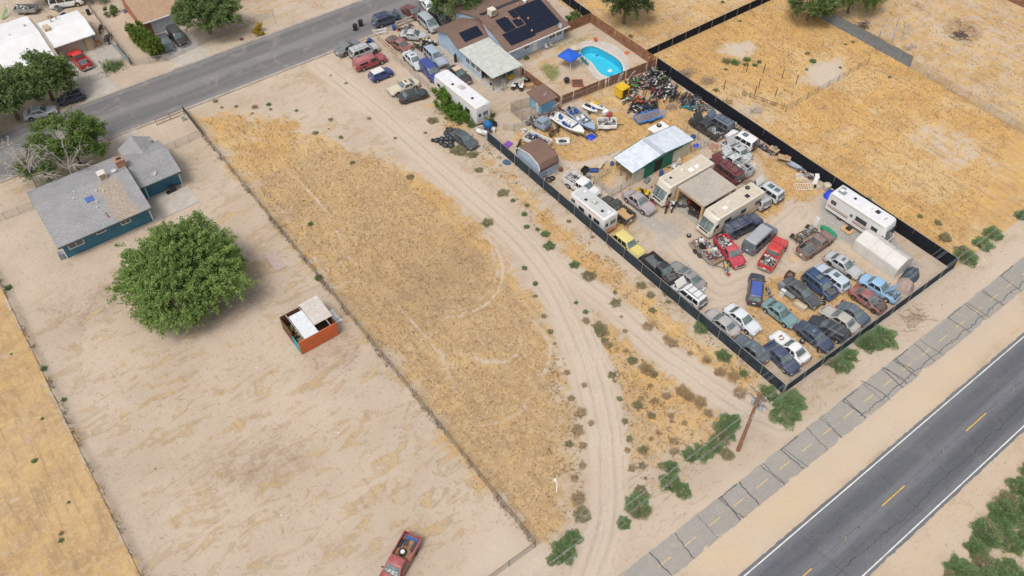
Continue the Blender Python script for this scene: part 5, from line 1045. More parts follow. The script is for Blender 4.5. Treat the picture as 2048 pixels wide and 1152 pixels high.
def crown(lobes, nsh, per, size, seed, shoot=.9, low=-.35, droop=.25):
    """shoots radiating from ellipsoid lobes ((cx,cy,cz),(rx,ry,rz)); leaves along each shoot"""
    r = np.random.RandomState(seed); Cs, Ds, Ts = [], [], []; tot = sum(l[1][0]*l[1][1] for l in lobes)
    for (c, rad) in lobes:
        m = int(nsh*rad[0]*rad[1]/tot); nc = max(8, m//9); cc = r.normal(0, 1, (nc*4, 3)); cc /= np.linalg.norm(cc, axis=1, keepdims=True); cc = cc[cc[:, 2] > low][:nc]; nc = len(cc); ci = r.randint(0, nc, m); d = cc[ci]+r.normal(0, .13, (m, 3)); d /= np.linalg.norm(d, axis=1, keepdims=True); ck = 1+r.normal(0, .10, nc); ct = r.rand(nc)
        lump = (1+.10*np.sin(d[:, 0]*5.1+seed)*np.cos(d[:, 1]*4.3+seed*2))*ck[ci]+r.normal(0, .04, m)
        inner = r.rand(m) < .25; k = np.where(inner, r.uniform(.45, .75, m), r.uniform(.8, .98, m))*lump
        base = np.array(c)+d*np.array(rad)*k[:, None]; ln = shoot*r.uniform(.5, 1.3, m); tone = (ct[ci]*.6+r.rand(m)*.4)*.75
        dd = d+r.normal(0, .45, (m, 3)); dd[:, 2] += .15; dd /= np.linalg.norm(dd, axis=1, keepdims=True)
        u = r.rand(m, per); P = base[:, None]+dd[:, None]*(u*ln[:, None])[..., None]; P[..., 2] -= droop*(u**2)*ln[:, None]
        P += r.normal(0, size*.55, P.shape); Dl = dd[:, None]+r.normal(0, .8, P.shape)
        Cs.append(P.reshape(-1, 3)); Ds.append(Dl.reshape(-1, 3)); Ts.append(np.clip(np.repeat(tone, per)+r.uniform(0, .25, m*per), 0, 1))
    V, Q, t4 = leaves(np.concatenate(Cs), np.concatenate(Ds), size, r, np.concatenate(Ts)); return V, Q, t4
BARK = M('bark', (.16, .115, .08), .95, var=.35, scale=6, bmp=.4); DEADB = M('bleached_branch', (.40, .36, .32), .9, var=.15, scale=5)
def limbs(mb, base, h, lobes, r0, n, rg, twigs=2):
    top = Vector((rg.uniform(-.3, .3), rg.uniform(-.3, .3), h)); b0 = Vector((0, 0, -.2)); mid = Vector((rg.uniform(-.15, .15), rg.uniform(-.15, .15), h*.5))
    mb.cyl(b0, mid, r0, r0*.82, 9, False); mb.cyl(mid, top, r0*.82, r0*.6, 9, False)
    for k in range(n):
        c, rad = lobes[k % len(lobes)]; a = 2*PI*k/n+rg.uniform(-.3, .3); el = rg.uniform(.1, 1.2)
        e = Vector((c[0]+math.cos(a)*math.cos(el)*rad[0]*.8, c[1]+math.sin(a)*math.cos(el)*rad[1]*.8, c[2]+math.sin(el)*rad[2]*.8)); s = mid.lerp(top, rg.uniform(.3, 1)); q = s.lerp(e, .5)+Vector((rg.uniform(-.4, .4), rg.uniform(-.4, .4), rg.uniform(.1, .5)))
        mb.cyl(s, q, r0*.42, r0*.25, 6, False); mb.cyl(q, e, r0*.25, r0*.06, 5, False)
        for j in range(twigs): e2 = q.lerp(e, rg.uniform(.2, .8)); mb.cyl(e2, e2+Vector((rg.uniform(-1, 1), rg.uniform(-1, 1), rg.uniform(0, 1)))*rad[0]*.3, r0*.12, r0*.03, 4, False)
def tree(name, label, x, y, h, lobes, nsh, per, size, mat, seed, r0=.3, nl=12, shoot=.9, low=-.35, group=None, droop=.25):
    t = thing(name, label, 'tree', (x, y, 0), 0, group); rg = random.Random(seed); mb = MB(); limbs(mb, (0, 0), h, lobes, r0, nl, rg); mb.build('trunk', BARK, t, 50)
    V, Q, t4 = crown(lobes, nsh, per, size, seed, shoot, low, droop); obj('crown', rawmesh('crown', V, Q, {'tint': t4}), mat, t); return t
LFA = leafmat('mulberry_leaf', (.105, .18, .042), (.33, .45, .145)); LFB = leafmat('elm_leaf', (.085, .135, .045), (.23, .31, .11)); LFC = leafmat('willow_leaf', (.085, .15, .03), (.20, .28, .075)); LFD = leafmat('pine_leaf', (.045, .08, .025), (.12, .165, .055)); LFH = leafmat('cypress_leaf', (.07, .12, .018), (.20, .27, .045))
tree('mulberry_tree', 'broad round leafy green tree standing on the bare sandy yard', 9.1, 74.0, 2.6, [((0, 0, 4.1), (6.0, 6.0, 3.9)), ((1.2, 1.0, 4.9), (4.4, 4.4, 3.4)), ((-1.5, -1.8, 3.4), (4.2, 4.0, 2.9))], 2500, 46, .235, LFA, 11, .42, 26, 1.25, -.45, droop=.35)
tree('elm_tree', 'leafy green tree at the street beside the bleached dead tree', 6.3, 105.4, 2.4, [((0, .8, 4.3), (3.9, 3.4, 2.6)), ((2.0, -1.4, 3.4), (2.3, 2.2, 1.8))], 620, 36, .24, LFC, 12, .3, 14)
tree('elm_tree', 'thinning tree with dead bleached branches by the teal house', 1.8, 104.6, 2.0, [((.2, -1.2, 1.9), (2.2, 1.8, 1.3)), ((-1.1, .6, 2.4), (1.5, 1.5, 1.2))], 150, 26, .24, LFB, 13, .24, 12)
for nm, x, y, seed in (('dead_branches', .2, 103.9, 3), ('dead_branches', 4.7, 102.6, 4)):
    rg = random.Random(seed); mb = MB()
    mb.cyl((0, 0, 0), (.1, 0, 2.2), .14, .1, 7)
    for k in range(24 if seed == 3 else 14):
        a = rg.uniform(0, 6.28); e = rg.uniform(.5, 1.3); L = rg.uniform(3.0, 5.2); p = Vector((.1, 0, rg.uniform(1.6, 2.3))); d = Vector((math.cos(a)*math.cos(e), math.sin(a)*math.cos(e), math.sin(e))); pts = [p]
        for j in range(5): d = (d+Vector((rg.uniform(-.25, .25), rg.uniform(-.25, .25), -.10))).normalized(); pts.append(pts[-1]+d*L/5)
        mb.tube(pts, .075, 5, .02)
        for j in range(2, 6):
            for q in range(4): dd = (d+Vector((rg.uniform(-1, 1), rg.uniform(-1, 1), rg.uniform(-.9, .5)))).normalized(); e1 = pts[j]+dd*rg.uniform(.4, .9); mb.cyl(pts[j], e1, .03, .018, 4, False); mb.cyl(e1, e1+(dd+Vector((rg.uniform(-.6, .6), rg.uniform(-.6, .6), -.6)))*.55, .018, .01, 3, False)
    o = mb.build('dead_tree', DEADB); o.location = (x, y, 0); tag(o, ['bleached dead tree with bare drooping twigs by the street bend', 'small bleached dead tree leaning at the teal house wall'][seed-3], 'tree')
SHADE = 'street side shade tree in front of the white roof house'
tree('elm_tree', 'dense shade tree over the kerb by the silver sedan', 2.6, 120.3, 2.6, [((0, 0, 4.4), (3.6, 3.4, 2.8)), ((-3.5, .5, 3.9), (2.8, 2.6, 2.3))], 800, 34, .28, LFB, 14, .32, 14)
tree('elm_tree', 'dense shade tree over the kerb by the dark blue hatchback', 8.0, 121.9, 2.6, [((0, 0, 4.3), (3.5, 3.3, 2.6)), ((2.0, -1, 3.7), (2.2, 2.0, 1.9))], 720, 34, .28, LFB, 15, .3, 14)
tree('elm_tree', 'shade tree half outside the lot corner behind the white roof house trees', -2.2, 119.4, 2.4, [((0, 0, 3.9), (3.0, 2.8, 2.6)), ((-1, -1.5, 2.4), (2.0, 1.8, 1.6))], 420, 34, .26, LFB, 16, .26, 10)
tree('elm_tree', 'round tree over the driveway fence of the brick house', 33.6, 124.2, 2.4, [((0, 0, 4.2), (4.3, 3.9, 2.9)), ((1.6, -1.8, 3.6), (2.9, 2.6, 2.0))], 820, 34, .28, LFB, 17, .3, 14)
tree('willow_tree', 'drooping green tree at the street in front of the pale blue house', 67.5, 103.5, 2.6, [((0, 0, 4.4), (3.3, 3.0, 2.6)), ((-1.6, .8, 3.6), (2.0, 2.0, 2.0))], 520, 36, .26, LFB, 18, .26, 12, 1.2, -.6, None, .7)
tree('shrub_tree', 'small dark green tree tight against the house front', 70.3, 104.8, 1.0, [((0, 0, 1.6), (1.5, 1.3, 1.5))], 160, 30, .22, LFD, 19, .15, 6)
tree('pine_tree', 'dark evergreen pine on the dry brown lot behind the pool yard', 88.2, 86.6, 2.4, [((0, 0, 4.2), (3.3, 3.2, 3.2)), ((1.2, -.8, 3.2), (2.6, 2.4, 2.2))], 640, 40, .22, LFD, 20, .3, 12)
tree('elm_tree', 'leafy tree at the corner of the black and grey screened fences', 112.6, 69.4, 2.4, [((0, 0, 3.9), (3.4, 3.2, 2.6)), ((1.5, -2.0, 2.6), (1.7, 1.6, 1.6))], 560, 36, .28, LFB, 21, .26, 12)
tree('willow_tree', 'pale drooping tree beyond the grey screened fence', 119.8, 66.8, 2.4, [((0, 0, 4.1), (3.3, 3.0, 2.5)), ((2.5, -1, 3.2), (2.2, 2, 1.6))], 420, 34, .28, LFC, 22, .26, 12, 1.3, -.5, None, .6)
tree('elm_tree', 'round tree in the back yard behind the white roof', 15.8, 149.5, 2.2, [((0, 0, 3.2), (2.6, 2.4, 2.0))], 260, 34, .28, LFB, 23, .22, 8)
tree('shrub_tree', 'grey green bush by the back yard fence corner', 21.8, 144.5, .8, [((0, 0, 1.3), (1.6, 1.5, 1.2))], 140, 28, .22, LFB, 24, .12, 5)
# hedges
def hedge(label, lobes, nsh, mat, seed, x, y, size=.2, cat='hedge', low=-.8):
    t = thing('hedge', label, cat, (x, y, 0)); mb = MB()
    for (c, rad) in lobes: mb.cyl((c[0], c[1], -.1), (c[0], c[1], c[2]+rad[2]*.4), .09, .03, 6)
    mb.build('stem', BARK, t); V, Q, t4 = crown(lobes, nsh, 30, size, seed, .4, low, .05); obj('foliage', rawmesh('foliage', V, Q, {'tint': t4}), mat, t)
for k in range(5):
    f = k/4; hedge(['rounded conifer at the garage end of the hedge row', 'rounded conifer second in the hedge row from the garage', 'rounded conifer in the middle of the hedge row', 'rounded conifer second in the hedge row from the street', 'rounded conifer at the street end of the hedge row'][k], [((0, 0, 1.7), (1.15, 1.1, 1.75))], 230, LFH, 30+k, 23.9+f*.7, 129.4-f*6.6, .17, 'conifer')
hedge('sprawling bright green bush between the fifth wheel trailer and the track', [((0, 2.2, 1.0), (1.35, 1.5, 1.25)), ((0, .2, .95), (1.3, 1.5, 1.2)), ((.1, -1.8, .85), (1.3, 1.5, 1.1)), ((.2, -3.6, .6), (1.1, 1.3, .85))], 620, leafmat('bright_leaf', (.06, .135, .018), (.18, .29, .05)), 40, 52.9, 84.6, .22, 'bush')
hedge('low green vine in front of the fifth wheel trailer tail', [((0, 0, .5), (1.0, .7, .6)), ((1.2, -.1, .4), (.8, .6, .5))], 120, MATS.get('x') or LFB, 41, 54.9, 80.0, .2, 'bush')
# cactus / spiky bed
t = thing('agave_bed', 'spiky green garden plants in the kerbed bed by the driveway', 'plant', (18.0, 124.6, 0)); r = np.random.RandomState(4)
n = 420; th = r.rand(n)*6.28; L = r.uniform(.5, 1.3, n); b0 = np.stack([r.normal(0, .9, n), r.normal(0, .8, n), np.zeros(n)], 1); e = b0+np.stack([np.cos(th)*L*.6, np.sin(th)*L*.6, L*.8], 1); s = np.stack([-np.sin(th), np.cos(th), 0*th], 1)*.05
obj('spiky_leaves', rawmesh('spiky_leaves', np.stack([b0-s, b0+s, e], 1).reshape(-1, 3), np.arange(3*n).reshape(-1, 3), {'tint': np.repeat(np.stack([r.rand(n)]*3+[np.ones(n)], 1), 3, 0)}), LFB, t)
hedge('yellow flowering bush by the street', [((0, 0, .55), (.75, .75, .65))], 90, leafmat('yellow_leaf', (.30, .22, .02), (.5, .36, .02)), 43, 40.0, 119.6, .18, 'bush')
for x, y, lb in ((80.0, 97.2, 'grey green bush against the pale blue house gable side'), (82.6, 92.2, 'round grey green bush by the black side fence'), (23.0, 139.5, 'small dark round bush by the brick house side'), (80.5, 91.6, 'low grey green bush behind the short wooden fence')): hedge(lb, [((0, 0, .6), (.9, .9, .75))], 90, LFB, int(x), x, y, .18, 'bush')
# desert shrubs: shared meshes, one object each
def shrub_mesh(seed, n, leaf, spread):
    r = np.random.RandomState(seed); d = r.normal(0, 1, (n, 3)); d[:, 2] = np.abs(d[:, 2])*.9+.08; d /= np.linalg.norm(d, axis=1, keepdims=True); lump = 1+.32*np.sin(d[:, 0]*4+seed)*np.cos(d[:, 1]*5+seed)
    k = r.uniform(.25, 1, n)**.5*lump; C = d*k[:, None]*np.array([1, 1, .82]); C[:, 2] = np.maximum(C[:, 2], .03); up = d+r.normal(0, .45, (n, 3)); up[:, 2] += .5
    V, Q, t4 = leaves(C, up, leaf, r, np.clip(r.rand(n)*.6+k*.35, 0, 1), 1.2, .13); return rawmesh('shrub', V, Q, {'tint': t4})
SG = leafmat('saltbush_green', (.095, .17, .075), (.29, .40, .18)); SO = leafmat('olive_shrub', (.23, .225, .125), (.42, .385, .23)); SB = leafmat('dry_brown_shrub', (.36, .265, .155), (.55, .43, .27))
SM = {'g': [shrub_mesh(50+i, 1500, .26, 1) for i in range(3)], 'o': [shrub_mesh(60+i, 1200, .25, 1) for i in range(3)], 'b': [shrub_mesh(70+i, 900, .27, 1) for i in range(3)]}
SM['G'] = []
for i in range(3):
    SM['G'].append(shrub_mesh(80+i, 2600, .19, 1))
SMAT = {'g': SG, 'o': SO, 'b': SB}
WORD = {'g': 'green', 'o': 'grey olive', 'b': 'dry brown'}
def where(x, y):
    if x > 84 and y > 24: return 'in the dry golden lot'
    if y < 23: return 'along the roadside by the dark fence' if x > 50 else 'near the utility pole'
    if x > 53.9: return 'by the dark fence'
    if x < -5: return 'beyond the left boundary fence' if False else 'in the golden field past the wire fence'
    if y > 85: return 'on the sandy ground by the street'
    if x > 46: return 'between dirt track and dark fence'
    if x > 40: return 'beside the dirt track'
    return 'at the edge of the mown field'
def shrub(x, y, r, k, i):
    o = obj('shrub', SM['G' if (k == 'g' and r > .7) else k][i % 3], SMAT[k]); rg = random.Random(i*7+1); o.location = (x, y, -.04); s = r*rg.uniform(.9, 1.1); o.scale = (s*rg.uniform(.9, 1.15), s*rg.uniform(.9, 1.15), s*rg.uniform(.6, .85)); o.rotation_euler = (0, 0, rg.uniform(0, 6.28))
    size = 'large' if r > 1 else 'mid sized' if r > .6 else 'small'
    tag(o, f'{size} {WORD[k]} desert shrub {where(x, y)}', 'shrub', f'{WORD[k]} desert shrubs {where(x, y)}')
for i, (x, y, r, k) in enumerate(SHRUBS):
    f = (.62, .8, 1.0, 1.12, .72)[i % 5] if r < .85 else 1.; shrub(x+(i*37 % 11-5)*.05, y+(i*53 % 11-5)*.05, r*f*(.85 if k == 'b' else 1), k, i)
# thicket beyond the road
rg = random.Random(77); i = 500
for k in range(130):
    x = 50+rg.random()*24; top = min(2.0, .3+(x-50)*.12); y = top-rg.random()*5.2
    if rg.random() < .25 and y < top-2: continue
    kind = 'g' if rg.random() < .86 else 'o'; i += 1
    o = obj('shrub', SM['G'][i % 3], SMAT[kind]); s = rg.uniform(.8, 1.35); o.location = (x, y, -.04); o.scale = (s, s, s*.7); o.rotation_euler = (0, 0, rg.uniform(0, 6)); tag(o, f'{WORD[kind]} shrub in the thicket across the wide road', 'shrub', 'thicket across the road')
# ---------------------------------------------------------------- vehicles
def lerp(a, b, t): return a+(b-a)*t
def interp(pts, x):
    if x <= pts[0][0]: return pts[0][1]
    for (a, u), (b_, v) in zip(pts, pts[1:]):
        if x <= b_: t = (x-a)/max(b_-a, 1e-6); return u+(v-u)*t
    return pts[-1][1]
# type: W, H, wheel r, axle fractions (rear, front), deck profile (x fraction from rear, z), greenhouse (base rear, roof rear, roof front, base front), belt half width, roof half width, side window splits, roundness
SPEC = dict(
 sedan=dict(W=1.78, H=1.43, r=.32, ax=(.20, .81), prof=[(0, .80), (.03, .93), (.20, .97), (.26, .96), (.66, .93), (.72, .92), (.90, .80), (.97, .70), (1, .55)], gh=(.17, .30, .53, .70), sp=(.02, .47, .97)),
 coupe=dict(W=1.80, H=1.36, r=.33, ax=(.20, .80), prof=[(0, .78), (.03, .92), (.18, .95), (.66, .90), (.72, .88), (.90, .77), (.97, .67), (1, .52)], gh=(.14, .31, .50, .69), sp=(.05, .42, .97)),
 suv=dict(W=1.84, H=1.76, r=.37, ax=(.20, .80), prof=[(0, .95), (.02, 1.02), (.70, 1.06), (.76, 1.06), (.95, .98), (1, .70)], gh=(.01, .05, .60, .735), sp=(.02, .30, .62, .98), rw=.80),
 suvl=dict(W=1.95, H=1.82, r=.39, ax=(.21, .81), prof=[(0, .98), (.02, 1.05), (.70, 1.08), (.76, 1.08), (.96, 1.02), (1, .72)], gh=(.01, .035, .62, .73), sp=(.02, .33, .64, .98), rw=.82),
 minivan=dict(W=1.90, H=1.73, r=.34, ax=(.19, .80), prof=[(0, .92), (.02, .98), (.74, 1.0), (.82, .98), (.95, .80), (1, .58)], gh=(.01, .06, .58, .82), sp=(.02, .32, .62, .97), rw=.80),
 van=dict(W=1.98, H=2.0, r=.36, ax=(.21, .82), prof=[(0, 1.05), (.02, 1.10), (.78, 1.12), (.84, 1.10), (.96, .98), (1, .65)], gh=(.005, .035, .70, .83), sp=(.02, .30, .62, .97), rw=.84),
 wagon=dict(W=1.80, H=1.50, r=.32, ax=(.19, .80), prof=[(0, .84), (.02, .94), (.66, .95), (.72, .93), (.92, .80), (1, .55)], gh=(.02, .09, .54, .70), sp=(.02, .30, .62, .97), rw=.76),
 cross=dict(W=1.80, H=1.58, r=.34, ax=(.19, .81), prof=[(0, .86), (.02, .98), (.72, 1.0), (.78, .97), (.94, .82), (1, .58)], gh=(.02, .08, .57, .77), sp=(.02, .35, .66, .97), rw=.77),
 mini=dict(W=1.70, H=1.45, r=.30, ax=(.17, .82), prof=[(0, .86), (.03, .92), (.74, .94), (.80, .91), (.95, .80), (1, .55)], gh=(.03, .10, .60, .77), sp=(.02, .42, .97), rw=.76),
 beetle=dict(W=1.72, H=1.50, r=.32, ax=(.20, .81), prof=[(0, .62), (.06, .80), (.20, .93), (.68, .95), (.76, .92), (.92, .78), (1, .52)], gh=(.10, .36, .52, .74), sp=(.10, .45, .95), rw=.68),
 oldsedan=dict(W=1.86, H=1.52, r=.34, ax=(.20, .80), prof=[(0, .72), (.03, .86), (.22, .94), (.66, .96), (.72, .97), (.92, .93), (1, .75)], gh=(.20, .30, .52, .66), sp=(.04, .48, .97), rw=.70, chrome=1),
 oldcoupe=dict(W=1.90, H=1.38, r=.34, ax=(.20, .80), prof=[(0, .72), (.02, .85), (.20, .90), (.62, .90), (.68, .90), (.95, .84), (1, .68)], gh=(.15, .30, .47, .61), sp=(.08, .45, .97), rw=.68, chrome=1),
 oldwagon=dict(W=1.84, H=1.58, r=.34, ax=(.20, .80), prof=[(0, .80), (.02, .90), (.64, .96), (.70, .98), (.92, .96), (1, .75)], gh=(.03, .09, .52, .65), sp=(.02, .32, .62, .97), rw=.74, chrome=1),
 pickup=dict(W=1.88, H=1.72, r=.38, ax=(.20, .80), prof=[(0, .72), (.445, .72), (.45, 1.05), (.70, 1.06), (.75, 1.06), (.95, 1.0), (1, .72)], gh=(.455, .475, .62, .735), sp=(.03, .97), rw=.78, bed=.44),
 xpickup=dict(W=1.94, H=1.78, r=.39, ax=(.20, .81), prof=[(0, .74), (.375, .74), (.38, 1.08), (.70, 1.09), (.75, 1.09), (.95, 1.03), (1, .74)], gh=(.385, .40, .62, .735), sp=(.03, .42, .97), rw=.79, bed=.37),
 shell=dict(W=1.80, H=1.66, r=.36, ax=(.20, .80), prof=[(0, .95), (.02, 1.0), (.45, 1.02), (.70, 1.02), (.75, 1.02), (.95, .95), (1, .68)], gh=(.46, .475, .62, .73), sp=(.03, .97), rw=.78, shell=1),
)
CAR = {}
def car_meshes(kind, L):
    key = (kind, round(L*5)/5)
    if key in CAR: return CAR[key]
    L = key[1]; s = SPEC[kind]; W, H, r = s['W']/2, s['H'], s['r']; D = {}; X = lambda f: (f-.5)*L
    axr, axf = X(s['ax'][0]), X(s['ax'][1]); sill = .24; ar = r+.07
    xs = set(np.linspace(-L/2, L/2, 17)) | {X(p[0]) for p in s['prof']}
    for a in (axr, axf): xs |= set(a+ar*math.cos(t) for t in np.linspace(0, PI, 9))
    xs = sorted(xs); xs = [x for i, x in enumerate(xs) if i == 0 or x-xs[i-1] > .012]
    rings = []; old = s.get('chrome')
    for x in xs:
        f = x/L+.5; zt = interp(s['prof'], f); e = min(f, 1-f)*L
        w_ = W*(1-.16*max(0, 1-e/.55)**2); zb = sill+.10*max(0, 1-e/.5)
        for a in (axr, axf):
            if abs(x-a) < ar: zb = max(zb, r+math.sqrt(max(0, ar*ar-(x-a)**2))*.98)
        zb = min(zb, zt-.06); h = zt-zb
        sec = [(.95, 0), (1, .22), (1., .55), (.975, .82), (.92, .95), (.72, 1.0), (.38, 1.02), (0, 1.025)]
        if s.get('bed') and f < s['bed']: sec = [(.97, 0), (1, .25), (1, .6), (1, .9), (.995, 1), (.7, 1), (.35, 1), (0, 1)]
        half = [(x, w_*a, zb+h*b_) for a, b_ in sec]; rings.append(half+[(p[0], -p[1], p[2]) for p in half[-2::-1]])
    mb = MB(); mb.loft(rings, False, True); D['body'] = mb.mesh('body', 38)
    D['under'] = MB().bx(-L/2+.12, L/2-.12, -W+.16, W-.16, .2, .62).mesh('underbody')
    # greenhouse
    b0, r0, r1, b1 = [X(f) for f in s['gh']]; bw, rw = W*.93, W*s.get('rw', .72); zb_ = [interp(s['prof'], f)-.04 for f in (s['gh'][0], s['gh'][3])]
    zr = H-.07
    def P(u, t, v):
        """u along -1..1 across, t 0 belt..1 roof edge, on front (v=1) or rear (v=0) face"""
        hw = lerp(bw, rw, t); x = lerp(b1, r1, t) if v else lerp(b0, r0, t); z = lerp(zb_[1] if v else zb_[0], zr, t)
        bul = (.10 if v else -.07)*(1-u*u)*(1.0 if not old else .6); return Vector((x+bul, u*hw, z))
    def side(a, t, sgn):
        """a 0 rear..1 front along the side"""
        p, q = P(sgn, t, 0), P(sgn, t, 1); v = p.lerp(q, a); bow = .035*math.sin(PI*a)*(1-t*.3); return v+Vector((0, sgn*bow, 0))
    U = (-1, -.6, 0, .6, 1); A = (.2, .4, .6, .8)
    def ringt(t, inset=0, dz=0):
        pts = [P(u, t, 1) for u in U]+[side(a, t, 1) for a in A[::-1]]+[P(u, t, 0) for u in U[::-1]]+[side(a, t, -1) for a in A]
        if inset:
            c = Vector(((r0+r1)/2, 0, 0)); pts = [Vector((lerp(p.x, c.x, inset*.7), p.y*(1-inset), p.z+dz)) for p in pts]
        return pts
    rg_ = [ringt(0), ringt(.5), ringt(1), ringt(1, .06, .035), ringt(1, .30, .062), ringt(1, .65, .070)]
    mb = MB(); mb.loft(rg_, True, False); k = len(rg_[0]); mb.f.append(tuple(range(5*k, 6*k))); mb.m.append(0); D['cabin'] = mb.mesh('cabin', 45)
    def glass(rows, off):
        m = MB(); m.grid([[p+off for p in r_] for r_ in rows]); return m.mesh('glass', 60)
    D['windshield'] = glass([[P(u, t, 1) for u in (-.88, -.5, 0, .5, .88)] for t in (.05, .5, .93)], Vector((.012, 0, .006)))
    D['rear_window'] = glass([[P(u, t, 0) for u in (-.84, -.45, 0, .45, .84)] for t in ((.10, .5, .90) if not s.get('shell') else (.3, .6, .9))], Vector((-.012, 0, .006)))
    D['sides'] = []
    for sg in (-1, 1):
        for a, b_ in zip(s['sp'], s['sp'][1:]):
            D['sides'].append(glass([[side(lerp(a, b_, q)*.96+.02, t, sg) for q in (.05, .5, .95)] for t in (.12, .86)], Vector((0, sg*.012, .003))))
    zf = interp(s['prof'], .985); zre = interp(s['prof'], .015)
    D['headlight'] = [MB().box((L/2-.10, sg*W*.68, zf*.86), (.20, W*.34, .13), taper=.85).mesh('headlight') for sg in (-1, 1)]
    D['taillight'] = [MB().box((-L/2+.06, sg*W*.74, max(zre*.88, .72)), (.16, W*.26, .17)).mesh('taillight') for sg in (-1, 1)]
    D['grille'] = MB().box((L/2-.02, 0, zf*.84), (.10, W*.9, .14)).mesh('grille')
    bh = .16 if old else .2
    D['bumper'] = [MB().box((sx*(L/2-.015), 0, .48), (.17, W*1.72, bh), taper=.92).mesh('bumper') for sx in (1, -1)]
    D['mirror'] = [MB().box((lerp(b1, r1, .18)-.08, sg*(W+.07), zb_[1]+.10), (.10, .20, .13)).mesh('mirror') for sg in (-1, 1)]
    D['roofz'] = zr+.066; D['roof'] = (r0, r1, rw); D['hood'] = (X(s['gh'][3])+.06, L/2-.08, W*.86, interp(s['prof'], s['gh'][3]+.02), interp(s['prof'], .955)); D['ax'] = (axr, axf); D['L'] = L; D['W'] = W; D['zb'] = zb_
    # sunroof, rack
    D['sunroof'] = MB().box((lerp(r0, r1, .66), 0, zr+.072), ((r1-r0)*.34, rw*1.05, .016)).mesh('sunroof')
    D['sunroof2'] = MB().box((lerp(r0, r1, .26), 0, zr+.072), ((r1-r0)*.30, rw*1.05, .016)).mesh('sunroof')
    rk = MB()
    for sg in (-1, 1): rk.bx(r0+.15, r1-.25, sg*rw*.78-.025, sg*rw*.78+.025, zr+.10, zr+.14)
    for q in (.15, .5, .8): rk.box((lerp(r0, r1, q), 0, zr+.12), (.05, rw*1.6, .03))
    D['rack'] = rk.mesh('roof_rack')
    hx0, hx1, hw, hz0, hz1 = D['hood']; Lh = hx1-hx0
    hd = MB(); rows = []
    for q in (0, .5, 1): rows.append([(q*Lh, u*hw*(1-.06*q), .03*(1-u*u)+.02*math.sin(PI*q)) for u in (-1, -.5, 0, .5, 1)])
    hd.grid(rows); hd.grid([[(a, b_, c-.04) for a, b_, c in r_] for r_ in rows]); D['hoodpanel'] = hd.mesh('hood', 60)
    bay = MB(); rg3 = random.Random(4); n = 16
    bay.add([(hx0, -hw*.9, hz0+.02), (hx1-.05, -hw*.85, hz1+.015), (hx1-.05, hw*.85, hz1+.015), (hx0, hw*.9, hz0+.02)], [(0, 1, 2, 3)])  # dark plate over the hood surface, painting the shade of an open recess
    D['bay'] = bay.mesh('bay_shade_plate')
    en = MB()
    for k in range(n):
        x = rg3.uniform(hx0+.12, hx1-.2); y = rg3.uniform(-.6, .6)*hw; z = lerp(hz0, hz1, (x-hx0)/Lh)
        en.box((x, y, z+.02), (rg3.uniform(.1, .4), rg3.uniform(.1, .4), rg3.uniform(.06, .2)), rz=rg3.uniform(0, 1))
    en.cyl((hx0+.3, 0, lerp(hz0, hz1, .3)), (hx0+.3, 0, lerp(hz0, hz1, .3)+.14), .2, n=10); D['engine'] = en.mesh('engine')
    sm = MB(); pz = lambda f: interp(s['prof'], f); a0 = s['gh'][3]+.015
    for sg in (-1, 1): sm.tube([(X(f), sg*W*.80*(1-.05*(f > .9)), pz(f)-.0+.012) for f in (a0, .85, .93, .965)], .012, 4)
    sm.tube([(X(.965), u*W*.76, pz(.965)+.014) for u in (-1, 0, 1)], .012, 4); sm.tube([(X(a0), u*W*.80, pz(a0)+.025) for u in (-1, 0, 1)], .014, 4)
    if s['gh'][0] > .09 and not s.get('bed') and not s.get('shell'):
        sm.tube([(X(s['gh'][0]-.01), u*W*.74, pz(s['gh'][0]-.01)+.022) for u in (-1, 0, 1)], .012, 4)
        for sg in (-1, 1): sm.tube([(X(f), sg*W*.74, pz(f)+.012) for f in (.02, s['gh'][0]-.01)], .012, 4)
    for f in (s['gh'][1]+.02, lerp(s['gh'][1], s['gh'][3], .5), s['gh'][3]-.02):
        if f*L-L/2 > axr+ar+.05 and f*L-L/2 < axf-ar-.02:
            for sg in (-1, 1): sm.tube([(X(f), sg*(W+.004), .34), (X(f), sg*(W+.004), pz(f)*.72), (X(f), sg*W*.975, pz(f)*.88)], .010, 4)
    for sg in (-1, 1): sm.bx(axr+ar, axf-ar, sg*W*.97-.02, sg*W*.97+.02, .2, .29)
    D['seams'] = sm.mesh('panel_seams'); D['plate'] = MB().box((-L/2-.02, 0, .66), (.03, .32, .15)).mesh('number_plate')
    if s.get('bed'):
        xb = X(s['bed']); zf_ = s['prof'][0][1]; h = .48; hz = zf_+h
        D['bedwalls'] = [MB().bx(-L/2+.04, xb-.02, sg*W*.995, sg*(W*.995-.09), zf_-.02, hz).bx(-L/2+.03, xb-.02, sg*(W*.995+.012), sg*(W*.995-.11), hz, hz+.035).mesh('bed_side') for sg in (-1, 1)]
        D['tailgate'] = MB().bx(-L/2, -L/2+.07, -W*.9, W*.9, zf_-.1, hz).mesh('tailgate')
        D['bedfloor'] = MB().bx(-L/2+.08, xb-.03, -W*.88, W*.88, zf_+.003, zf_+.03).mesh('bed_floor')
        D['wheelbox'] = [MB().box((axr, sg*W*.74, zf_+.12), (.9, W*.26, .22), taper=.85).mesh('wheel_box') for sg in (-1, 1)]
        D['bed'] = (-L/2+.08, xb-.05, W*.86, zf_+.03)
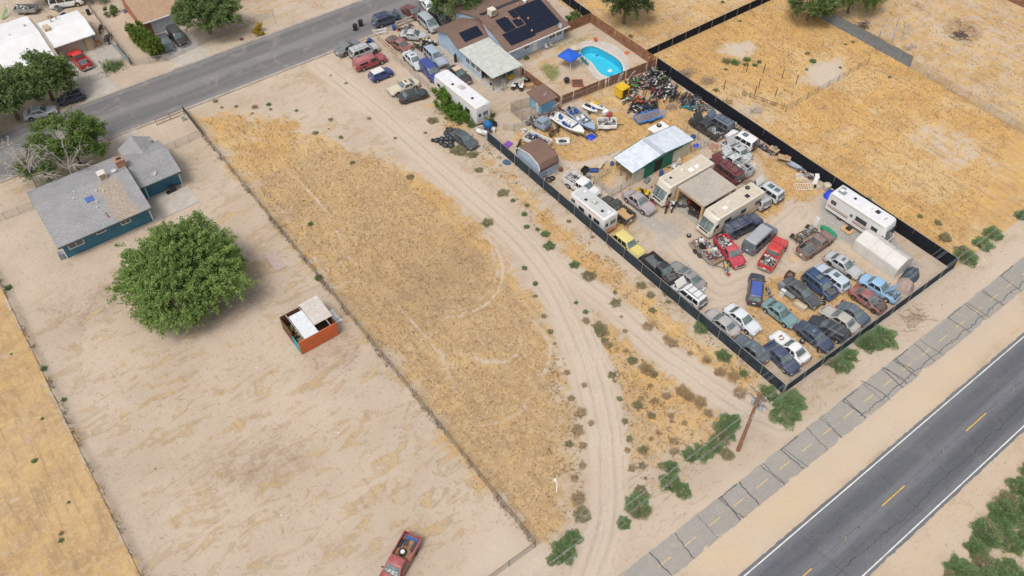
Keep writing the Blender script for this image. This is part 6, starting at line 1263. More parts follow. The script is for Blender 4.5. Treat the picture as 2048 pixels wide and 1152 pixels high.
    if s.get('shell'):
        xb = X(.455); m = MB(); rr = []
        for x, ww, zt in ((-L/2+.02, .90, 1.55), (-L/2+.12, .86, 1.66), (0-L*.22, .86, 1.70), (xb-.05, .86, 1.68)): rr.append([(x, W*.96, .98), (x+.04, W*ww, 1.42), (x+.05, W*ww*.8, zt), (x+.05, 0, zt+.03), (x+.05, -W*ww*.8, zt), (x+.04, -W*ww, 1.42), (x, -W*.96, .98)])
        m.loft(rr, False, True); D['shell'] = m.mesh('camper_shell', 40)
        D['shellwin'] = [MB().box((-L*.26, sg*(W*.925), 1.22), (L*.26, .05, .26), rx=sg*.17).mesh('side_window') for sg in (-1, 1)]
    CAR[key] = D; return D
wp = MB(); wp.lathe([(.55, -.5), (.93, -.5), (1, -.36), (1, .36), (.93, .5), (.55, .5)], 20, 'Y'); TYREM = wp.mesh('wheel', 50)
rm = MB(); rm.lathe([(.0, .30), (.2, .34), (.26, .22), (.5, .26), (.62, .46), (.66, .40)], 14, 'Y'); rm.lathe([(.66, .40), (.6, -.4), (0, -.4)], 14, 'Y'); RIMM = rm.mesh('rim', 40)
def wheel(t, x, y, r, side_, rim=RIM, wd=.21, name='wheel', flat=0, z=None):
    o = obj(name, TYREM, TYRE, t); o.location = (x, y, r if z is None else z); o.scale = (r, wd, r*(1-flat))
    if side_ < 0: o.rotation_euler = (0, 0, PI)
    q = obj('rim', RIMM, rim, o); return o
PC = dict(
 grey=paint('grey', (.16, .165, .17)), silver=paint('silver', (.42, .43, .44), .25, .3), silver2=paint('silver2', (.33, .36, .40), .25, .3), crimson=paint('crimson', (.30, .028, .045), .45), royal=paint('royal', (.018, .045, .24), .1),
 cream=paint('cream', (.56, .50, .38), .2, .45), blackgreen=paint('blackgreen', (.022, .032, .030), .12), navy=paint('navy', (.022, .042, .10), .22), maroon=paint('maroon', (.13, .018, .022), .3), rustred=paint('rustred', (.21, .062, .048), .6, .6, .35, (.16, .09, .06)),
 palesilver=paint('palesilver', (.50, .53, .56), .2), paleblue=paint('paleblue', (.30, .36, .44), .4, .45), black=paint('black', (.017, .018, .020), .2), black2=paint('black2', (.016, .018, .018), .35, .4, .35, (.10, .065, .04)), slate=paint('slate', (.045, .060, .070), .25), white=paint('white', (.70, .70, .69), .1, .35),
 slateblue=paint('slateblue', (.075, .105, .155), .35), camo=paint('camo', (.60, .61, .61), .2, .5, .62, (.22, .25, .25), None, 3.2), navyold=paint('navyold', (.018, .035, .085), .45, .5, .12, (.30, .27, .24)), steel=paint('steel', (.10, .135, .18), .3),
 red=paint('red', (.50, .022, .018), .3), red2=paint('red2', (.58, .016, .012), .08), crimson2=paint('crimson2', (.46, .018, .045), .35), rustblue=paint('rustblue', (.20, .085, .05), .5, .65, .5, (.16, .20, .25)), palewhite=paint('palewhite', (.46, .52, .60), .3), palewhite2=paint('palewhite2', (.60, .63, .66), .2),
 blue=paint('blue', (.02, .06, .16), .2), charcoal=paint('charcoal', (.045, .05, .058), .35, .4), darkblue=paint('darkblue', (.018, .024, .055), .2), skyblue=paint('skyblue', (.24, .42, .62), .25, .45), maroonfade=paint('maroonfade', (.22, .055, .052), .6, .55), teal=paint('teal', (.12, .24, .26), .5),
 champagne=paint('champagne', (.40, .38, .34), .35), blacknavy=paint('blacknavy', (.016, .022, .035), .2), navy2=paint('navy2', (.028, .045, .105), .25), slateblue2=paint('slateblue2', (.075, .095, .125), .3), pinksilver=paint('pinksilver', (.38, .355, .345), .35), white2=paint('white2', (.64, .65, .66), .15), warmgrey=paint('warmgrey', (.24, .23, .225), .35),
 yellow=paint('yellow', (.62, .52, .16), .25, .45), faded=paint('faded', (.36, .34, .37), .5, .6, .55, (.20, .09, .065), None, 5), redold=paint('redold', (.30, .035, .035), .6, .6, .12, (.22, .09, .06)))
WROOF = paint('roofwhite', (.66, .65, .6), .1); BROOF = paint('roofblue', (.03, .075, .34), .15); CROOF = paint('roofcream', (.58, .42, .30), .2); GROOF = paint('roofgrey', (.30, .32, .34), .4, .6); HOODW = WROOF
SCRAP = [M('scrap_silver', (.40, .40, .40), .4, .6, var=.3), DKMETAL, M('scrap_cream', (.52, .47, .38), .7), RUSTM, M('scrap_blue', (.04, .10, .30), .6), M('scrap_red', (.36, .04, .035), .6), WHITE]
def load(t, bed, seed, n=34, mats=None, top=.32, name='scrap_piece'):
    """loose load: individual pieces are things of the heap; here they are small parts of the load"""
    x0, x1, hw, z = bed; rg = random.Random(seed); ms = [MB() for _ in range(4)]; mats = mats or [SCRAP[0], SCRAP[1], SCRAP[2], SCRAP[6]]
    for k in range(n):
        m = ms[k % 4]; x, y = rg.uniform(x0+.15, x1-.15), rg.uniform(-hw+.15, hw-.15); zz = z+rg.uniform(.03, top)
        if k % 3 == 0:
            a = rg.uniform(0, 6.28); r_ = rg.uniform(.12, .28); pts = [(x+r_*math.cos(q), y+r_*math.sin(q)*.9, zz+.1*math.sin(q+a)) for q in np.linspace(0, 6.28, 9)]; m.tube(pts, .025, 4)
        elif k % 3 == 1: a = rg.uniform(0, 6.28); l_ = rg.uniform(.2, .5); m.cyl((x-math.cos(a)*l_/2, y-math.sin(a)*l_/2, zz), (x+math.cos(a)*l_/2, y+math.sin(a)*l_/2, zz+rg.uniform(-.1, .1)), rg.uniform(.02, .07), n=6)
        else: m.box((x, y, zz), (rg.uniform(.1, .4), rg.uniform(.1, .35), rg.uniform(.06, .25)), rz=rg.uniform(0, 3), rx=rg.uniform(-.5, .5))
    for m, c in zip(ms, mats): tag(m.build(name, c, t), kind='stuff')
def vehicle(kind, col, opts, x, y, ang, L, label, seed=0):
    D = car_meshes(kind, L); s = SPEC[kind]; opts = opts.split(','); nm = {'pickup': 'pickup_truck', 'xpickup': 'pickup_truck', 'shell': 'pickup_truck', 'suv': 'sport_utility', 'suvl': 'sport_utility', 'van': 'van', 'minivan': 'minivan'}.get(kind, 'car'); cat = {'sport_utility': 'car', 'pickup_truck': 'pickup', 'minivan': 'van'}.get(nm, nm)
    t = thing(nm, label, cat, (x, y, 0), R(ang), None); rg = random.Random(seed+int(x*31+y*17)); pm = PC[col]; old = s.get('chrome')
    obj('body', D['body'], pm, t); obj('underbody', D['under'], BLACKPL, t)
    cab = obj('cabin', D['cabin'], pm, t)
    if 'whiteroof' in opts: MB().box((sum(D['roof'][:2])/2+.02, 0, D['roofz']+.006), ((D['roof'][1]-D['roof'][0])*1.0, D['roof'][2]*1.9, .03), taper=.96).build('roof_panel', WROOF, t)
    if 'blueroof' in opts: MB().box((sum(D['roof'][:2])/2, 0, D['roofz']+.006), ((D['roof'][1]-D['roof'][0])*.98, D['roof'][2]*1.75, .03), taper=.96).build('roof_panel', BROOF, t)
    if 'creamroof' in opts: MB().box((sum(D['roof'][:2])/2, 0, D['roofz']+.006), ((D['roof'][1]-D['roof'][0])*1.0, D['roof'][2]*1.9, .03), taper=.96).build('roof_panel', CROOF, t)
    if kind == 'van': MB().box((sum(D['roof'][:2])/2, 0, D['roofz']+.03), ((D['roof'][1]-D['roof'][0])*1.0, D['roof'][2]*1.85, .10), taper=.9).build('roof_panel', GROOF, t)
    tag(obj('panel_seams', D['seams'], BLACKPL, t), kind='stuff'); obj('number_plate', D['plate'], WHITE, t)
    obj('windshield', D['windshield'], GLASS, t); obj('rear_window', D['rear_window'], GLASS, t)
    for m in D['sides']: obj('side_window', m, GLASSD, t)
    for m in D['headlight']:
        if not ('bay' in opts): obj('headlight', m, CLEARL, t)
    for m in D['taillight']: obj('taillight', m, REDL, t)
    if 'bay' not in opts: obj('grille', D['grille'], CHROME if old else BLACKPL, t); obj('bumper', D['bumper'][0], CHROME if (old or 'pickup' in kind) else pm, t)
    obj('bumper', D['bumper'][1], CHROME if (old or 'pickup' in kind) else (BLACKPL if 'suv' in kind else pm), t)
    for m in D['mirror']: obj('mirror', m, BLACKPL if rg.random() < .6 else pm, t)
    rim = CHROME if old else rg.choice((RIM, RIM, STEELRIM)); r = s['r']
    for k, ax in enumerate(D['ax']):
        for sg in (-1, 1): wheel(t, ax, sg*(D['W']-.085), r, sg, rim, .22)
    if 'sunroof' in opts or 'sunroof2' in opts: obj('sunroof', D['sunroof'], GLASS if kind != 'oldcoupe' else M('brown_vinyl', (.10, .055, .035), .7), t)
    if 'sunroof2' in opts: obj('sunroof', D['sunroof2'], GLASS, t)
    if 'rack' in opts: obj('roof_rack', D['rack'], BLACKPL if 'silver' not in col else GALV, t)
    if 'hood' in opts or 'bay' in opts:
        bo = obj('bay_shade_plate', D['bay'], BLACKPL, t); obj('engine', D['engine'], M('engine_metal', (.17, .165, .16), .5, .5, var=.6, scale=9), bo)
    if 'hood' in opts:
        h = obj('hood', D['hoodpanel'], HOODW if col in ('palesilver', 'white2') else pm, t); h.location = (D['hood'][0], 0, D['hood'][3]+.05); h.rotation_euler = (0, -R(rg.uniform(48, 62)), 0)
    if 'spoiler' in opts: MB().box((-D['L']/2+.18, 0, 1.14), (.24, D['W']*1.6, .04)).bx(-D['L']/2+.12, -D['L']/2+.24, -.6, -.54, .92, 1.13).bx(-D['L']/2+.12, -D['L']/2+.24, .54, .6, .92, 1.13).build('spoiler', pm, t)
    if 'spare' in opts and kind == 'suv': w_ = wheel(t, -D['L']/2-.12, .15, .34, 1, RIM, .2, 'spare_wheel', 0, .95); w_.rotation_euler = (0, 0, R(90))
    if 'stain' in opts:
        m = MB(); hx0, hx1, hw, hz0, hz1 = D['hood']
        for k in range(14): q = rg.uniform(.25, .6); m.box((lerp(hx0, hx1, q), rg.uniform(-.3, .3), lerp(hz0, hz1, q)+.036), (rg.uniform(.08, .3), rg.uniform(.04, .12), .012), rz=rg.uniform(0, 3))
        m.build('rust_stain', M('stain_red', (.20, .03, .03), .8), t)
    if s.get('bed'):
        for m in D['bedwalls']: obj('bed_side', m, pm, t)
        obj('tailgate', D['tailgate'], pm, t); obj('bed_floor', D['bedfloor'], PALEWOOD if 'tanbed' in opts else M('bed_grey', (.10, .11, .125), .7, var=.4, dirt=.5) if col != 'redold' else M('bed_rust', (.30, .15, .08), .9, var=.4, dirt=.5, dirtcol=(.12, .12, .12)), t)
        for m in D['wheelbox']: obj('wheel_box', m, BLACKPL, t)
        if 'load' in opts or 'rack2' in opts or 'hood' in opts: load(t, D['bed'], seed+int(x), 46 if 'load' in opts else 18, None, .42 if 'load' in opts else .25)
        if 'rack2' in opts:
            x0, x1, hw, z = D['bed']; m = MB(); pr = [(a, b_) for a in (x0+.05, (x0+x1)/2, x1) for b_ in (-hw-.02, hw+.02)]
            for a, b_ in pr: m.cyl((a, b_, z+.45), (a, b_, z+1.15), .03, n=6)
            for b_ in (-hw-.02, hw+.02):
                for zz in (.8, 1.15): m.cyl((x0+.05, b_, z+zz), (x1, b_, z+zz), .03, n=6)
            for a in (x0+.05, (x0+x1)/2, x1): m.cyl((a, -hw, z+1.15), (a, hw, z+1.15), .03, n=6)
            m.build('pipe_rack', WHITE, t)
        if col == 'redold':
            w_ = wheel(t, D['bed'][1]-.55, -.12, .38, 1, WHITE, .24, 'spare_wheel', 0, D['bed'][3]+.14); w_.rotation_euler = (R(90), 0, 0)
            MB().box((D['bed'][0]+.9, .55, D['bed'][3]+.12), (.9, .3, .2)).box((D['bed'][0]+.8, -.3, D['bed'][3]+.05), (.7, .5, .06), rz=.3).build('scrap_piece', DKMETAL, t)
            MB().box((D['bed'][0]+.25, .0, D['bed'][3]+.035), (.3, 1.4, .03)).build('blue_strip', M('scrap_blue'), t)
            sw = MB(); zz = SPEC['pickup']
            for k in range(26):
                u = rg.uniform(-.75, .75); q = rg.uniform(.12, .5); b0_, b1_ = X_ = (SPEC['pickup']['gh'][2]-.5)*D['L'], (SPEC['pickup']['gh'][3]-.5)*D['L']
                sw.box((lerp(b1_, b0_, q)+.10*(1-u*u)+.025, u*D['W']*lerp(.93, .78, q), lerp(D['zb'][1], SPEC['pickup']['H']-.07, q)+.012), (.05, rg.uniform(.04, .12), .05), ry=-.6, rz=rg.uniform(-.6, .6))
            sw.build('windshield_lettering', WHITE, t)
    if s.get('shell'):
        c = obj('camper_shell', D['shell'], paint('shellred', (.36, .06, .075), .6), t)
        for m in D['shellwin']: obj('side_window', m, GLASSD, c)
        MB().box((-D['L']/2+.03, 0, 1.28), (.05, D['W']*1.3, .36), ry=-.15).build('rear_hatch', GLASS, c)
    return t
FIX = {'champagne grey': (.12, .0), 'black navy': (-.15, 0), 'slate sedan with': (.6, 0), 'warm silver sedan': (.6, 0), 'white four by four with raised hood ag': (.5, 0), 'black small truck': (.4, 0), 'pale yellow': (.4, 0), 'navy sedan with rear': (.3, 0)}
for i, (k, c, o, x, y, a, L, lab) in enumerate(VEHICLES):
    for q, (dx, dy) in FIX.items():
        if lab.startswith(q): x += dx; y += dy
    vehicle(k, c, o, x, y, a, L, lab, i)

# ---------------------------------------------------------------- motorhomes and trailers
RVW = paint('rv_white', (.66, .66, .65), .1, .4); RVC = paint('rv_cream', (.60, .55, .46), .12, .4); RVROOF = M('rv_roof_tan', (.52, .46, .37), .8, var=.08, dirt=.25, dirtcol=(.36, .29, .22)); RVROOFW = M('rv_roof_white', (.64, .64, .65), .7, var=.06, dirt=.45, dirtcol=(.45, .46, .50)); RVROOFG = M('rv_roof_grey', (.47, .48, .48), .7, var=.06, dirt=.2)
BROWN = M('brown_stripe', (.22, .085, .035), .6); TANS = M('tan_stripe', (.42, .28, .18), .6)
def rvbody(L, W, z0, z1, nose, tail, rad=.12):
    """nose/tail: list of (dx from end, z) describing the end profile; rounded roof edges"""
    mb = MB(); hw = W/2
    prof = [(L/2-dx, z) for dx, z in nose]; pt = [(-L/2+dx, z) for dx, z in tail]
    zs = sorted({z for _, z in nose} | {z for _, z in tail} | {z0, z1-rad, z1-rad*.35, z1}); rings = []
    fn = lambda pl, z: interp(sorted([(b_, a) for a, b_ in pl]), z)
    for z in zs:
        k = max(0, (z-(z1-rad))/rad); ins = rad*(1-math.sqrt(max(0, 1-k*k))) if k > 0 else 0; xf, xr = fn(prof, z)-ins, fn(pt, z)+ins; w_ = hw-ins
        rings.append([(xr, -w_*.97, z), (xr+.12, -w_, z), (xf-.30, -w_, z), (xf-.05, -w_*.80, z), (xf, 0, z), (xf-.05, w_*.80, z), (xf-.30, w_, z), (xr+.12, w_, z), (xr, w_*.97, z)])
    mb.loft(rings, True, True); return mb
def rv_win(t, x, w_, z, h, sg, hw, mat=GLASSD):
    f = MB().box((x, sg*(hw+.006), z), (w_+.08, .03, h+.08)).build('window', BLACKPL, t); MB().box((x, sg*(hw+.024), z), (w_, .02, h)).build('pane', mat, f)
def ac(t, x, y, z, mat=WHITE, s=(.95, .75, .3)): MB().box((x, y, z+s[2]/2), s, taper=.82).build('air_conditioner', mat, t)
def hatch(t, x, y, z, mat=RVC, s=.42): MB().box((x, y, z+.06), (s, s, .12), taper=.9).build('roof_hatch', mat, t)
def motorhome(label, x, y, ang, L, W, H, body, roof, stripe, wscr, seed, wins, door_at=None, round_=1):
    t = thing('motorhome', label, 'motorhome', (x, y, 0), R(ang)); hw = W/2; z0 = .45
    nose = [(0.0, .45), (-.06+.06, .9), (.04, 1.25), (.62 if round_ else .25, 2.35), (.72 if round_ else .32, 2.65), (.95 if round_ else .45, H)] ; tail = [(0, .45), (0, H-.3), (.12, H)]
    rvbody(L, W, z0, H, nose, tail, .16).build('body', body, t, 40); MB().bx(-L/2+.2, L/2-.4, -hw+.2, hw-.2, .25, .5).build('underbody', BLACKPL, t)
    MB().box((-.25, 0, H+.008), (L-1.7, W-.42, .03), taper=.99).build('roof', roof, t)
    # windscreen follows the nose
    m = MB(); zz = (1.22, 1.75, 2.38); fx = lambda z: L/2-interp(sorted([(b_, a) for a, b_ in nose]), z)
    m.grid([[(fx(z)+.015-(.05*abs(u)/.8 if abs(u) <= .8 else .05+.25*(abs(u)-.8)/.2), u*hw*(.98 if abs(u) < .9 else .97), z) for u in (-.94, -.8, -.4, 0, .4, .8, .94)] for z in zz]); wsn = m.build('windshield', GLASS, t, 60)
    MB().box((fx(1.8)+.03, 0, 1.8), (.04, .035, 1.1), ry=-.5).build('pillar', body, t)
    MB().box((L/2+.02, 0, .62), (.18, W*.96, .26), taper=.95).build('bumper', WHITE if stripe is None else body, t); MB().box((L/2-.02, 0, .98), (.12, W*.55, .2)).build('grille', BLACKPL, t)
    for sg in (-1, 1): MB().box((L/2-.06, sg*hw*.72, 1.0), (.16, .3, .2)).build('headlight', CLEARL, t); MB().box((-L/2, sg*hw*.85, .95), (.06, .18, .3)).build('taillight', REDL, t); MB().box((L/2-.35, sg*(hw+.2), 1.75), (.1, .16, .32)).build('mirror', BLACKPL, t)
    if stripe:
        for sg in (-1, 1):
            for z, h in ((1.02, .16), (1.28, .07), (H-.28, .05)): MB().box((-.25, sg*(hw+.004), z), (L-.9, .014, h)).build('stripe', stripe, t)
    for sg, a, w_, z, h in wins: rv_win(t, a*L, w_, z, h, sg, hw)
    if door_at is not None: sg, a = door_at; d = MB().box((a*L, sg*(hw+.02), 1.35), (.7, .04, 1.75)).build('door', body, t); MB().box((a*L, sg*(hw+.05), 1.8), (.36, .02, .45)).build('pane', GLASS, d)
    for ax in (-L*.24, L*.33):
        for sg in (-1, 1): wheel(t, ax, sg*(hw-.13), .42, sg, STEELRIM, .25)
    for a, b_ in wscr: ac(t, a*L, b_, H+.02)
    rg = random.Random(seed)
    for k in range(4): hatch(t, (-.38+.2*k+rg.uniform(-.05, .05))*L, rg.uniform(-.6, .6), H+.02, rg.choice((RVC, WHITE, BLACKPL)), rg.choice((.3, .42, .55)))
    for k in range(3): MB().box((L/2-1.35, -.25+.25*k, H+.03), (.14, .07, .06)).build('marker_lamp', BLACKPL, t)
    return t
WN = [(-1, .20, 1.1, 1.85, .65), (-1, .08, .45, 1.85, .55), (-1, -.06, .55, 1.9, .5), (-1, -.38, 1.0, 1.85, .6), (1, .2, 1.1, 1.85, .65), (1, -.1, .8, 1.85, .55), (1, -.38, 1.0, 1.85, .6), (-1, .395, .6, 1.85, .6), (1, .395, .6, 1.85, .6)]
WNA = [(s, -a if False else a, w_, z, h) for s, a, w_, z, h in WN]
m1 = motorhome('cream motorhome parked against the carport beside the metal barn', 67.55, 52.6, 180, 8.9, 2.4, 3.25, RVC, RVROOF, TANS, [], 1, WNA)
hatch(m1, -.9, .35, 3.27, WHITE, .7)
m2 = motorhome('cream motorhome with tan roof beside the old navy four by four', 68.55, 45.0, 180, 9.5, 2.4, 3.1, RVC, RVROOF, TANS, [], 2, WNA)
w_ = wheel(m2, -3.2, -.6, .3, 1, STEELRIM, .2, 'spare_tyre', 0, 3.24); w_.rotation_euler = (R(90), 0, 0)
m3 = motorhome('white motorhome with brown stripes on gravel by the black fence', 80.9, 34.5, -88, 8.6, 2.4, 3.2, RVW, RVROOFW, BROWN, [(.06, 0)], 3, [(-1, .30, .8, 1.9, .55), (-1, .08, 1.5, 1.85, .6), (-1, -.40, .7, 1.95, .5), (1, .1, 1.2, 1.85, .6), (1, -.35, .8, 1.9, .5)], (-1, -.08), 0)
MB().box((-3.3, -.2, 3.27), (1.0, .7, .08)).box((-3.6, .5, 3.27), (.6, .5, .06)).build('roof_vent_cover', GALV, m3)
def rv_trailer(name, label, x, y, ang, L, W, H, fifth, roofmat, stripe, seed):
    t = thing(name, label, 'trailer', (x, y, 0), R(ang)); hw = W/2
    nose = [(1.75, .5), (1.75, 1.35), (.1, 1.5), (.0, 2.3), (.25, H)] if fifth else [(.45, .5), (.2, 1.2), (0, 1.6), (.2, 2.3), (.8, H)]; tail = [(.1, .5), (0, 1.0), (0, H-.2), (.1, H)]
    rvbody(L, W, .5, H, nose, tail, .12).build('body', RVW, t, 40); MB().box((-.1, 0, H+.008), (L-.9, W-.34, .03), taper=.99).build('roof', roofmat, t)
    for sg in (-1, 1):
        for z, h in ((.95, .14), (H-.35, .05)): MB().box((-.5, sg*(hw+.004), z), (L-2.6, .014, h)).build('stripe', stripe, t)
        for a, w_, z, h in ((.12, .9, 1.75, .6), (-.12, .4, 1.75, .5), (-.3, 1.0, 1.75, .55), (.36, .6, 2.1, .4)): rv_win(t, a*L, w_, z, h, sg, hw)
        for ax in (-.4, .5): wheel(t, ax-.8, sg*(hw-.12), .34, sg, STEELRIM, .22)
    f = MB().box((-L/2-.006, -.4, 1.75), (.03, .85, .6)).build('window', BLACKPL, t); MB().box((-L/2-.024, -.4, 1.75), (.02, .75, .5)).build('pane', GLASS, f); f = MB().box((-L/2-.006, .65, 1.8), (.03, .4, .5)).build('window', BLACKPL, t)
    MB().box((-L/2-.05, 0, .55), (.14, W*.95, .16)).build('bumper', stripe, t)
    for k in range(3): MB().box((-L/2-.01, -.3+.3*k, H-.22), (.04, .12, .06)).build('marker_lamp', REDL, t)
    ac(t, -.02*L, 0, H+.02, WHITE if not fifth else M('ac_grey', (.42, .42, .38), .6, var=.3))
    for k, a in enumerate((.3, .12, -.3, -.4)): hatch(t, a*L, (-.4, .5, .3, -.2)[k], H+.02, (WHITE, BLACKPL, BLACKPL, WHITE)[k], .34)
    if fifth:
        MB().cyl((L/2-1.0, .5, 0), (L/2-1.0, .5, 1.4), .06, n=6).cyl((L/2-1.0, -.5, 0), (L/2-1.0, -.5, 1.4), .06, n=6).build('landing_leg', DKMETAL, t)
    else: MB().cyl((L/2-.3, 0, 0), (L/2-.3, 0, .6), .05, n=6).bx(L/2-.5, L/2+.9, -.05, .05, .45, .55).build('tow_hitch', DKMETAL, t)
    return t
rv_trailer('fifth_wheel_trailer', 'long white fifth wheel trailer with scuffed grey roof patch by the bright bush', 54.85, 84.6, 92, 10.4, 2.45, 3.3, True, RVROOFW, TANS, 1)
t = rv_trailer('travel_trailer', 'white travel trailer with grey roof against the slate dark fence', 54.75, 55.6, 92, 6.6, 2.3, 2.95, True, RVROOFG, M('orange_stripe', (.45, .16, .06), .6), 2)
# ---------------------------------------------------------------- yard things
C_ = dict(red=M('plastic_red', (.33, .035, .032), .45, dirt=.25), green=M('plastic_green', (.09, .29, .07), .45, dirt=.25), blue=M('plastic_blue', (.025, .08, .27), .45, dirt=.2), white=M('plastic_white', (.62, .62, .60), .4), black=M('plastic_black', (.02, .02, .022), .45), yellow=M('plastic_yellow', (.62, .40, .015), .45, dirt=.1), orange=M('plastic_orange', (.52, .14, .03), .5), purple=M('plastic_purple', (.20, .07, .36), .5), grey=M('plastic_grey', (.22, .23, .24), .5), cream=M('plastic_cream', (.50, .43, .32), .6, dirt=.3), teal=M('plastic_teal', (.02, .20, .22), .5), tan=M('card_tan', (.40, .27, .16), .85), brown=RUSTM, silver=GALV)
PM = {}
def pm_(key, fn):
    if key not in PM: PM[key] = fn()
    return PM[key]
def part(t, name, key, fn, mat, loc=(0, 0, 0), rot=(0, 0, 0), sc=(1, 1, 1)):
    o = obj(name, pm_(key, lambda: fn().mesh(name)), mat, t); o.location = loc; o.rotation_euler = rot; o.scale = sc; return o
def single(name, label, cat, mb, mat, x, y, rz=0, z=0, group=None, smooth=None):
    o = mb.build(name, mat, None, smooth); o.location = (x, y, z); o.rotation_euler = (0, 0, rz); return tag(o, label, cat, group)
def bikewheel(t, x, r=.30, w_=.05):
    o = obj('wheel', pm_('bw', lambda: MB().lathe([(.80, -.5), (1, -.5), (1, .5), (.80, .5), (.80, -.5)], 16, 'Y').mesh('wheel', 40)), TYRE, t); o.location = (x, 0, r); o.scale = (r, w_*2, r)
    h = MB()
    part(o, 'spokes', 'spk', lambda: MB().lathe([(.1, -.3), (.14, -.3), (.14, .3), (.1, .3)], 8, 'Y').lathe([(.76, -.2), (.8, -.2), (.8, .2), (.76, .2)], 16, 'Y').box((0, 0, 0), (1.5, .15, .05)).box((0, 0, 0), (.05, .15, 1.5)).box((0, 0, 0), (1.5, .15, .05), ry=.785).box((0, 0, 0), (1.5, .15, .05), ry=-.785), GALV)
def motorbike(x, y, rz, col, label, group=None, lean=.0, kind='dirt', z=0):
    t = thing('motorbike' if kind != 'bicycle' else 'bicycle', label, 'motorbike' if kind != 'bicycle' else 'bicycle', (x, y, z), rz, group); t.rotation_euler = (lean, 0, rz); m = C_[col]
    if kind == 'bicycle':
        for a in (-.5, .5): bikewheel(t, a, .31, .025)
        part(t, 'frame', 'bf', lambda: MB().tube([(-.5, 0, .31), (-.15, 0, .72), (.33, 0, .78), (-.05, 0, .32), (-.5, 0, .31)], .022, 5).tube([(.33, 0, .85), (.5, 0, .31)], .02, 5).cyl((-.05, 0, .32), (-.18, 0, .82), .02), m); part(t, 'saddle', 'bs', lambda: MB().box((-.2, 0, .85), (.24, .12, .05)), C_['black']); part(t, 'handlebar', 'bh', lambda: MB().cyl((.32, -.28, .95), (.32, .28, .95), .016).cyl((.32, 0, .84), (.32, 0, .95), .016), C_['black']); return t
    for a in (-.66, .68): bikewheel(t, a, .32, .06)
    part(t, 'engine', 'me', lambda: MB().box((.02, 0, .45), (.38, .26, .3)).cyl((-.1, .12, .42), (-.7, .16, .62), .045), DKMETAL)
    part(t, 'frame', 'mf', lambda: MB().tube([(-.66, 0, .32), (-.2, 0, .5), (.1, 0, .78), (.42, 0, .92)], .04, 6).tube([(.42, 0, .98), (.68, .09, .32)], .03, 5).tube([(.42, 0, .98), (.68, -.09, .32)], .03, 5), m if rnd.random() < .4 else DKMETAL)
    part(t, 'fuel_tank', 'mt', lambda: MB().loft([[(-.12, -.08, .78), (-.12, .08, .78), (-.12, .06, .88), (-.12, -.06, .88)], [(.15, -.17, .74), (.15, .17, .74), (.15, .12, .98), (.15, -.12, .98)], [(.40, -.13, .78), (.40, .13, .78), (.40, .07, .96), (.40, -.07, .96)]]), m)
    part(t, 'seat', 'ms', lambda: MB().box((-.36, 0, .86), (.62, .20, .10), taper=.85), C_['black'])
    part(t, 'rear_fender', 'mr', lambda: MB().box((-.80, 0, .90), (.5, .17, .035), ry=.25), m); part(t, 'front_fender', 'mff', lambda: MB().box((.80, 0, .74), (.55, .15, .035), ry=.2), m)
    part(t, 'handlebar', 'mh', lambda: MB().cyl((.36, -.38, 1.08), (.36, .38, 1.08), .02).cyl((.40, -.1, .96), (.36, -.1, 1.08), .018).cyl((.40, .1, .96), (.36, .1, 1.08), .018), C_['black']); return t
def quad(x, y, rz, col, label, group=None, s=1.):
    t = thing('quad_bike', label, 'quad bike', (x, y, 0), rz, group); m = C_[col]; t.scale = (s, s, s)
    for a in (-.55, .58):
        for b_ in (-1, 1): wheel(t, a, b_*.42, .27, b_, STEELRIM, .24)
    part(t, 'chassis', 'qc', lambda: MB().box((0, 0, .42), (1.1, .4, .24)), DKMETAL); part(t, 'rear_fender', 'qr', lambda: MB().box((-.52, 0, .66), (.62, .98, .06), taper=.9).box((-.45, 0, .72), (.4, .4, .08)), m); part(t, 'front_fender', 'qf', lambda: MB().box((.58, 0, .64), (.52, .95, .06), taper=.88).box((.66, 0, .72), (.3, .34, .14), taper=.7), m)
    part(t, 'seat', 'qs', lambda: MB().box((-.22, 0, .76), (.72, .28, .12), taper=.85), C_['black']); part(t, 'fuel_tank', 'qt', lambda: MB().box((.25, 0, .72), (.3, .28, .18), taper=.7), m); part(t, 'handlebar', 'qh', lambda: MB().cyl((.36, -.36, .98), (.36, .36, .98), .022).cyl((.42, 0, .7), (.36, 0, .98), .025), C_['black']); part(t, 'cargo_rack', 'qk', lambda: MB().tube([(-.8, -.3, .78), (-.8, .3, .78), (-.4, .3, .78), (-.4, -.3, .78), (-.8, -.3, .78)], .018, 4), DKMETAL); return t
def tyre(x, y, z=0, lay=True, r=.33, label='loose black tyre lying on dirt', group=None, rim=None):
    o = obj('tyre', TYREM, TYRE); o.scale = (r, .22, r); rr = random.Random(int(x*100+y)); o.location = (x, y, z+(.12 if lay else r)); o.rotation_euler = (R(90), 0, 0) if lay else (0, 0, rr.uniform(0, 3)); tag(o, label, 'tyre', group)
    if rim: obj('rim', RIMM, rim, o)
    return o
def barrel(x, y, col, label, h=.88, r=.29): return single('barrel', label, 'barrel', MB().lathe([(.0, 0), (r, 0), (r, h*.3), (r*1.04, h*.33), (r, h*.36), (r, h*.63), (r*1.04, h*.66), (r, h*.69), (r, h), (r*.93, h), (r*.93, h-.03), (0, h-.03)], 16), C_[col], x, y, 0, 0, None, 40)
def bucket(x, y, col, label, group=None): return single('bucket', label, 'bucket', MB().lathe([(0, 0), (.13, 0), (.165, .36), (.175, .36), (.175, .38), (.15, .38), (.12, .03), (0, .03)], 12), C_[col], x, y, 0, 0, group, 40)
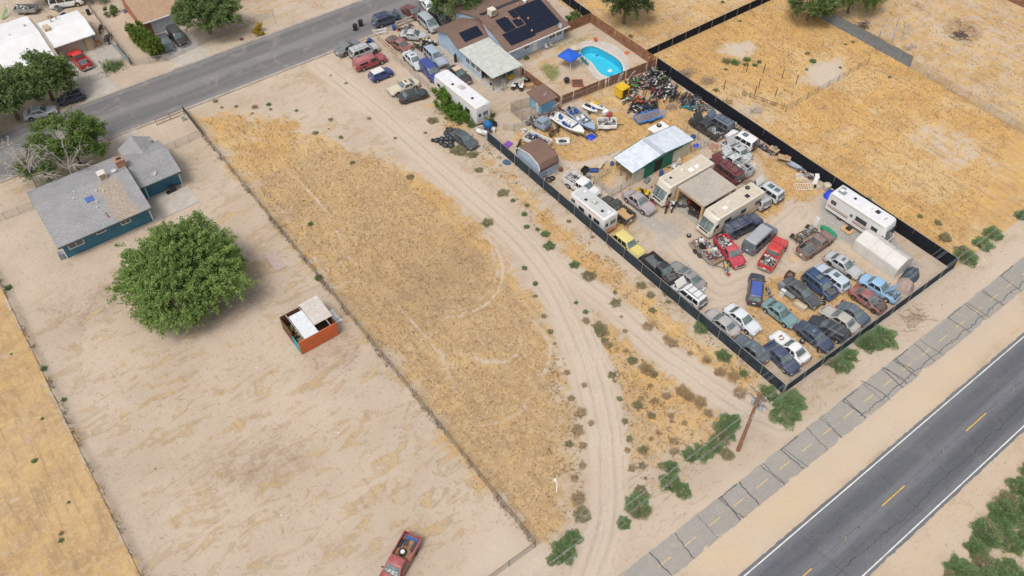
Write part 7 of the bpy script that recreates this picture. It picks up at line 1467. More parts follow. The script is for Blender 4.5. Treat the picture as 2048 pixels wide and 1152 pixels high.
def crate(x, y, rz, d, col, label, z=0, cat='box', group=None, name='storage_box'):
    l, w_, h = d; m = MB(); th = .03; m.bx(-l/2, l/2, -w_/2, w_/2, 0, th); m.bx(-l/2, l/2, -w_/2, -w_/2+th, th, h); m.bx(-l/2, l/2, w_/2-th, w_/2, th, h); m.bx(-l/2, -l/2+th, -w_/2+th, w_/2-th, th, h); m.bx(l/2-th, l/2, -w_/2+th, w_/2-th, th, h); m.bx(-l/2+.05, l/2-.05, -w_/2+.05, w_/2-.05, h*.5, h*.6); return single(name, label, cat, m, C_[col] if isinstance(col, str) else col, x, y, rz, z, group)
def engine(x, y, rz, label, group=None, s=1.):
    t = thing('engine_block', label, 'engine', (x, y, 0), rz, group); t.scale = (s, s, s); part(t, 'block', 'eb', lambda: MB().box((0, 0, .25), (.6, .42, .5), taper=.85), DKMETAL); part(t, 'valve_cover', 'ev', lambda: MB().box((0, .12, .53), (.56, .14, .1)).box((0, -.12, .53), (.56, .14, .1)), GALV); part(t, 'gearbox', 'eg', lambda: MB().cyl((-.3, 0, .22), (-.75, 0, .2), .19, .1, 10), GALV); part(t, 'pulley', 'ep', lambda: MB().cyl((.3, 0, .2), (.36, 0, .2), .12, n=10).cyl((.3, .1, .4), (.35, .1, .4), .07, n=8), RUSTM); return t
def chair(x, y, rz, col, label, group=None):
    t = thing('patio_chair', label, 'chair', (x, y, 0), rz, group); m = C_[col]; part(t, 'seat', 'cs', lambda: MB().box((0, 0, .42), (.46, .46, .04)), m); part(t, 'backrest', 'cb', lambda: MB().box((-.22, 0, .70), (.04, .46, .52), ry=-.15), m)
    for a in (-.2, .2):
        for b_ in (-.2, .2): part(t, 'leg', 'cl', lambda: MB().box((0, 0, .2), (.035, .035, .4)), m, (a, b_, 0))
    for b_ in (-.24, .24): part(t, 'armrest', 'ca', lambda: MB().box((0, 0, .62), (.42, .05, .03)), m, (0, b_, 0))
    return t
def appliance(x, y, rz, d, col, label, lid=True, tip=0):
    t = thing('appliance', label, 'appliance', (x, y, 0), rz); l, w_, h = d; b_ = MB().box((0, 0, h/2), (l, w_, h), taper=.985).build('cabinet', C_[col], t); MB().box((l/2+.01, 0, h*.5), (.02, w_*.7, h*.6)).build('door', C_['grey'], t); MB().box((-l*.3, 0, h+.05), (l*.2, w_*.95, .1)).build('control_panel', C_['grey'], t); return t
rg = random.Random(99)
# --- motorbike heap by the wooden and black fences
ZB = [(76.8, 73.9), (82.4, 74.0), (83.3, 72.0), (82.2, 68.6), (80.3, 67.0), (77.6, 68.4), (79.4, 70.4), (78.6, 72.0), (76.8, 72.3)]
def inside(p, poly):
    r = False
    for i in range(len(poly)):
        a, b_ = poly[i-1], poly[i]
        if (a[1] > p[1]) != (b_[1] > p[1]) and p[0] < (b_[0]-a[0])*(p[1]-a[1])/(b_[1]-a[1])+a[0]: r = not r
    return r
def scatter(poly, n, dmin, seed):
    r = random.Random(seed); xs, ys = [p[0] for p in poly], [p[1] for p in poly]; out = []
    for _ in range(9000):
        p = (r.uniform(min(xs), max(xs)), r.uniform(min(ys), max(ys)))
        if inside(p, poly) and all((p[0]-q[0])**2+(p[1]-q[1])**2 > dmin*dmin for q in out): out.append(p)
        if len(out) >= n: break
    return out
GB = 'motorbikes crowded by the black fence'
for k, (x, y) in enumerate(scatter(ZB, 40, .58, 3)):
    c = rg.choice(('green', 'grey', 'red', 'black', 'black', 'white', 'grey', 'silver')) if y > 71 else rg.choice(('red', 'black', 'black', 'grey', 'white', 'silver', 'grey'))
    motorbike(x, y, rg.choice((0, PI))+rg.uniform(-.9, .9), c, f'{c} dirt bike in the crowded motorbike heap by the wooden fence corner', GB, rg.uniform(-.25, .25))
for k, (x, y) in enumerate(scatter([(73.7, 70.6), (75.6, 71.0), (77.0, 69.2), (77.2, 66.8), (75.2, 66.9), (73.6, 67.9)], 11, .72, 5)):
    c = ('orange', 'grey', 'black', 'blue', 'red', 'white', 'black', 'grey', 'red', 'black', 'grey')[k % 11]
    (motorbike(x, y, rg.uniform(0, 6), c, f'{c} motorbike standing near the blue flatbed trailer', 'motorbikes near the blue flatbed', rg.uniform(-.3, .3)) if k % 3 else quad(x, y, rg.uniform(0, 6), c, f'{c} quad bike among motorbikes near the blue flatbed trailer', 'quads near the blue flatbed', .9))
for k, (x, y) in enumerate(scatter([(75.6, 73.9), (76.8, 73.6), (77.6, 71.3), (76.4, 70.9), (75.9, 72.3)], 7, .5, 8)): engine(x, y, rg.uniform(0, 6), 'dark engine beside the yellow generator crate', 'engines by the yellow crate', .8); single('fuel_can', 'red fuel can on engines beside the yellow generator crate', 'can', MB().box((0, 0, .17), (.36, .26, .34), taper=.85).cyl((.1, 0, .34), (.16, 0, .42), .04), C_['red'], x+.2, y+.25, rg.uniform(0, 3), .0, 'red cans by the yellow crate')
def parts_heap(label, x, y, rz, l, w_, n, seed, h=.4):
    t = thing('parts_heap', label, 'scrap heap', (x, y, 0), rz); load(t, (-l/2, l/2, w_/2, -.02), seed, n, [DKMETAL, SCRAP[0], C_['black'], DKMETAL], h, 'scrap_metal'); load(t, (-l/2, l/2, w_/2, -.02), seed+50, n//2, [RUSTM, C_['grey'], SCRAP[2], C_['red']], h, 'scrap_metal')
parts_heap('dark heap of bike parts beneath the motorbikes by the fence corner', 80.6, 72.6, 0, 5.2, 2.6, 200, 1); parts_heap('dark heap of bike parts beyond the plank row', 80.4, 69.0, -.4, 4.0, 2.2, 150, 2); parts_heap('dark heap of engine parts beside the yellow generator box', 76.6, 72.3, -.5, 2.4, 2.0, 90, 3); parts_heap('heap of loose parts near the blue flatbed trailer', 75.4, 68.6, -.3, 3.4, 2.6, 120, 4); parts_heap('heap of loose parts under the bicycle tangle', 81.8, 65.6, .2, 2.8, 2.8, 110, 5); parts_heap('rusty parts heap behind the black pickup', 82.2, 63.0, -.3, 2.6, 1.8, 90, 6); parts_heap('long row of scrap parts along the black fence by the white compact', 82.9, 55.5, 1.57, 5.2, 1.1, 130, 7); parts_heap('row of scrap parts along the black fence near the workbench', 82.8, 51.2, 1.57, 3.0, 1.2, 80, 8); parts_heap('scrap heap along the black fence near the white gate panel', 83.0, 44.6, 1.57, 3.0, 1.0, 60, 9); parts_heap('scrap heap behind the small blue shed', 64.2, 75.2, 0, 3.4, 1.4, 90, 10); parts_heap('scrap heap around the truck cab', 61.0, 75.6, 0, 3.0, 1.0, 60, 11); parts_heap('scrap heap at the end of the slate fence', 54.4, 77.8, .4, 2.6, 1.8, 60, 12, .3); parts_heap('clutter under the carport roof', 67.6, 49.2, 0, 3.6, 3.0, 90, 13, .5); parts_heap('clutter inside the street rail fence', 59.2, 106.6, 0, 3.0, 1.2, 50, 14, .3); parts_heap('clutter by the pale blue house corner', 59.4, 100.4, 0, 3.0, 1.6, 70, 15, .4)
quad(78.1, 72.9, .4, 'green', 'bright green quad bike with big tyres in the motorbike heap', None, 1.15); quad(79.6, 71.3, 2.0, 'red', 'red quad bike at the edge of the motorbike heap')
t = thing('lumber_stack', 'row of weathered planks lying beside the motorbike heap', 'lumber', (78.2, 70.4, 0))
me = MB().bx(-1.4, 1.4, -.07, .07, 0, .04).mesh('plank')
for k in range(13): o = obj('plank', me, PALEWOOD if k % 3 else M('grey_plank', (.40, .35, .29), .9), t); o.location = ((rg.uniform(-.2, .2)+(k-6)*.02), (k-6)*.22, .02); o.rotation_euler = (0, 0, R(35)+rg.uniform(-.06, .06))
GC = 'bicycles beside the black fence'
for k, (x, y) in enumerate(scatter([(80.0, 66.6), (82.4, 67.3), (83.4, 65.2), (82.2, 63.8), (80.3, 64.6)], 20, .48, 6)):
    c = ('blue', 'black', 'red', 'white', 'blue', 'grey', 'teal', 'black')[k % 8]; motorbike(x, y, rg.uniform(0, 6), c, f'{c} bicycle in the bicycle tangle by the black fence', GC, rg.uniform(-.4, .4), 'bicycle')
rows = [[(i*.35-.9, j*.35-.9, .28+.12*math.sin(i*1.7+j)+.1*math.cos(j*2.1)) for i in range(6)] for j in range(6)]; mb = MB(); mb.grid(rows); mb.grid([[(a, b_, c-.05) for a, b_, c in r] for r in rows]); single('tarp', 'dark teal crumpled tarp under the bicycle tangle', 'tarp', mb, C_['teal'], 81.2, 64.6, .3, -.1)
for k, (x, y) in enumerate(scatter([(80.6, 63.7), (82.2, 62.6), (83.2, 62.2), (83.4, 63.4), (81.4, 64.2)], 9, .42, 9)): engine(x, y, rg.uniform(0, 6), 'greasy engine in the parts row behind the black pickup', 'engines behind the black pickup', .75)
t = thing('pipe_bundle', 'bundle of rusty pipes along the black fence', 'pipes', (83.2, 63.6, 0))
for k in range(7): MB().cyl((-.35+k*.09, -1.7, .05+.03*(k % 2)), (-.25+k*.09, 1.7, .05+.03*(k % 2)), .035, n=6).build('pipe', RUSTM, t)
# --- yellow generator crate on trailer
t = thing('generator_trailer', 'yellow steel generator box on a small trailer by the wooden fence', 'generator', (74.9, 72.4, 0), R(2)); Y = C_['yellow']
MB().bx(-.75, .75, -.75, .75, .45, 1.75).build('cabinet', Y, t); MB().bx(-.82, .82, -.82, .82, 1.75, 1.8).build('lid', Y, t); MB().bx(-.5, .5, -.775, -.755, .6, 1.6).build('shelf_shade_sheet', M('painted_shelf_shade', (.05, .035, .02), .9), t)  # dark sheet on the solid cabinet paints the shade between the shelves
for z in (.8, 1.1, 1.4): MB().bx(-.5, .5, -.80, -.78, z, z+.06).build('shelf', RUSTM, t)
MB().bx(-.8, .8, -.7, .7, .36, .44).box((1.3, 0, .4), (1.1, .1, .08)).build('trailer_frame', Y, t)
for s in (-1, 1): wheel(t, -.1, s*.72, .3, s, STEELRIM, .18)
# --- boats
def boat(label, x, y, rz, L, W, hull, inner, seed, trim):
    t = thing('motor_boat', label, 'boat', (x, y, 0), rz); z0 = .35; prof = [(-.5, .86, .62), (-.3, .95, .62), (0, 1, .66), (.2, .88, .70), (.36, .58, .74), (.46, .24, .78), (.5, .02, .80)]; ro, ri = [], []
    for f, w_, zt in prof:
        hw = W/2*w_; zk = z0+(.0 if f < .2 else (f-.2)*.9)
        ro.append([(f*L, 0, zk), (f*L, hw*.75, zk+.18), (f*L, hw, z0+zt), (f*L, hw*.84, z0+zt+.02), (f*L, hw*.80, z0+zt-.02)])
    half = ro; rings = [r+[(p[0], -p[1], p[2]) for p in r[:0:-1]] for r in ro]
    # outer hull up to the gunwale
    out = [[r[0], r[1], r[2], r[3]] for r in ro]; mb = MB()
    for sg in (1, -1): mb.grid([[(p[0], sg*p[1], p[2]) for p in r] for r in out])
    r0 = ro[0]; mb.add([(r0[0][0], 0, r0[0][2]), r0[1], r0[2], (r0[2][0], -r0[2][1], r0[2][2]), (r0[1][0], -r0[1][1], r0[1][2])], [(0, 1, 2, 3, 4)]); mb.build('hull', hull, t, 50)
    dk = MB(); f0 = .22  # foredeck and cockpit lining
    dk.grid([[(f*L, s*W/2*w_*.84, z0+zt+.02) for s in (-1, -.5, 0, .5, 1)] for f, w_, zt in prof if f >= .2]); dk.build('foredeck', hull, t)
    ck = MB(); cf = [(f, w_, zt) for f, w_, zt in prof if f <= .2]
    for sg in (1, -1): ck.grid([[(f*L, sg*W/2*w_*.84, z0+zt+.02), (f*L, sg*W/2*w_*.78, z0+.22)] for f, w_, zt in cf])
    ck.grid([[(f*L, s*W/2*w_*.78, z0+.22) for s in (-1, 1)] for f, w_, zt in cf]); ck.build('cockpit', inner, t)
    rr = random.Random(seed)
    for a in (-.32, -.05):
        for s in (-1, 1): MB().box((a*L, s*W*.2, z0+.42), (.5, .48, .34), taper=.9).box((a*L-.24, s*W*.2, z0+.68), (.1, .46, .3)).build('seat', WHITE if rr.random() < .7 else C_['blue'], t)
    for k in range(5): MB().box((rr.uniform(-.4, .1)*L, rr.uniform(-.3, .3)*W, z0+.33), (rr.uniform(.2, .6), rr.uniform(.15, .4), .16), rz=rr.uniform(0, 3)).build('cushion', rr.choice((C_['blue'], WHITE, C_['blue'], C_['grey'])), t)
    MB().box((.2*L, 0, z0+.86), (.05, W*.7, .26), ry=-.5).build('windscreen', GLASS, t); MB().box((-.5*L-.12, 0, z0+.45), (.3, .35, .6), taper=.8).build('outboard', C_['black'], t)
    for s in (-1, 1): MB().tube([(f*L, s*(W/2*w_+.012), z0+zt-.10) for f, w_, zt in prof[:-1]], .03, 4).build('rub_strip', trim, t)
    tr = MB(); tr.box((0, -.45, .28), (L*.8, .08, .1)).box((0, .45, .28), (L*.8, .08, .1)).box((-.2*L, 0, .28), (.08, 1.7, .1)).box((.52*L, 0, .3), (1.2, .1, .1)); tr.build('trailer', DKMETAL, t)
    for s in (-1, 1): wheel(t, -.2*L, s*.95, .3, s, STEELRIM, .18)
    MB().cyl((.6*L, 0, 0), (.6*L, 0, .5), .05).build('jockey_stand', DKMETAL, t); return t
boat('white motor boat with open cockpit on a trailer', 63.9, 71.3, R(-82), 5.8, 2.1, WHITE, C_['white'], 1, C_['grey']); boat('blue and white ski boat with bare cluttered cockpit', 66.1, 71.0, R(-93), 5.9, 2.05, M('boat_blue', (.30, .36, .48), .4), M('boat_inside', (.22, .22, .24), .7), 2, C_['blue'])
def jetski(label, x, y, rz, col):
    t = thing('jet_ski', label, 'jet ski', (x, y, 0), rz); rr = []
    for f, w_, h in ((-1.2, .44, .62), (-.6, .50, .66), (.2, .48, .72), (.8, .32, .74), (1.25, .05, .70)): rr.append([(f, -w_, .5), (f, -w_*.6, .36), (f, w_*.6, .36), (f, w_, .5), (f, w_*.8, h), (f, -w_*.8, h)])
    MB().loft(rr).build('hull', WHITE, t, 40); MB().box((-.45, 0, .82), (1.1, .34, .2), taper=.85).build('seat', C_['black'] if col == 'blue' else C_['yellow'], t); MB().box((.55, 0, .86), (.6, .36, .24), taper=.6).build('cowl', C_[col], t); MB().cyl((.3, -.35, 1.02), (.3, .35, 1.02), .025).build('handlebar', C_['black'], t); return t
jetski('white jet ski with black seat on the small trailer', 68.95, 72.5, R(-78), 'blue'); jetski('dark topped jet ski with yellow seat on the small trailer', 70.2, 72.2, R(-80), 'grey')
t = thing('jet_ski_trailer', 'small silver trailer carrying the two jet skis', 'trailer', (69.6, 72.0, 0), R(-79)); MB().box((0, 0, .28), (2.6, .1, .08)).box((-.3, 0, .28), (.1, 2.2, .08)).box((2.0, 0, .28), (1.8, .08, .08)).build('frame', GALV, t); MB().box((1.6, .2, .55), (.6, .9, .5)).build('tool_chest', WHITE, t)
for s in (-1, 1): MB().box((0, s*.62, .34), (2.2, .1, .05)).build('bunk', C_['grey'], t); wheel(t, -.3, s*1.15, .26, s, STEELRIM, .16)
# --- pickup bed trailers
def bedtrailer(label, x, y, rz, L, W, col, seed, mats=None, extra=None):
    t = thing('bed_trailer', label, 'trailer', (x, y, 0), rz)
    for s in (-1, 1): MB().bx(-L/2, L/2, s*W/2-.05, s*W/2+.05, .5, 1.05).build('bed_side', col, t); MB().box((-.1, s*(W/2+.08), .66), (1.0, .16, .3), taper=.8).build('fender', col, t); wheel(t, -.1, s*(W/2-.05), .33, s, STEELRIM, .2)
    MB().bx(-L/2-.05, -L/2+.03, -W/2+.06, W/2-.06, .5, 1.05).build('tailgate', col, t); MB().bx(L/2-.03, L/2+.05, -W/2+.06, W/2-.06, .5, 1.05).build('front_panel', col, t); MB().bx(-L/2+.04, L/2-.04, -W/2+.06, W/2-.06, .48, .54).build('bed_floor', DKMETAL, t); MB().box((L/2+.6, 0, .42), (1.2, .09, .08)).build('tow_bar', DKMETAL, t)
    load(t, (-L/2+.05, L/2-.05, W/2-.08, .55), seed, 40, mats, .5); return t
bedtrailer('white pickup bed trailer heaped with scrap and a red cabinet', 68.4, 68.3, R(-35), 2.6, 1.7, WHITE, 4); single('red_cabinet', 'tall red tool cabinet standing behind the white bed trailer', 'cabinet', MB().bx(-.4, .4, -.25, .25, 0, 1.5).bx(-.36, .36, -.27, -.25, .1, .5).bx(-.36, .36, -.27, -.25, .6, 1.0), C_['red'], 69.5, 69.0, .4)
bedtrailer('white truck bed full of engine parts behind the brown shed', 58.3, 71.3, R(-72), 3.6, 1.8, WHITE, 5, [SCRAP[0], SCRAP[1], SCRAP[4], SCRAP[2]])
t = thing('flatbed_trailer', 'bright blue flatbed trailer loaded with poles and rails', 'trailer', (74.3, 66.1, 0), R(-14)); BLU = M('bright_blue_paint', (.03, .20, .60), .5, var=.2, dirt=.2)
MB().bx(-1.9, 1.9, -.85, .85, .48, .56).build('deck', WOOD, t)
for s in (-1, 1): MB().bx(-1.95, 1.95, s*.85-.05, s*.85+.05, .42, .66).build('side_rail', BLU, t); MB().box((0, s*.98, .62), (1.1, .24, .08)).build('fender', BLU, t); wheel(t, 0, s*.98, .3, s, STEELRIM, .18)
for s in (-1, 1): MB().bx(s*1.95-.05, s*1.95+.05, -.8, .8, .42, .62).build('end_rail', BLU, t)
MB().tube([(1.95, -.7, .45), (3.1, 0, .42), (1.95, .7, .45)], .05, 5).build('tow_bar', BLU, t)
for k in range(9): MB().cyl((-1.8+.1*k, -.6+.13*k, .62), (1.4+.08*k, -.7+.16*k, .66), .03, n=5).build('pole', (GALV, PALEWOOD, BLU)[k % 3], t)
# --- wrecked cab, tub, chassis, junk trailer
t = thing('truck_cab', 'blue grey truck cab shell resting on a bare chassis', 'truck cab', (61.1, 73.5, 0), R(-78)); D = car_meshes('pickup', 5.0); PB = paint('cabblue', (.20, .27, .36), .4, .5)
MB().loft([[(-.9, -.85, .55), (-.9, .85, .55), (-.9, .8, 1.1), (-.9, -.8, 1.1)], [(.9, -.85, .55), (.9, .85, .55), (.9, .8, 1.1), (.9, -.8, 1.1)]]).build('lower_shell', PB, t); MB().loft([[(-.85, -.78, 1.1), (-.85, .78, 1.1), (.85, .78, 1.1), (.85, -.78, 1.1)], [(-.72, -.64, 1.62), (-.72, .64, 1.62), (.35, .64, 1.62), (.35, -.64, 1.62)]]).build('cabin', PB, t, 30)
MB().box((.63, 0, 1.36), (.03, 1.2, .5), ry=-.76).build('windshield', GLASS, t); MB().box((-.81, 0, 1.36), (.02, 1.1, .34), ry=.24).build('rear_window', GLASS, t)
for s in (-1, 1): MB().box((-.1, s*.735, 1.36), (.9, .02, .34), rx=s*.26).build('side_window', GLASS, t)
MB().bx(-1.3, 2.6, -.4, -.3, .4, .5).bx(-1.3, 2.6, .3, .4, .4, .5).box((1.6, 0, .5), (.5, .6, .4)).box((-1.2, 0, .4), (.1, 1.5, .1)).box((2.2, 0, .4), (.1, 1.5, .1)).build('chassis', RUSTM, t)
for a, s in ((-1.0, -1), (-1.0, 1), (2.0, -1), (2.0, 1)): wheel(t, a, s*.75, .32, s, STEELRIM, .2)
t = thing('white_tub', 'white rectangular tub lying open on golden dirt', 'tub', (61.3, 69.4, 0), R(-35)); m = MB(); o_, i_ = (.95, .6), (.86, .5)
m.loft([[(-.85, -.5, 0), (.85, -.5, 0), (.85, .5, 0), (-.85, .5, 0)], [(-o_[0], -o_[1], .45), (o_[0], -o_[1], .45), (o_[0], o_[1], .45), (-o_[0], o_[1], .45)], [(-i_[0], -i_[1], .45), (i_[0], -i_[1], .45), (i_[0], i_[1], .45), (-i_[0], i_[1], .45)], [(-.8, -.45, .12), (.8, -.45, .12), (.8, .45, .12), (-.8, .45, .12)]]); m.build('basin', WHITE, t); MB().box((-.2, 0, .26), (.6, .5, .25), rz=.4).box((.35, .1, .22), (.4, .3, .2)).build('junk', DKMETAL, t)
t = thing('bare_chassis', 'bare stripped vehicle chassis with axles and engine', 'chassis', (73.8, 37.2, 0), R(-2))
for s in (-1, 1): MB().tube([(-1.9, s*.5, .55), (-.9, s*.5, .5), (.4, s*.48, .42), (1.9, s*.45, .55)], .06, 5).build('frame_rail', DKMETAL, t)
for a in (-1.8, -.9, 0, .9, 1.8): MB().bx(a-.05, a+.05, -.5, .5, .45, .55).build('cross_member', DKMETAL, t)
for a in (-1.4, 1.4):
    MB().cyl((a, -.75, .36), (a, .75, .36), .06).box((a, 0, .36), (.25, .25, .25)).build('axle', RUSTM, t)
    for s in (-1, 1): wheel(t, a, s*.78, .33, s, STEELRIM, .2)
MB().box((1.1, 0, .75), (.8, .5, .5), taper=.8).cyl((.7, 0, .6), (-.8, 0, .5), .12, .07).build('engine', SCRAP[0], t); load(t, (-1.6, .6, .45, .55), 8, 18, [DKMETAL, SCRAP[0], RUSTM, SCRAP[0]], .3)
t = thing('junk_trailer', 'flat trailer overflowing with mixed coloured junk beside the crimson pickup', 'trailer', (61.95, 42.5, 0), R(-95)); MB().bx(-2.2, 2.2, -1.0, 1.0, .42, .5).build('deck', WOOD, t); MB().tube([(2.2, -.7, .45), (3.3, 0, .42), (2.2, .7, .45)], .05, 5).build('tow_bar', DKMETAL, t)
for s in (-1, 1): MB().bx(-2.2, 2.2, s*1.0-.04, s*1.0+.04, .4, .62).build('side_rail', GALV, t); [wheel(t, a, s*1.12, .32, s, STEELRIM, .2) for a in (-.8, .0)]
load(t, (-2.1, 2.1, .9, .52), 21, 60, [SCRAP[6], DKMETAL, SCRAP[5], SCRAP[2]], .55); load(t, (-2.1, 2.1, .9, .52), 22, 50, [SCRAP[0], C_['grey'], SCRAP[4], C_['black']], .5)
for k in range(4): crate(61.95+rg.uniform(-.5, .5), 42.5+rg.uniform(-1.5, 1.6), rg.uniform(0, 3), (.6, .45, .35), ('white', 'cream', 'black', 'white')[k], ('white box on the junk trailer', 'cream box on the junk trailer', 'black box on the junk trailer', 'white bin among junk on the trailer tail')[k], .95)
bucket(60.7, 40.4, 'white', 'white bucket with orange rim at the junk trailer corner'); engine(61.9, 39.0, .5, 'black lawn tractor engine in front of the crimson pickup'); single('mower_hood', 'small red plastic hood lying in front of the crimson pickup', 'panel', MB().box((0, 0, .12), (.5, .4, .24), taper=.5), C_['red'], 61.6, 38.4, .4); single('mower_deck', 'yellow mower deck beside the black engine', 'mower', MB().cyl((0, 0, .1), (0, 0, .25), .3, .25, 12), C_['yellow'], 62.3, 39.4)
# --- canoe, appliances, tarps, loose wheels, bumpers
rr = [[(f, -w_, .1+.25*abs(f)/1.3*.3), (f, -w_*1.05, .55), (f, w_*1.05, .55), (f, w_, .1+.25*abs(f)/1.3*.3), (f, 0, .02)] for f, w_ in ((-1.25, .06), (-.9, .3), (-.3, .42), (.3, .42), (.9, .3), (1.25, .06))]
single('canoe', 'green upturned dinghy hull beside the rusty pickup', 'boat', MB().loft(rr), M('dinghy_green', (.015, .24, .12), .4), 76.6, 35.7, R(-90), 0, None, 40); single('wind_panel', 'tall white panel standing beside the green dinghy', 'panel', MB().bx(-.05, .05, -.3, .3, 0, 1.9), WHITE, 76.0, 37.4, .2)
appliance(64.95, 33.2, .9, (.7, .6, .9), 'grey', 'grey washing machine standing behind the charcoal sedan'); appliance(64.2, 32.4, .2, (.65, .6, .8), 'white', 'white dryer beside the teal green sedan'); single('metal_bench', 'long grey metal bench beside the charcoal sedan', 'bench', MB().bx(-1.0, 1.0, -.35, .35, .5, .6).bx(-.95, -.85, -.3, .3, 0, .5).bx(.85, .95, -.3, .3, 0, .5), C_['silver'], 65.0, 31.4, R(-40)) if False else single('metal_bench', 'long grey metal bench beside the charcoal sedan', 'bench', MB().bx(-.9, .9, -.3, .3, .5, .6).bx(-.85, -.75, -.28, .28, 0, .5).bx(.75, .85, -.28, .28, 0, .5), C_['silver'], 64.5, 31.9, R(-88))
crate(64.45, 29.9, R(-85), (1.5, .75, .55), C_['cream'], 'tan chest freezer lying beside the charcoal sedan', 0, 'freezer', None, 'chest_freezer'); crate(67.0, 33.7, .2, (1.0, .9, .75), C_['brown'], 'brown wooden crate holding an engine behind the blue four by four'); engine(67.0, 33.7, .2, 'white engine sitting in the brown crate', None, .8).location.z = .1
for k, (x, y) in enumerate(((63.2, 33.5), (63.5, 34.0), (62.9, 32.9))): engine(x, y, k, ('greasy engine block behind the teal green sedan', 'second engine block behind the teal green sedan', 'small engine on dirt by the dark crossover')[k], None, .7)
tyre(60.75, 26.4, 0, True, .31, 'loose wheel on dirt beside the navy sedan door', None, RIM); tyre(61.1, 24.3, 0, False, .31, 'loose wheel propped at the navy sedan nose', None, RIM); tyre(67.1, 28.6, 0, True, .28, 'bare tyre hoop lying between two sedans')
single('loose_bumper', 'loose white bumper lying behind the warm grey coupe', 'bumper', MB().tube([(-.9, .25, .3), (-.7, 0, .32), (0, -.1, .32), (.7, 0, .32), (.9, .25, .3)], .16, 6), C_['white'], 57.0, 38.5, R(5), -.05); single('loose_fender', 'black car front clip lying ahead of the yellow wagon', 'car part', MB().tube([(-.6, .3, .4), (-.4, 0, .5), (.3, -.1, .55), (.8, .1, .45)], .2, 6), C_['black'], 55.1, 46.2, R(10), -.12)
def heap(label, x, y, w_, l, h, mat, seed, rz=0):
    r = np.random.RandomState(seed); n = 22; gx_, gy_ = np.meshgrid(np.linspace(-1, 1, n), np.linspace(-1, 1, n), indexing='ij'); rad = np.clip(1-(gx_**2+gy_**2)**1.3, 0, 1); P_ = np.stack([gx_.ravel()*3, gy_.ravel()*3], 1)
    z = rad*h*(.5+.35*vnoise(P_+50, .9, seed).reshape(n, n)+.4*vnoise(P_+50, .4, seed+1).reshape(n, n)); V = np.stack([gx_*w_/2, gy_*l/2, z-.03], -1).reshape(-1, 3); I_ = np.arange(n*n).reshape(n, n); Q_ = np.stack([I_[:-1, :-1], I_[1:, :-1], I_[1:, 1:], I_[:-1, 1:]], -1).reshape(-1, 4)
    o = obj('tarp_heap', rawmesh('tarp_heap', V, Q_), mat); o.location = (x, y, 0); o.rotation_euler = (0, 0, rz); return tag(o, label, 'tarp')
heap('dark blue tarp heaped over junk in the fence corner', 78.9, 25.1, 2.6, 1.8, 1.3, M('slate_tarp', (.055, .075, .105), .5, var=.3), 3, .2); heap('tan tarp heaped beside the light blue classic sedan', 77.0, 24.5, 2.8, 2.0, .9, M('tan_tarp', (.36, .27, .23), .7, var=.15), 5, .5); heap('bright blue tarp bunched behind the striped motorhome', 82.4, 40.0, 2.0, 1.7, .8, M('blue_tarp', (.012, .055, .50), .45, var=.2), 7); heap('blue tarp lying flat between the two boats', 65.3, 68.0, 1.3, 1.2, .35, M('blue_tarp'), 9); heap('crumpled blue tarp in the pipe pen', 75.7, 57.8, 1.0, .8, .25, M('blue_tarp'), 10)
crate(76.4, 59.2, .4, (.9, .6, .4), 'blue', 'blue plastic trough in the pipe pen', 0, 'trough', None, 'trough')
single('pvc_tank', 'cream water tank beside the black fence', 'tank', MB().lathe([(0, 0), (.45, 0), (.5, .1), (.5, .8), (.3, .95), (0, 1.0)], 14), C_['cream'], 83.0, 41.2, 0, 0, None, 40); bucket(82.2, 41.9, 'white', 'white bucket beside the cream water tank')
# --- parts row along the black fence
kinds = ('box', 'engine', 'bucket', 'tyre', 'box', 'engine', 'box')
for k in range(46):
    y = 58.0-k*.20; x = 82.9+rg.uniform(-.55, .35); kd = rg.choice(kinds); c = rg.choice(('cream', 'white', 'red', 'blue', 'tan', 'grey', 'black', 'orange'))
    if 53.2 < y < 55.8 and x < 82.6: x = 82.9
    if kd == 'box': crate(x, y, rg.uniform(0, 3), (rg.uniform(.35, .6), rg.uniform(.3, .45), rg.uniform(.25, .5)), c, f'{c} box in the parts row along the black fence', 0, 'box', 'boxes along the black fence')
    elif kd == 'engine': engine(x, y, rg.uniform(0, 6), 'small engine in the parts row along the black fence', 'engines along the black fence', .6)
    elif kd == 'bucket': bucket(x, y, c if c in ('white', 'orange', 'blue', 'red') else 'white', f"{c if c in ('white', 'orange', 'blue', 'red') else 'white'} bucket in the parts row along the black fence", 'buckets along the black fence')
    else: tyre(x, y, 0, rg.random() < .6, .28, 'tyre in the parts row along the black fence', 'tyres along the black fence')
def table(label, x, y, rz, l, w_, h, col):
    t = thing('table', label, 'table', (x, y, 0), rz); MB().box((0, 0, h), (l, w_, .06)).build('tabletop', C_[col], t)
    for a in (-1, 1):
        for b_ in (-1, 1): MB().box((a*l*.42, b_*w_*.4, h/2), (.06, .06, h)).build('leg', WOOD, t)
    return t
table('tan workbench with tools beside the black fence', 82.9, 50.3, R(-85), 1.4, .9, .75, 'tan'); crate(83.0, 50.2, .3, (.5, .4, .3), 'grey', 'grey box on the tan workbench', .79); table('long tan folding table beside the black fence', 82.7, 48.3, R(-60), 1.7, 1.0, .7, 'tan'); crate(82.9, 48.2, .1, (.6, .35, .18), 'tan', 'shallow tan tray on the folding table', .74)
rr = [[(f, -w_, .45), (f, -w_*.6, .12), (f, w_*.6, .12), (f, w_, .45), (f, w_*.8, .42), (f, 0, .28), (f, -w_*.8, .42)] for f, w_ in ((-1.3, .42), (-.5, .5), (.5, .4), (1.3, .05))]; single('dinghy', 'small grey dinghy beside the black fence', 'boat', MB().loft(rr), M('dinghy_grey', (.28, .31, .36), .5), 82.9, 46.4, R(-80))
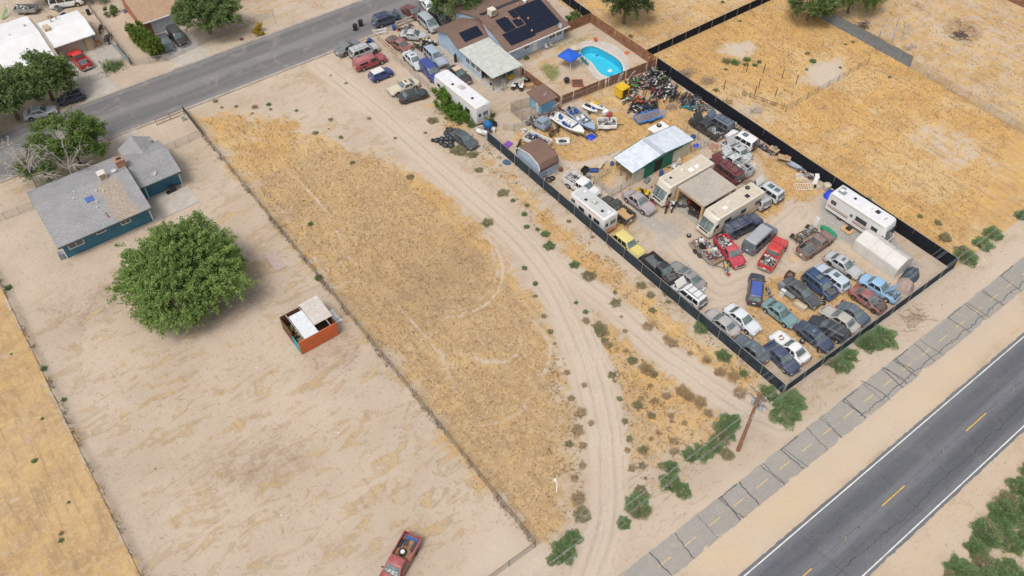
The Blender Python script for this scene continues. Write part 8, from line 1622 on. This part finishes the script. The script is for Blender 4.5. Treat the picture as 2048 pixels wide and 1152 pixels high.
def lattice(label, x, y, rz, l, w_, lean, n=7, mat=WHITE):
    t = thing('metal_gate_panel', label, 'gate', (x, y, .03), rz); t.rotation_euler = (lean, 0, rz)
    for s in (-1, 1): MB().bx(-l/2, l/2, s*w_/2-.03, s*w_/2+.03, 0, .05).build('frame_rail', mat, t); MB().bx(s*l/2-.03, s*l/2+.03, -w_/2+.03, w_/2-.03, 0, .05).build('frame_stile', mat, t)
    for k in range(n): a = -l/2+l*(k+1)/(n+1); MB().bx(a-.02, a+.02, -w_/2+.03, w_/2-.03, .01, .04).build('bar', mat, t)
lattice('white wrought gate panel leaning on scrap by the black fence', 82.5, 44.3, R(-38), 2.3, 1.1, .35, 14); lattice('white slatted gate panel lying flat on dirt', 80.9, 43.3, R(-35), 2.0, 1.2, 0, 5); single('white_machine', 'white machine frame beside the black fence', 'machine', MB().box((0, 0, .4), (1.1, .7, .8), taper=.7).box((.2, 0, .85), (.8, .5, .12), rz=.3), WHITE, 83.0, 43.0, .5); bucket(82.0, 42.3, 'black', 'black bucket near the white machine frame')
lattice('brown pallet lying behind the maroon four by four', 75.7, 48.2, .3, 1.2, 1.0, 0, 5, WOOD); lattice('wooden pallet lying beside the pale silver four by four', 77.4, 45.0, .9, 1.6, .4, 0, 3, WOOD)
crate(76.9, 55.5, .5, (.9, .6, .3), 'tan', 'tan box of parts by the white camouflage pickup hood'); single('hood_panel', 'loose pink car hood lying near the pipe pen', 'car part', MB().box((0, 0, .08), (1.3, 1.1, .05), rx=.06), paint('pinkhood', (.38, .16, .14), .5, .6), 77.4, 56.1, .4)
t = thing('step_platform', 'small wooden step platform outside the striped motorhome door', 'steps', (79.0, 34.6, 0)); MB().bx(-.6, .6, -.7, .7, .1, .16).build('deck', PALEWOOD, t); MB().bx(-.1, .5, -.3, .3, .16, .4).build('step', C_['black'], t); single('plywood_sheet', 'square plywood sheet lying flat by the rusty pickup', 'board', MB().bx(-.6, .6, -.55, .55, 0, .03), M('plywood'), 69.8, 35.5, .4)
# --- around the metal barn
crate(59.7, 62.8, .3, (1.0, .7, .8), 'black', 'black crate of bottles near the metal barn pen'); barrel(59.3, 61.6, 'grey', 'pale blue grey barrel beside the white pickup with rack'); crate(60.9, 62.3, -.6, (1.2, .6, .3), 'blue', 'blue tray of parts near the pen'); table('white narrow bench by the pen corner', 62.2, 62.4, R(25), 1.5, .5, .4, 'cream'); bucket(63.4, 62.7, 'white', 'white basin by the pen corner bench'); barrel(63.7, 61.8, 'blue', 'short blue drum by the barn corner', .45, .25)
barrel(67.45, 56.2, 'blue', 'dark blue drum beside the cream motorhome'); quad(63.0, 55.0, R(-60), 'yellow', 'yellow quad bike behind the faded classic sedan'); quad(62.9, 53.0, .6, 'red', 'red quad bike beside the faded classic sedan', None, .8); crate(65.2, 56.5, .3, (1.0, .5, .4), 'grey', 'grey trough in front of the metal barn', 0, 'trough')
single('scrap_sheets', 'pile of white metal sheets leaning by the barn door', 'scrap', MB().box((0, 0, .4), (1.6, .05, .8), rz=.4, rx=.5).box((.5, .2, .35), (1.3, .05, .6), rz=.9, rx=.4).box((-.4, -.1, .2), (1.0, .9, .05), rz=.2, rx=.15), WHITE, 70.6, 56.4, 0, .02)
for k in range(10): single('metal_offcut', 'silver metal offcut in the scrap pile by the barn', 'scrap', MB().cyl((-.5, 0, .06), (.5, .1, .06+.3*(k % 3)), .05, n=5), SCRAP[k % 2*0], 70.4+rg.uniform(-1, 1), 56.5+rg.uniform(-.4, .4), rg.uniform(0, 3), 0, 'offcuts by the barn')
for k, (x, y, c) in enumerate(((63.5, 51.0, 'red'), (64.3, 50.6, 'white'), (65.0, 50.4, 'grey'), (65.4, 47.9, 'black'), (66.4, 48.7, 'black'), (66.0, 49.5, 'red'), (68.5, 48.6, 'black'))): motorbike(x, y, rg.uniform(0, 6), c, ('red scooter before the cream motorhome nose', 'white motorbike at the carport post', 'grey motorbike at the carport mouth', 'black motorbike by the carport front post', 'black motorbike under the carport edge', 'red motorbike under the carport', 'black motorbike deep inside the carport')[k], None, rg.uniform(-.2, .2))
appliance(64.6, 51.1, .4, (.6, .6, .6), 'white', 'white appliance by the carport post'); tyre(62.4, 45.9, 0, True, .3, 'pale wheel lying before the tan roofed motorhome', None, RIM)
o = tyre(72.3, 62.1, 2.3, True, .35, 'black tyre lying on the white box room roof', None, RIM)
for x, y, l in ((64.9, 63.8, 'small white box on the golden yard'), (65.0, 66.9, 'white plastic scrap on the golden yard'), (62.7, 68.7, 'cream bucket stand by the white tub')): crate(x, y, .5, (.5, .35, .2), 'cream', l)
# --- by the gambrel shed and track
tyre(54.75, 64.3, 0, False, .42, 'large wheel leaning by the brown shed corner', None, RIM); tyre(55.5, 64.5, 0, True, .4, 'old tyre lying by the brown shed corner'); single('pallet_jack', 'black hand truck leaning at the brown shed', 'hand truck', MB().tube([(-.2, 0, 0), (-.2, -.1, 1.4), (.2, -.1, 1.4), (.2, 0, 0)], .03, 5).box((0, -.2, .04), (.45, .3, .03)).box((0, -.06, .7), (.36, .03, .03)), C_['black'], 54.5, 64.9, 0); single('leaning_ladder', 'grey ladder leaning on the brown shed', 'ladder', MB().tube([(-.2, 0, 0), (-.2, .35, 2.1)], .035, 5).tube([(.2, 0, 0), (.2, .35, 2.1)], .035, 5).box((0, .1, .6), (.4, .03, .03)).box((0, .2, 1.2), (.4, .03, .03)).box((0, .3, 1.8), (.4, .03, .03)), GALV, 56.4, 64.75, 0); single('walk_behind_tiller', 'small rusty tiller by the brown shed', 'tiller', MB().box((0, 0, .3), (.5, .3, .35)).tube([(-.2, 0, .4), (-.8, 0, .9)], .03, 5).cyl((.1, -.25, .2), (.1, .25, .2), .2, n=10), RUSTM, 57.4, 65.0, .8)
single('purple_board', 'purple painted board lying on dirt behind the dark fence', 'board', MB().box((0, 0, .14), (1.3, .9, .04), rx=.12), C_['purple'], 54.95, 73.6, .3); motorbike(55.8, 72.4, .6, 'black', 'black and yellow motorbike behind the brown shed', None, .2); single('yellow_fender', 'yellow fender beside the black motorbike', 'panel', MB().box((0, 0, .2), (.4, .3, .3), taper=.6), C_['yellow'], 56.6, 72.3)
single('blue_cart', 'covered blue bin by the end of the dark fence', 'bin', MB().loft([[(-.35, -.5, 0), (.35, -.5, 0), (.35, .5, 0), (-.35, .5, 0)], [(-.4, -.6, .9), (.4, -.6, .9), (.4, .6, .9), (-.4, .6, .9)], [(-.2, -.4, 1.25), (.2, -.4, 1.25), (.2, .4, 1.25), (-.2, .4, 1.25)]]), M('bin_blue', (.02, .14, .34), .5), 54.9, 78.2, .2); crate(55.8, 78.0, .3, (.8, .6, .7), 'black', 'black crate beside the covered blue bin'); crate(55.2, 77.3, .8, (.6, .5, .5), 'white', 'white box beside the covered blue bin'); single('propane_tank', 'white horizontal propane tank at the dark fence end', 'tank', MB().loft([[(f, r_*math.cos(a), .45+r_*math.sin(a)) for a in np.linspace(0, 2*PI, 12, endpoint=False)] for f, r_ in ((-1.0, .1), (-.9, .28), (-.75, .36), (.75, .36), (.9, .28), (1.0, .1))]).box((-.5, 0, .06), (.1, .5, .14)).box((.5, 0, .06), (.1, .5, .14)), WHITE, 53.5, 77.6, R(-65), 0, None, 40); bucket(53.3, 76.4, 'white', 'white bucket at the dark fence end')
for k, (x, y) in enumerate(((53.9, 79.2), (54.6, 79.6), (53.4, 79.0))): single('lumber_scrap', 'short board in the scrap by the vine', 'board', MB().box((0, 0, .1), (1.4, .2, .05), ry=.05), PALEWOOD if k else WHITE, x, y, .5*k, .02, 'boards by the vine')
single('plastic_sheet', 'dark blue plastic sheet leaning on the slate fence', 'sheet', MB().prism([(.5, 0), (.35, .5), (-.1, .6), (-.5, .3), (-.5, -.3), (0, -.7), (.4, -.4)], 0, .03), M('pool_blue', (.06, .12, .20), .5), 52.65, 70.8, .3, .05)
chair_ = single('cardboard_sheet', 'weathered brown board lying beside the stripped dark sedan', 'board', MB().bx(-.55, .55, -.4, .4, 0, .05), M('grey_plank'), 51.3, 75.2, .7); appliance(58.4, 74.4, .4, (.55, .5, .55), 'white', 'small white appliance by the chain link gate panel'); crate(58.5, 75.1, .2, (.7, .5, .25), 'cream', 'cream tray by the chain link gate panel')
BAG = M('bag_black', (.030, .036, .042), .4, var=.3)
for k, (x, y) in enumerate(((47.6, 80.2), (47.8, 79.4), (47.9, 78.6), (48.5, 78.0), (49.5, 80.7), (50.4, 80.9), (49.4, 80.0), (50.7, 80.3), (48.8, 79.6), (49.4, 79.3), (48.9, 78.7), (49.9, 80.4), (48.3, 80.0))):
    r_ = np.random.RandomState(k); mb = MB(); n = 10; rings = []
    for j, (h, q) in enumerate(((0, .75), (.15, 1), (.35, .95), (.5, .65), (.58, .2))): rings.append([(q*.45*(1+.15*r_.rand())*math.cos(2*PI*i/n), q*.38*(1+.15*r_.rand())*math.sin(2*PI*i/n), h) for i in range(n)])
    mb.loft(rings); single('rubbish_bag', 'bulging black rubbish bag piled beside the dirt track', 'bag', mb, BAG, x, y, k, -.03, 'rubbish bags by the dirt track', 60)
for k, (x, y, r) in enumerate(((48.3, 77.1, .7), (48.9, 76.4, .85), (49.3, 77.2, .6), (49.8, 74.8, .75))): shrub(x, y, r, 'o', 800+k)
for x, y in ((47.2, 80.6), (50.2, 81.4)): tyre(x, y, 0, True, .3, 'tyre beside the rubbish bags', 'tyres by the rubbish bags')
# --- front yard of the pale blue house
def gate(label, a, b_, h=1.0, col=None):
    t = thing('rail_gate', label, 'gate', (*a, 0)); d = Vector((b_[0]-a[0], b_[1]-a[1], 0)); L = d.length; t.rotation_euler = (0, 0, math.atan2(d.y, d.x)); m = col or M('pale_peach', (.52, .40, .31), .8, dirt=.2)
    for z in (.35, h): MB().bx(0, L, -.04, .04, z-.09, z+.09).build('rail', m, t)
    for k in range(int(L/1.8)+1): q = min(L, k*1.8); MB().bx(q-.08, q+.08, -.08, .08, 0, h+.15).build('post', m, t)
gate('peach wooden rail fence beside the street in front of the rusty classic sedan', (54.0, 108.0), (54.0, 101.5)); gate('peach rail fence along the street verge before the silver coupe', (58.2, 107.7), (61.4, 107.7)); gate('thin white rail fence at the street corner', (54.2, 107.9), (56.2, 107.3), .9, WHITE)
for k, (x, y) in enumerate(((52.6, 111.1), (53.9, 111.6))):
    t = thing('wheelie_bin', ('black wheelie bin standing in the street, twin beside it', 'black wheelie bin in the street nearer the navy minivan')[k], 'bin', (x, y, .012), R(-50)); MB().loft([[(-.22, -.24, .05), (.22, -.24, .05), (.22, .24, .05), (-.22, .24, .05)], [(-.3, -.3, 1.0), (.3, -.3, 1.0), (.3, .3, 1.0), (-.3, .3, 1.0)]]).build('body', C_['black'], t); MB().box((.02, 0, 1.04), (.68, .64, .08), taper=.9).build('lid', C_['black'], t); [wheel(t, -.26, s*.26, .12, s, STEELRIM, .06) for s in (-1, 1)]
quad(52.0, 106.1, R(20), 'blue', 'blue quad bike beside the lifted silver four by four', None, 1.1); barrel(57.6, 108.1-.6, 'blue', 'blue drum at the street rail fence')
single('traffic_cone', 'orange traffic cone on the rail fence post', 'cone', MB().cyl((0, 0, .04), (0, 0, .6), .14, .03, 10).box((0, 0, .02), (.34, .34, .04)), C_['orange'], 57.9, 106.8); single('traffic_cone', 'orange warning cone on the street beside the green tree', 'cone', MB().cyl((0, 0, .04), (0, 0, .8), .2, .04, 10).box((0, 0, .02), (.44, .44, .04)), C_['orange'], 8.7, 111.3, 0, .012)
for k, (x, y, c) in enumerate(((58.1, 106.8, 'grey'), (58.9, 106.9, 'white'), (59.5, 107.1, 'white'), (60.2, 106.9, 'blue'))): bucket(x, y, c if c != 'grey' else 'black', ('black bucket at the street rail fence', 'white bucket at the street rail fence', 'white pail at the street rail fence', 'blue bucket at the street rail fence')[k])
for k, (x, y, c) in enumerate(((59.3, 101.0, 'yellow'), (57.5, 100.6, 'black'), (60.1, 100.4, 'white'), (58.3, 100.2, 'black'), (59.0, 99.9, 'grey'))): motorbike(x, y, rg.uniform(0, 6), c, f'{c} motorbike in the cluster by the pale blue house corner', 'bikes by the house corner', rg.uniform(-.3, .3))
single('punch_bag', 'tall black gas cylinder against the pale blue wall', 'cylinder', MB().lathe([(0, 0), (.22, 0), (.22, 1.25), (.12, 1.4), (.1, 1.5), (0, 1.5)], 12), C_['black'], 60.4, 94.2, 0, 0, None, 40)
t = thing('step_ladder', 'silver step ladder standing under the patio edge', 'ladder', (62.2, 84.2, 0), .4)
for s in (-1, 1): MB().tube([(-.5, s*.28, 0), (0, s*.2, 1.8)], .035, 5).build('front_rail', GALV, t); MB().tube([(.5, s*.28, 0), (0, s*.2, 1.8)], .03, 5).build('rear_rail', GALV, t)
for k in range(5): f = (k+1)/6; MB().box((-.5+.5*f, 0, 1.8*f), (.12, .54-.14*f, .03)).build('step', GALV, t)
quad(63.9, 83.1, R(-50), 'white', 'white quad bike beside the patio', None, 1.1); appliance(65.8, 83.3, .3, (.7, .6, .8), 'black', 'black barbecue by the wooden fence'); crate(65.5, 82.3, -.4, (1.2, .8, .6), 'tan', 'tan wooden box by the wooden fence'); single('ride_mower', 'red ride mower beside the small blue shed', 'mower', MB().box((0, 0, .35), (1.0, .5, .3), taper=.8).box((-.2, 0, .6), (.3, .4, .25)).cyl((.3, -.4, .18), (.3, .4, .18), .18, n=10).cyl((-.35, -.4, .22), (-.35, .4, .22), .22, n=10), C_['red'], 65.2, 80.9, .6)
crate(64.6, 85.6, .5, (1.1, .6, .25), 'yellow', 'yellow wheelbarrow tray under the patio', .3, 'wheelbarrow', None, 'wheelbarrow_tray'); bucket(61.2, 86.2, 'blue', 'blue bucket on the patio slab'); crate(60.6, 85.9, .1, (.4, .3, .25), 'white', 'white box on the patio slab')
for k, (x, y, c) in enumerate(((61.4, 89.6, 'black'), (61.9, 88.9, 'black'), (62.2, 90.2, 'red'))): motorbike(x+.6, y-.6, .4*k, c, ('black motorbike under the patio roof', 'second black motorbike under the patio roof', 'red motorbike under the patio roof')[k])
for k in range(14): crate(63.6+rg.uniform(-1.2, 1.6), 75.2+rg.uniform(-.9, .4), rg.uniform(0, 3), (rg.uniform(.3, .7), rg.uniform(.25, .5), rg.uniform(.2, .5)), rg.choice(('grey', 'white', 'cream', 'black', 'red')), 'assorted box heaped beside the small blue shed', 0, 'box', 'boxes by the blue shed')
single('leaning_board', 'white board leaning on the small blue shed', 'board', MB().box((0, 0, .75), (1.5, .05, .8), rx=.5), WHITE, 65.3, 75.75, .1)
for k in range(7): engine(61.4+rg.uniform(-1.4, 1.2), 75.9+rg.uniform(-.5, .5), rg.uniform(0, 6), 'dark engine in the row by the truck cab', 'engines by the truck cab', .7)
# --- pool yard
t = thing('pop_up_canopy', 'blue square pop up canopy beside the swimming pool', 'canopy', (73.6, 82.9, 0), R(12)); CB = M('canopy_blue', (.015, .10, .52), .6, var=.12); m = MB(); c = [(-1.3, -1.3), (1.3, -1.3), (1.3, 1.3), (-1.3, 1.3)]
m.add([(x, y, 2.0) for x, y in c]+[(0, 0, 2.45)]+[(x*1.01, y*1.01, 1.85) for x, y in c], [(0, 1, 4), (1, 2, 4), (2, 3, 4), (3, 0, 4), (0, 1, 6, 5), (1, 2, 7, 6), (2, 3, 8, 7), (3, 0, 5, 8)]); m.build('roof', CB, t)
for x, y in c: MB().cyl((x*.96, y*.96, 0), (x*.96, y*.96, 1.98), .03).build('leg', WHITE, t)
for k, (x, y, c, l) in enumerate(((76.2, 83.0, 'teal', 'teal chair beneath the canopy edge by the pool'), (76.0, 82.2, 'teal', 'second teal chair at the pool edge'), (75.9, 81.4, 'teal', 'third teal chair at the pool edge'), (73.7, 88.5, 'white', 'white plastic chair against the pale blue wall'), (74.6, 88.5, 'cream', 'cream plastic chair against the pale blue wall'))): chair(x, y, R(-60) if k < 3 else R(-90), c, l)
single('beach_ball', 'cream round umbrella base on the pool deck', 'umbrella', MB().lathe([(0, 1.0), (.75, .8), (.74, .76), (.05, .94), (.03, .05), (.3, .05), (.3, 0), (0, 0)], 12), C_['cream'], 76.75, 85.2, 0, .05); single('planter_pot', 'red clay pot on the pool deck rim', 'pot', MB().lathe([(0, 0), (.2, 0), (.3, .45), (.33, .45), (.33, .5), (.25, .5), (.22, .3), (0, .3)], 12), C_['orange'], 81.2, 85.5, 0, .05); single('fire_bowl', 'round black fire bowl on the pool yard dirt', 'fire pit', MB().lathe([(0, .2), (.3, .25), (.45, .5), (.40, .8), (.15, .95), (0, .95)], 14).cyl((-.3, 0, 0), (-.2, 0, .3), .03).cyl((.3, 0, 0), (.2, 0, .3), .03).cyl((0, .3, 0), (0, .2, .3), .03), C_['black'], 70.6, 79.8, 0, 0, None, 40)
t = thing('brick_planter', 'small square red brick planter filled with soil', 'planter', (71.8, 78.7, 0), R(-35)); me = MB().bx(-.2, .2, -.09, .09, 0, .18).mesh('brick')
for k in range(16): a = k//4; u = -.75+(k % 4)*.42+.12; o = obj('brick', me, M('planter_brick', (.30, .085, .05), .9, var=.2), t); o.location = ((u, -.75, 0), (.75, u, 0), (-u, .75, 0), (-.75, -u, 0))[a]; o.rotation_euler = (0, 0, a*PI/2)
MB().bx(-.64, .64, -.64, .64, .0, .10).build('soil', M('soil', (.10, .065, .04), .95), t)
single('slide_board', 'pale board leaning on the wooden fence by the pool', 'board', MB().box((0, 0, .85), (.75, .06, 1.8), rx=.25), M('pale_board', (.52, .51, .50), .7), 77.0, 75.05, 0); single('slide_board', 'pale board leaning on the wooden fence beside the green quad', 'board', MB().box((0, 0, .9), (.7, .06, 1.9), rx=.3), MATS['pale_board'], 78.6, 74.3, .1); single('pool_float', 'orange towel on dirt by the tall wooden fence', 'towel', MB().box((0, 0, .05), (.9, .7, .06), taper=.7), C_['orange'], 83.0, 80.2, .3); single('pool_ring', 'red life ring on the pool deck', 'ring', MB().lathe([(.22, .05), (.3, .12), (.38, .05), (.3, 0), (.22, .05)], 14), C_['red'], 79.3, 76.2, 0, .05); single('pool_cleaner', 'white pool cleaner floating on the water', 'cleaner', MB().lathe([(.2, 0), (.3, .05), (.36, 0)], 14).lathe([(0, .08), (.12, .05), (.14, 0)], 10), WHITE, 78.0, 78.4, 0, -.155); single('pool_toy', 'dark blue float on the pool water', 'toy', MB().box((0, 0, .04), (.5, .35, .08), taper=.7), C_['blue'], 79.0, 82.6, .4, -.155)
heap('low green plant pots bunched at the pale blue wall', 69.7, 88.4, .9, .7, .5, LFB, 12).__setitem__('category', 'plant')
# --- teal house and street side
t = thing('barbecue', 'black barbecue on the patio slab of the teal house', 'barbecue', (14.4, 92.6, .05), R(180)); MB().box((0, 0, .75), (.7, .5, .3), taper=.85).build('lid', C_['black'], t); MB().bx(-.35, .35, -.25, .25, .05, .55).build('cabinet', C_['black'], t); MB().box((.62, 0, .68), (.4, .4, .04)).box((-.62, 0, .68), (.4, .4, .04)).build('side_shelf', DKMETAL, t)
crate(13.7, 92.5, .2, (.5, .4, .3), 'black', 'black box beside the barbecue', .05); appliance(-1.15, 89.4, 0, (.6, .7, .8), 'grey', 'grey air unit at the teal house corner'); crate(15.7, 92.6, .1, (.3, .3, .3), 'cream', 'small planter at the patio slab corner', .05); single('street_box', 'pale green utility box at the field corner', 'utility box', MB().box((0, 0, .4), (.45, .4, .8), taper=.9), M('utility_green', (.36, .44, .38), .6), 21.4, 105.9)
single('fallen_post', 'white bent post lying on the sand by the dirt track', 'post', MB().tube([(-.7, -.2, .06), (.2, 0, .06), (.6, .35, .06)], .06, 6).box((.55, .35, .07), (.3, .2, .1)), WHITE, 27.6, 29.2, .6)
single('manhole_cover', 'rusty drain cover at the street edge', 'drain cover', MB().cyl((0, 0, 0), (0, 0, .04), .35, n=16).box((0, 0, .045), (.4, .05, .01)), RUSTM, 36.9, 119.8); single('pipe_stub', 'thin grey marker post in the street verge', 'post', MB().cyl((0, 0, 0), (0, 0, 1.1), .04).box((0, 0, 1.1), (.1, .1, .08)), GALV, 43.2, 120.4)
bb = ((18.0, 133.8, 'blue', 'blue barrel against the garage wall'), (20.1, 141.5, 'black', 'black barrel by the back yard fence')); [barrel(x, y, c, l) for x, y, c, l in bb]
single('water_heater', 'round copper tub beside the garage wall', 'tub', MB().lathe([(0, 0), (.5, 0), (.6, .5), (.52, .5), (.45, .1), (0, .1)], 14), M('copper_tan', (.50, .29, .17), .6), 18.3, 132.0, 0, .03); motorbike(19.9, 131.6, 1.2, 'black', 'black motorbike parked on the old concrete'); motorbike(20.1, 132.4, .6, 'grey', 'grey motorbike parked on the old concrete'); motorbike(20.0, 135.4, 1.0, 'black', 'black motorbike along the back fence of the white roof house')
crate(16.6, 145.6, .3, (.9, .7, .7), 'grey', 'grey box in the back yard beyond the white roof'); crate(16.7, 143.6, .3, (.8, .6, .4), 'blue', 'blue box in the back yard beyond the white roof'); crate(14.7, 144.3, .8, (.7, .5, .3), 'tan', 'tan box in the back yard beyond the white roof')
bedtrailer('grey utility trailer in the back yard beyond the white roof', 12.3, 148.2, R(-35), 3.4, 1.7, GALV, 14); heap('slate tarp over junk in the white pipe rail pen', 8.9, 146.0, 2.0, 1.2, .8, M('slate_tarp'), 15)
t = thing('play_slide', 'small green and red garden slide behind the white roof house', 'slide', (9.1, 149.0, 0), .6); MB().loft([[(-.9, -.2, .1), (-.9, .2, .1), (-.9, .2, .05), (-.9, -.2, .05)], [(.6, -.2, 1.1), (.6, .2, 1.1), (.6, .2, 1.05), (.6, -.2, 1.05)]]).build('chute', C_['green'], t); MB().tube([(.65, -.2, 0), (.65, -.2, 1.3), (.65, .2, 1.3), (.65, .2, 0)], .03, 5).build('ladder_frame', C_['red'], t)
crate(25.1, 138.6, .2, (.6, .5, .4), 'grey', 'grey box by the brick house side'); crate(24.5, 133.6, .2, (.5, .4, .4), 'blue', 'blue box at the brick garage corner')
t = thing('picnic_table', 'dark picnic table set in the front yard under the drooping tree', 'table', (72.2, 105.2, 0), .4); MB().box((0, 0, .74), (1.5, .8, .05)).build('tabletop', WOOD, t); [MB().box((0, s*.7, .44), (1.5, .28, .05)).build('bench', WOOD, t) for s in (-1, 1)]; MB().box((-.5, 0, .36), (.08, 1.4, .72), taper=.6).box((.5, 0, .36), (.08, 1.4, .72), taper=.6).build('leg_frame', WOOD, t)
for k in range(4): chair(71.0+k*.9, 104.2+(k % 2)*2.0, k*1.6, 'black', 'dark garden chair around the picnic table', 'garden chairs by the picnic table')
# --- dry lots: dead trees, brush, litter
for k, (x, y, h) in enumerate(((116.7, 58.9, 3.6), (118.2, 57.0, 4.6), (119.6, 56.4, 3.0))):
    r = random.Random(k+4); m = MB(); pts = [Vector((0, 0, -.1))]
    for j in range(5): pts.append(pts[-1]+Vector((r.uniform(-.25, .35), r.uniform(-.25, .25), h/5)))
    m.tube(pts, .12, 6, .04)
    for j in range(9): q = pts[r.randint(2, 5)]; e = q+Vector((r.uniform(-1, 1), r.uniform(-1, 1), r.uniform(.1, .9))); m.cyl(q, e, .04, .015, 5); m.cyl(e, e+Vector((r.uniform(-.5, .5), r.uniform(-.5, .5), r.uniform(-.1, .5))), .018, .008, 4)
    o = m.build('dead_tree', DEADB); o.location = (x, y, 0); tag(o, ('short leaning dead tree behind the grey screened fence', 'tall pale dead tree behind the grey screened fence', 'thin dead sapling behind the grey screened fence')[k], 'tree')
def brush(label, x, y, w_, l, h, n, mat, seed):
    r = random.Random(seed); m = MB()
    for k in range(n):
        a, b_ = r.gauss(0, w_/3.5), r.gauss(0, l/3.5); th = r.uniform(0, 3.1); L = r.uniform(.3, 1.1); z = r.uniform(.02, h); m.cyl((a-math.cos(th)*L/2, b_-math.sin(th)*L/2, z), (a+math.cos(th)*L/2, b_+math.sin(th)*L/2, max(.01, z+r.uniform(-.2, .2))), r.uniform(.012, .035), n=4)
    o = m.build('brush_pile', mat); o.location = (x, y, 0); tag(o, label, 'brush'); o['kind'] = 'stuff'
brush('dark brush pile beyond the grey screened fence', 117.4, 62.6, 3.2, 1.8, .7, 120, M('brush_dark', (.12, .085, .06), .95), 1); brush('bleached sticks heaped on the dry lot by the broken pen', 88.0, 58.0, 2.4, 1.4, .4, 60, DEADB, 2); brush('pale dry branches near the grey fence end', 119.0, 54.5, 2.2, 1.2, .3, 40, DEADB, 3); brush('dry brown brush heap outside the roadside fence', 73.5, 20.9, 3.8, 1.8, .12, 90, M('brush_tan', (.36, .27, .19), .95), 4); brush('dry tumbleweed heap against the black fence on the lot side', 86.2, 70.6, 2.6, 2.2, .6, 160, M('brush_tan'), 5); brush('charred ash heap on the bare pale lot', 128.9, 51.9, 3.4, 2.2, .12, 90, M('ash', (.07, .065, .065), .95), 6); brush('tangle of pale brush near the bikes', 78.9, 66.0, 2.0, 1.2, .5, 80, M('brush_tan'), 7); brush('grey brush bundle on the dry lot', 87.6, 67.4, 2.0, 1.6, .5, 90, M('brush_tan'), 8)
LIT = [M('litter_white', (.65, .65, .64), .6), M('litter_grey', (.3, .3, .3), .7), M('litter_dark', (.07, .06, .055), .8)]
lm = [MB().box((0, 0, .03), (.16, .11, .06), rz=.3, taper=.6).mesh('litter'), MB().cyl((-.07, 0, .03), (.07, .02, .03), .03, n=6).mesh('litter'), MB().box((0, 0, .02), (.24, .06, .04), rz=.9).mesh('litter')]
r = random.Random(17)
for k in range(120):
    zone = r.choice(((20, 50, 27, 95), (54, 83, 24, 74), (54, 83, 24, 74), (-5, 21, 30, 88), (85, 112, 28, 74), (44, 53, 25, 75), (60, 90, 19.3, 22)))
    x, y = r.uniform(zone[0], zone[1]), r.uniform(zone[2], zone[3]); q = r.randrange(3); c = r.choice((0, 0, 1, 2)); pl = 'sandy yard' if x < 21 else 'mown field' if x < 40 else 'strip beside the dirt track' if x < 53 else 'roadside' if y < 22 else 'car yard' if x < 84 else 'dry lot'
    o = obj('litter', lm[q], LIT[c]); o.location = (x, y, -.02); o.rotation_euler = (0, 0, r.uniform(0, 6)); tag(o, f"tiny {('white', 'grey', 'dark')[c]} scrap of litter on the {pl}", 'litter', f'litter on the {pl}')
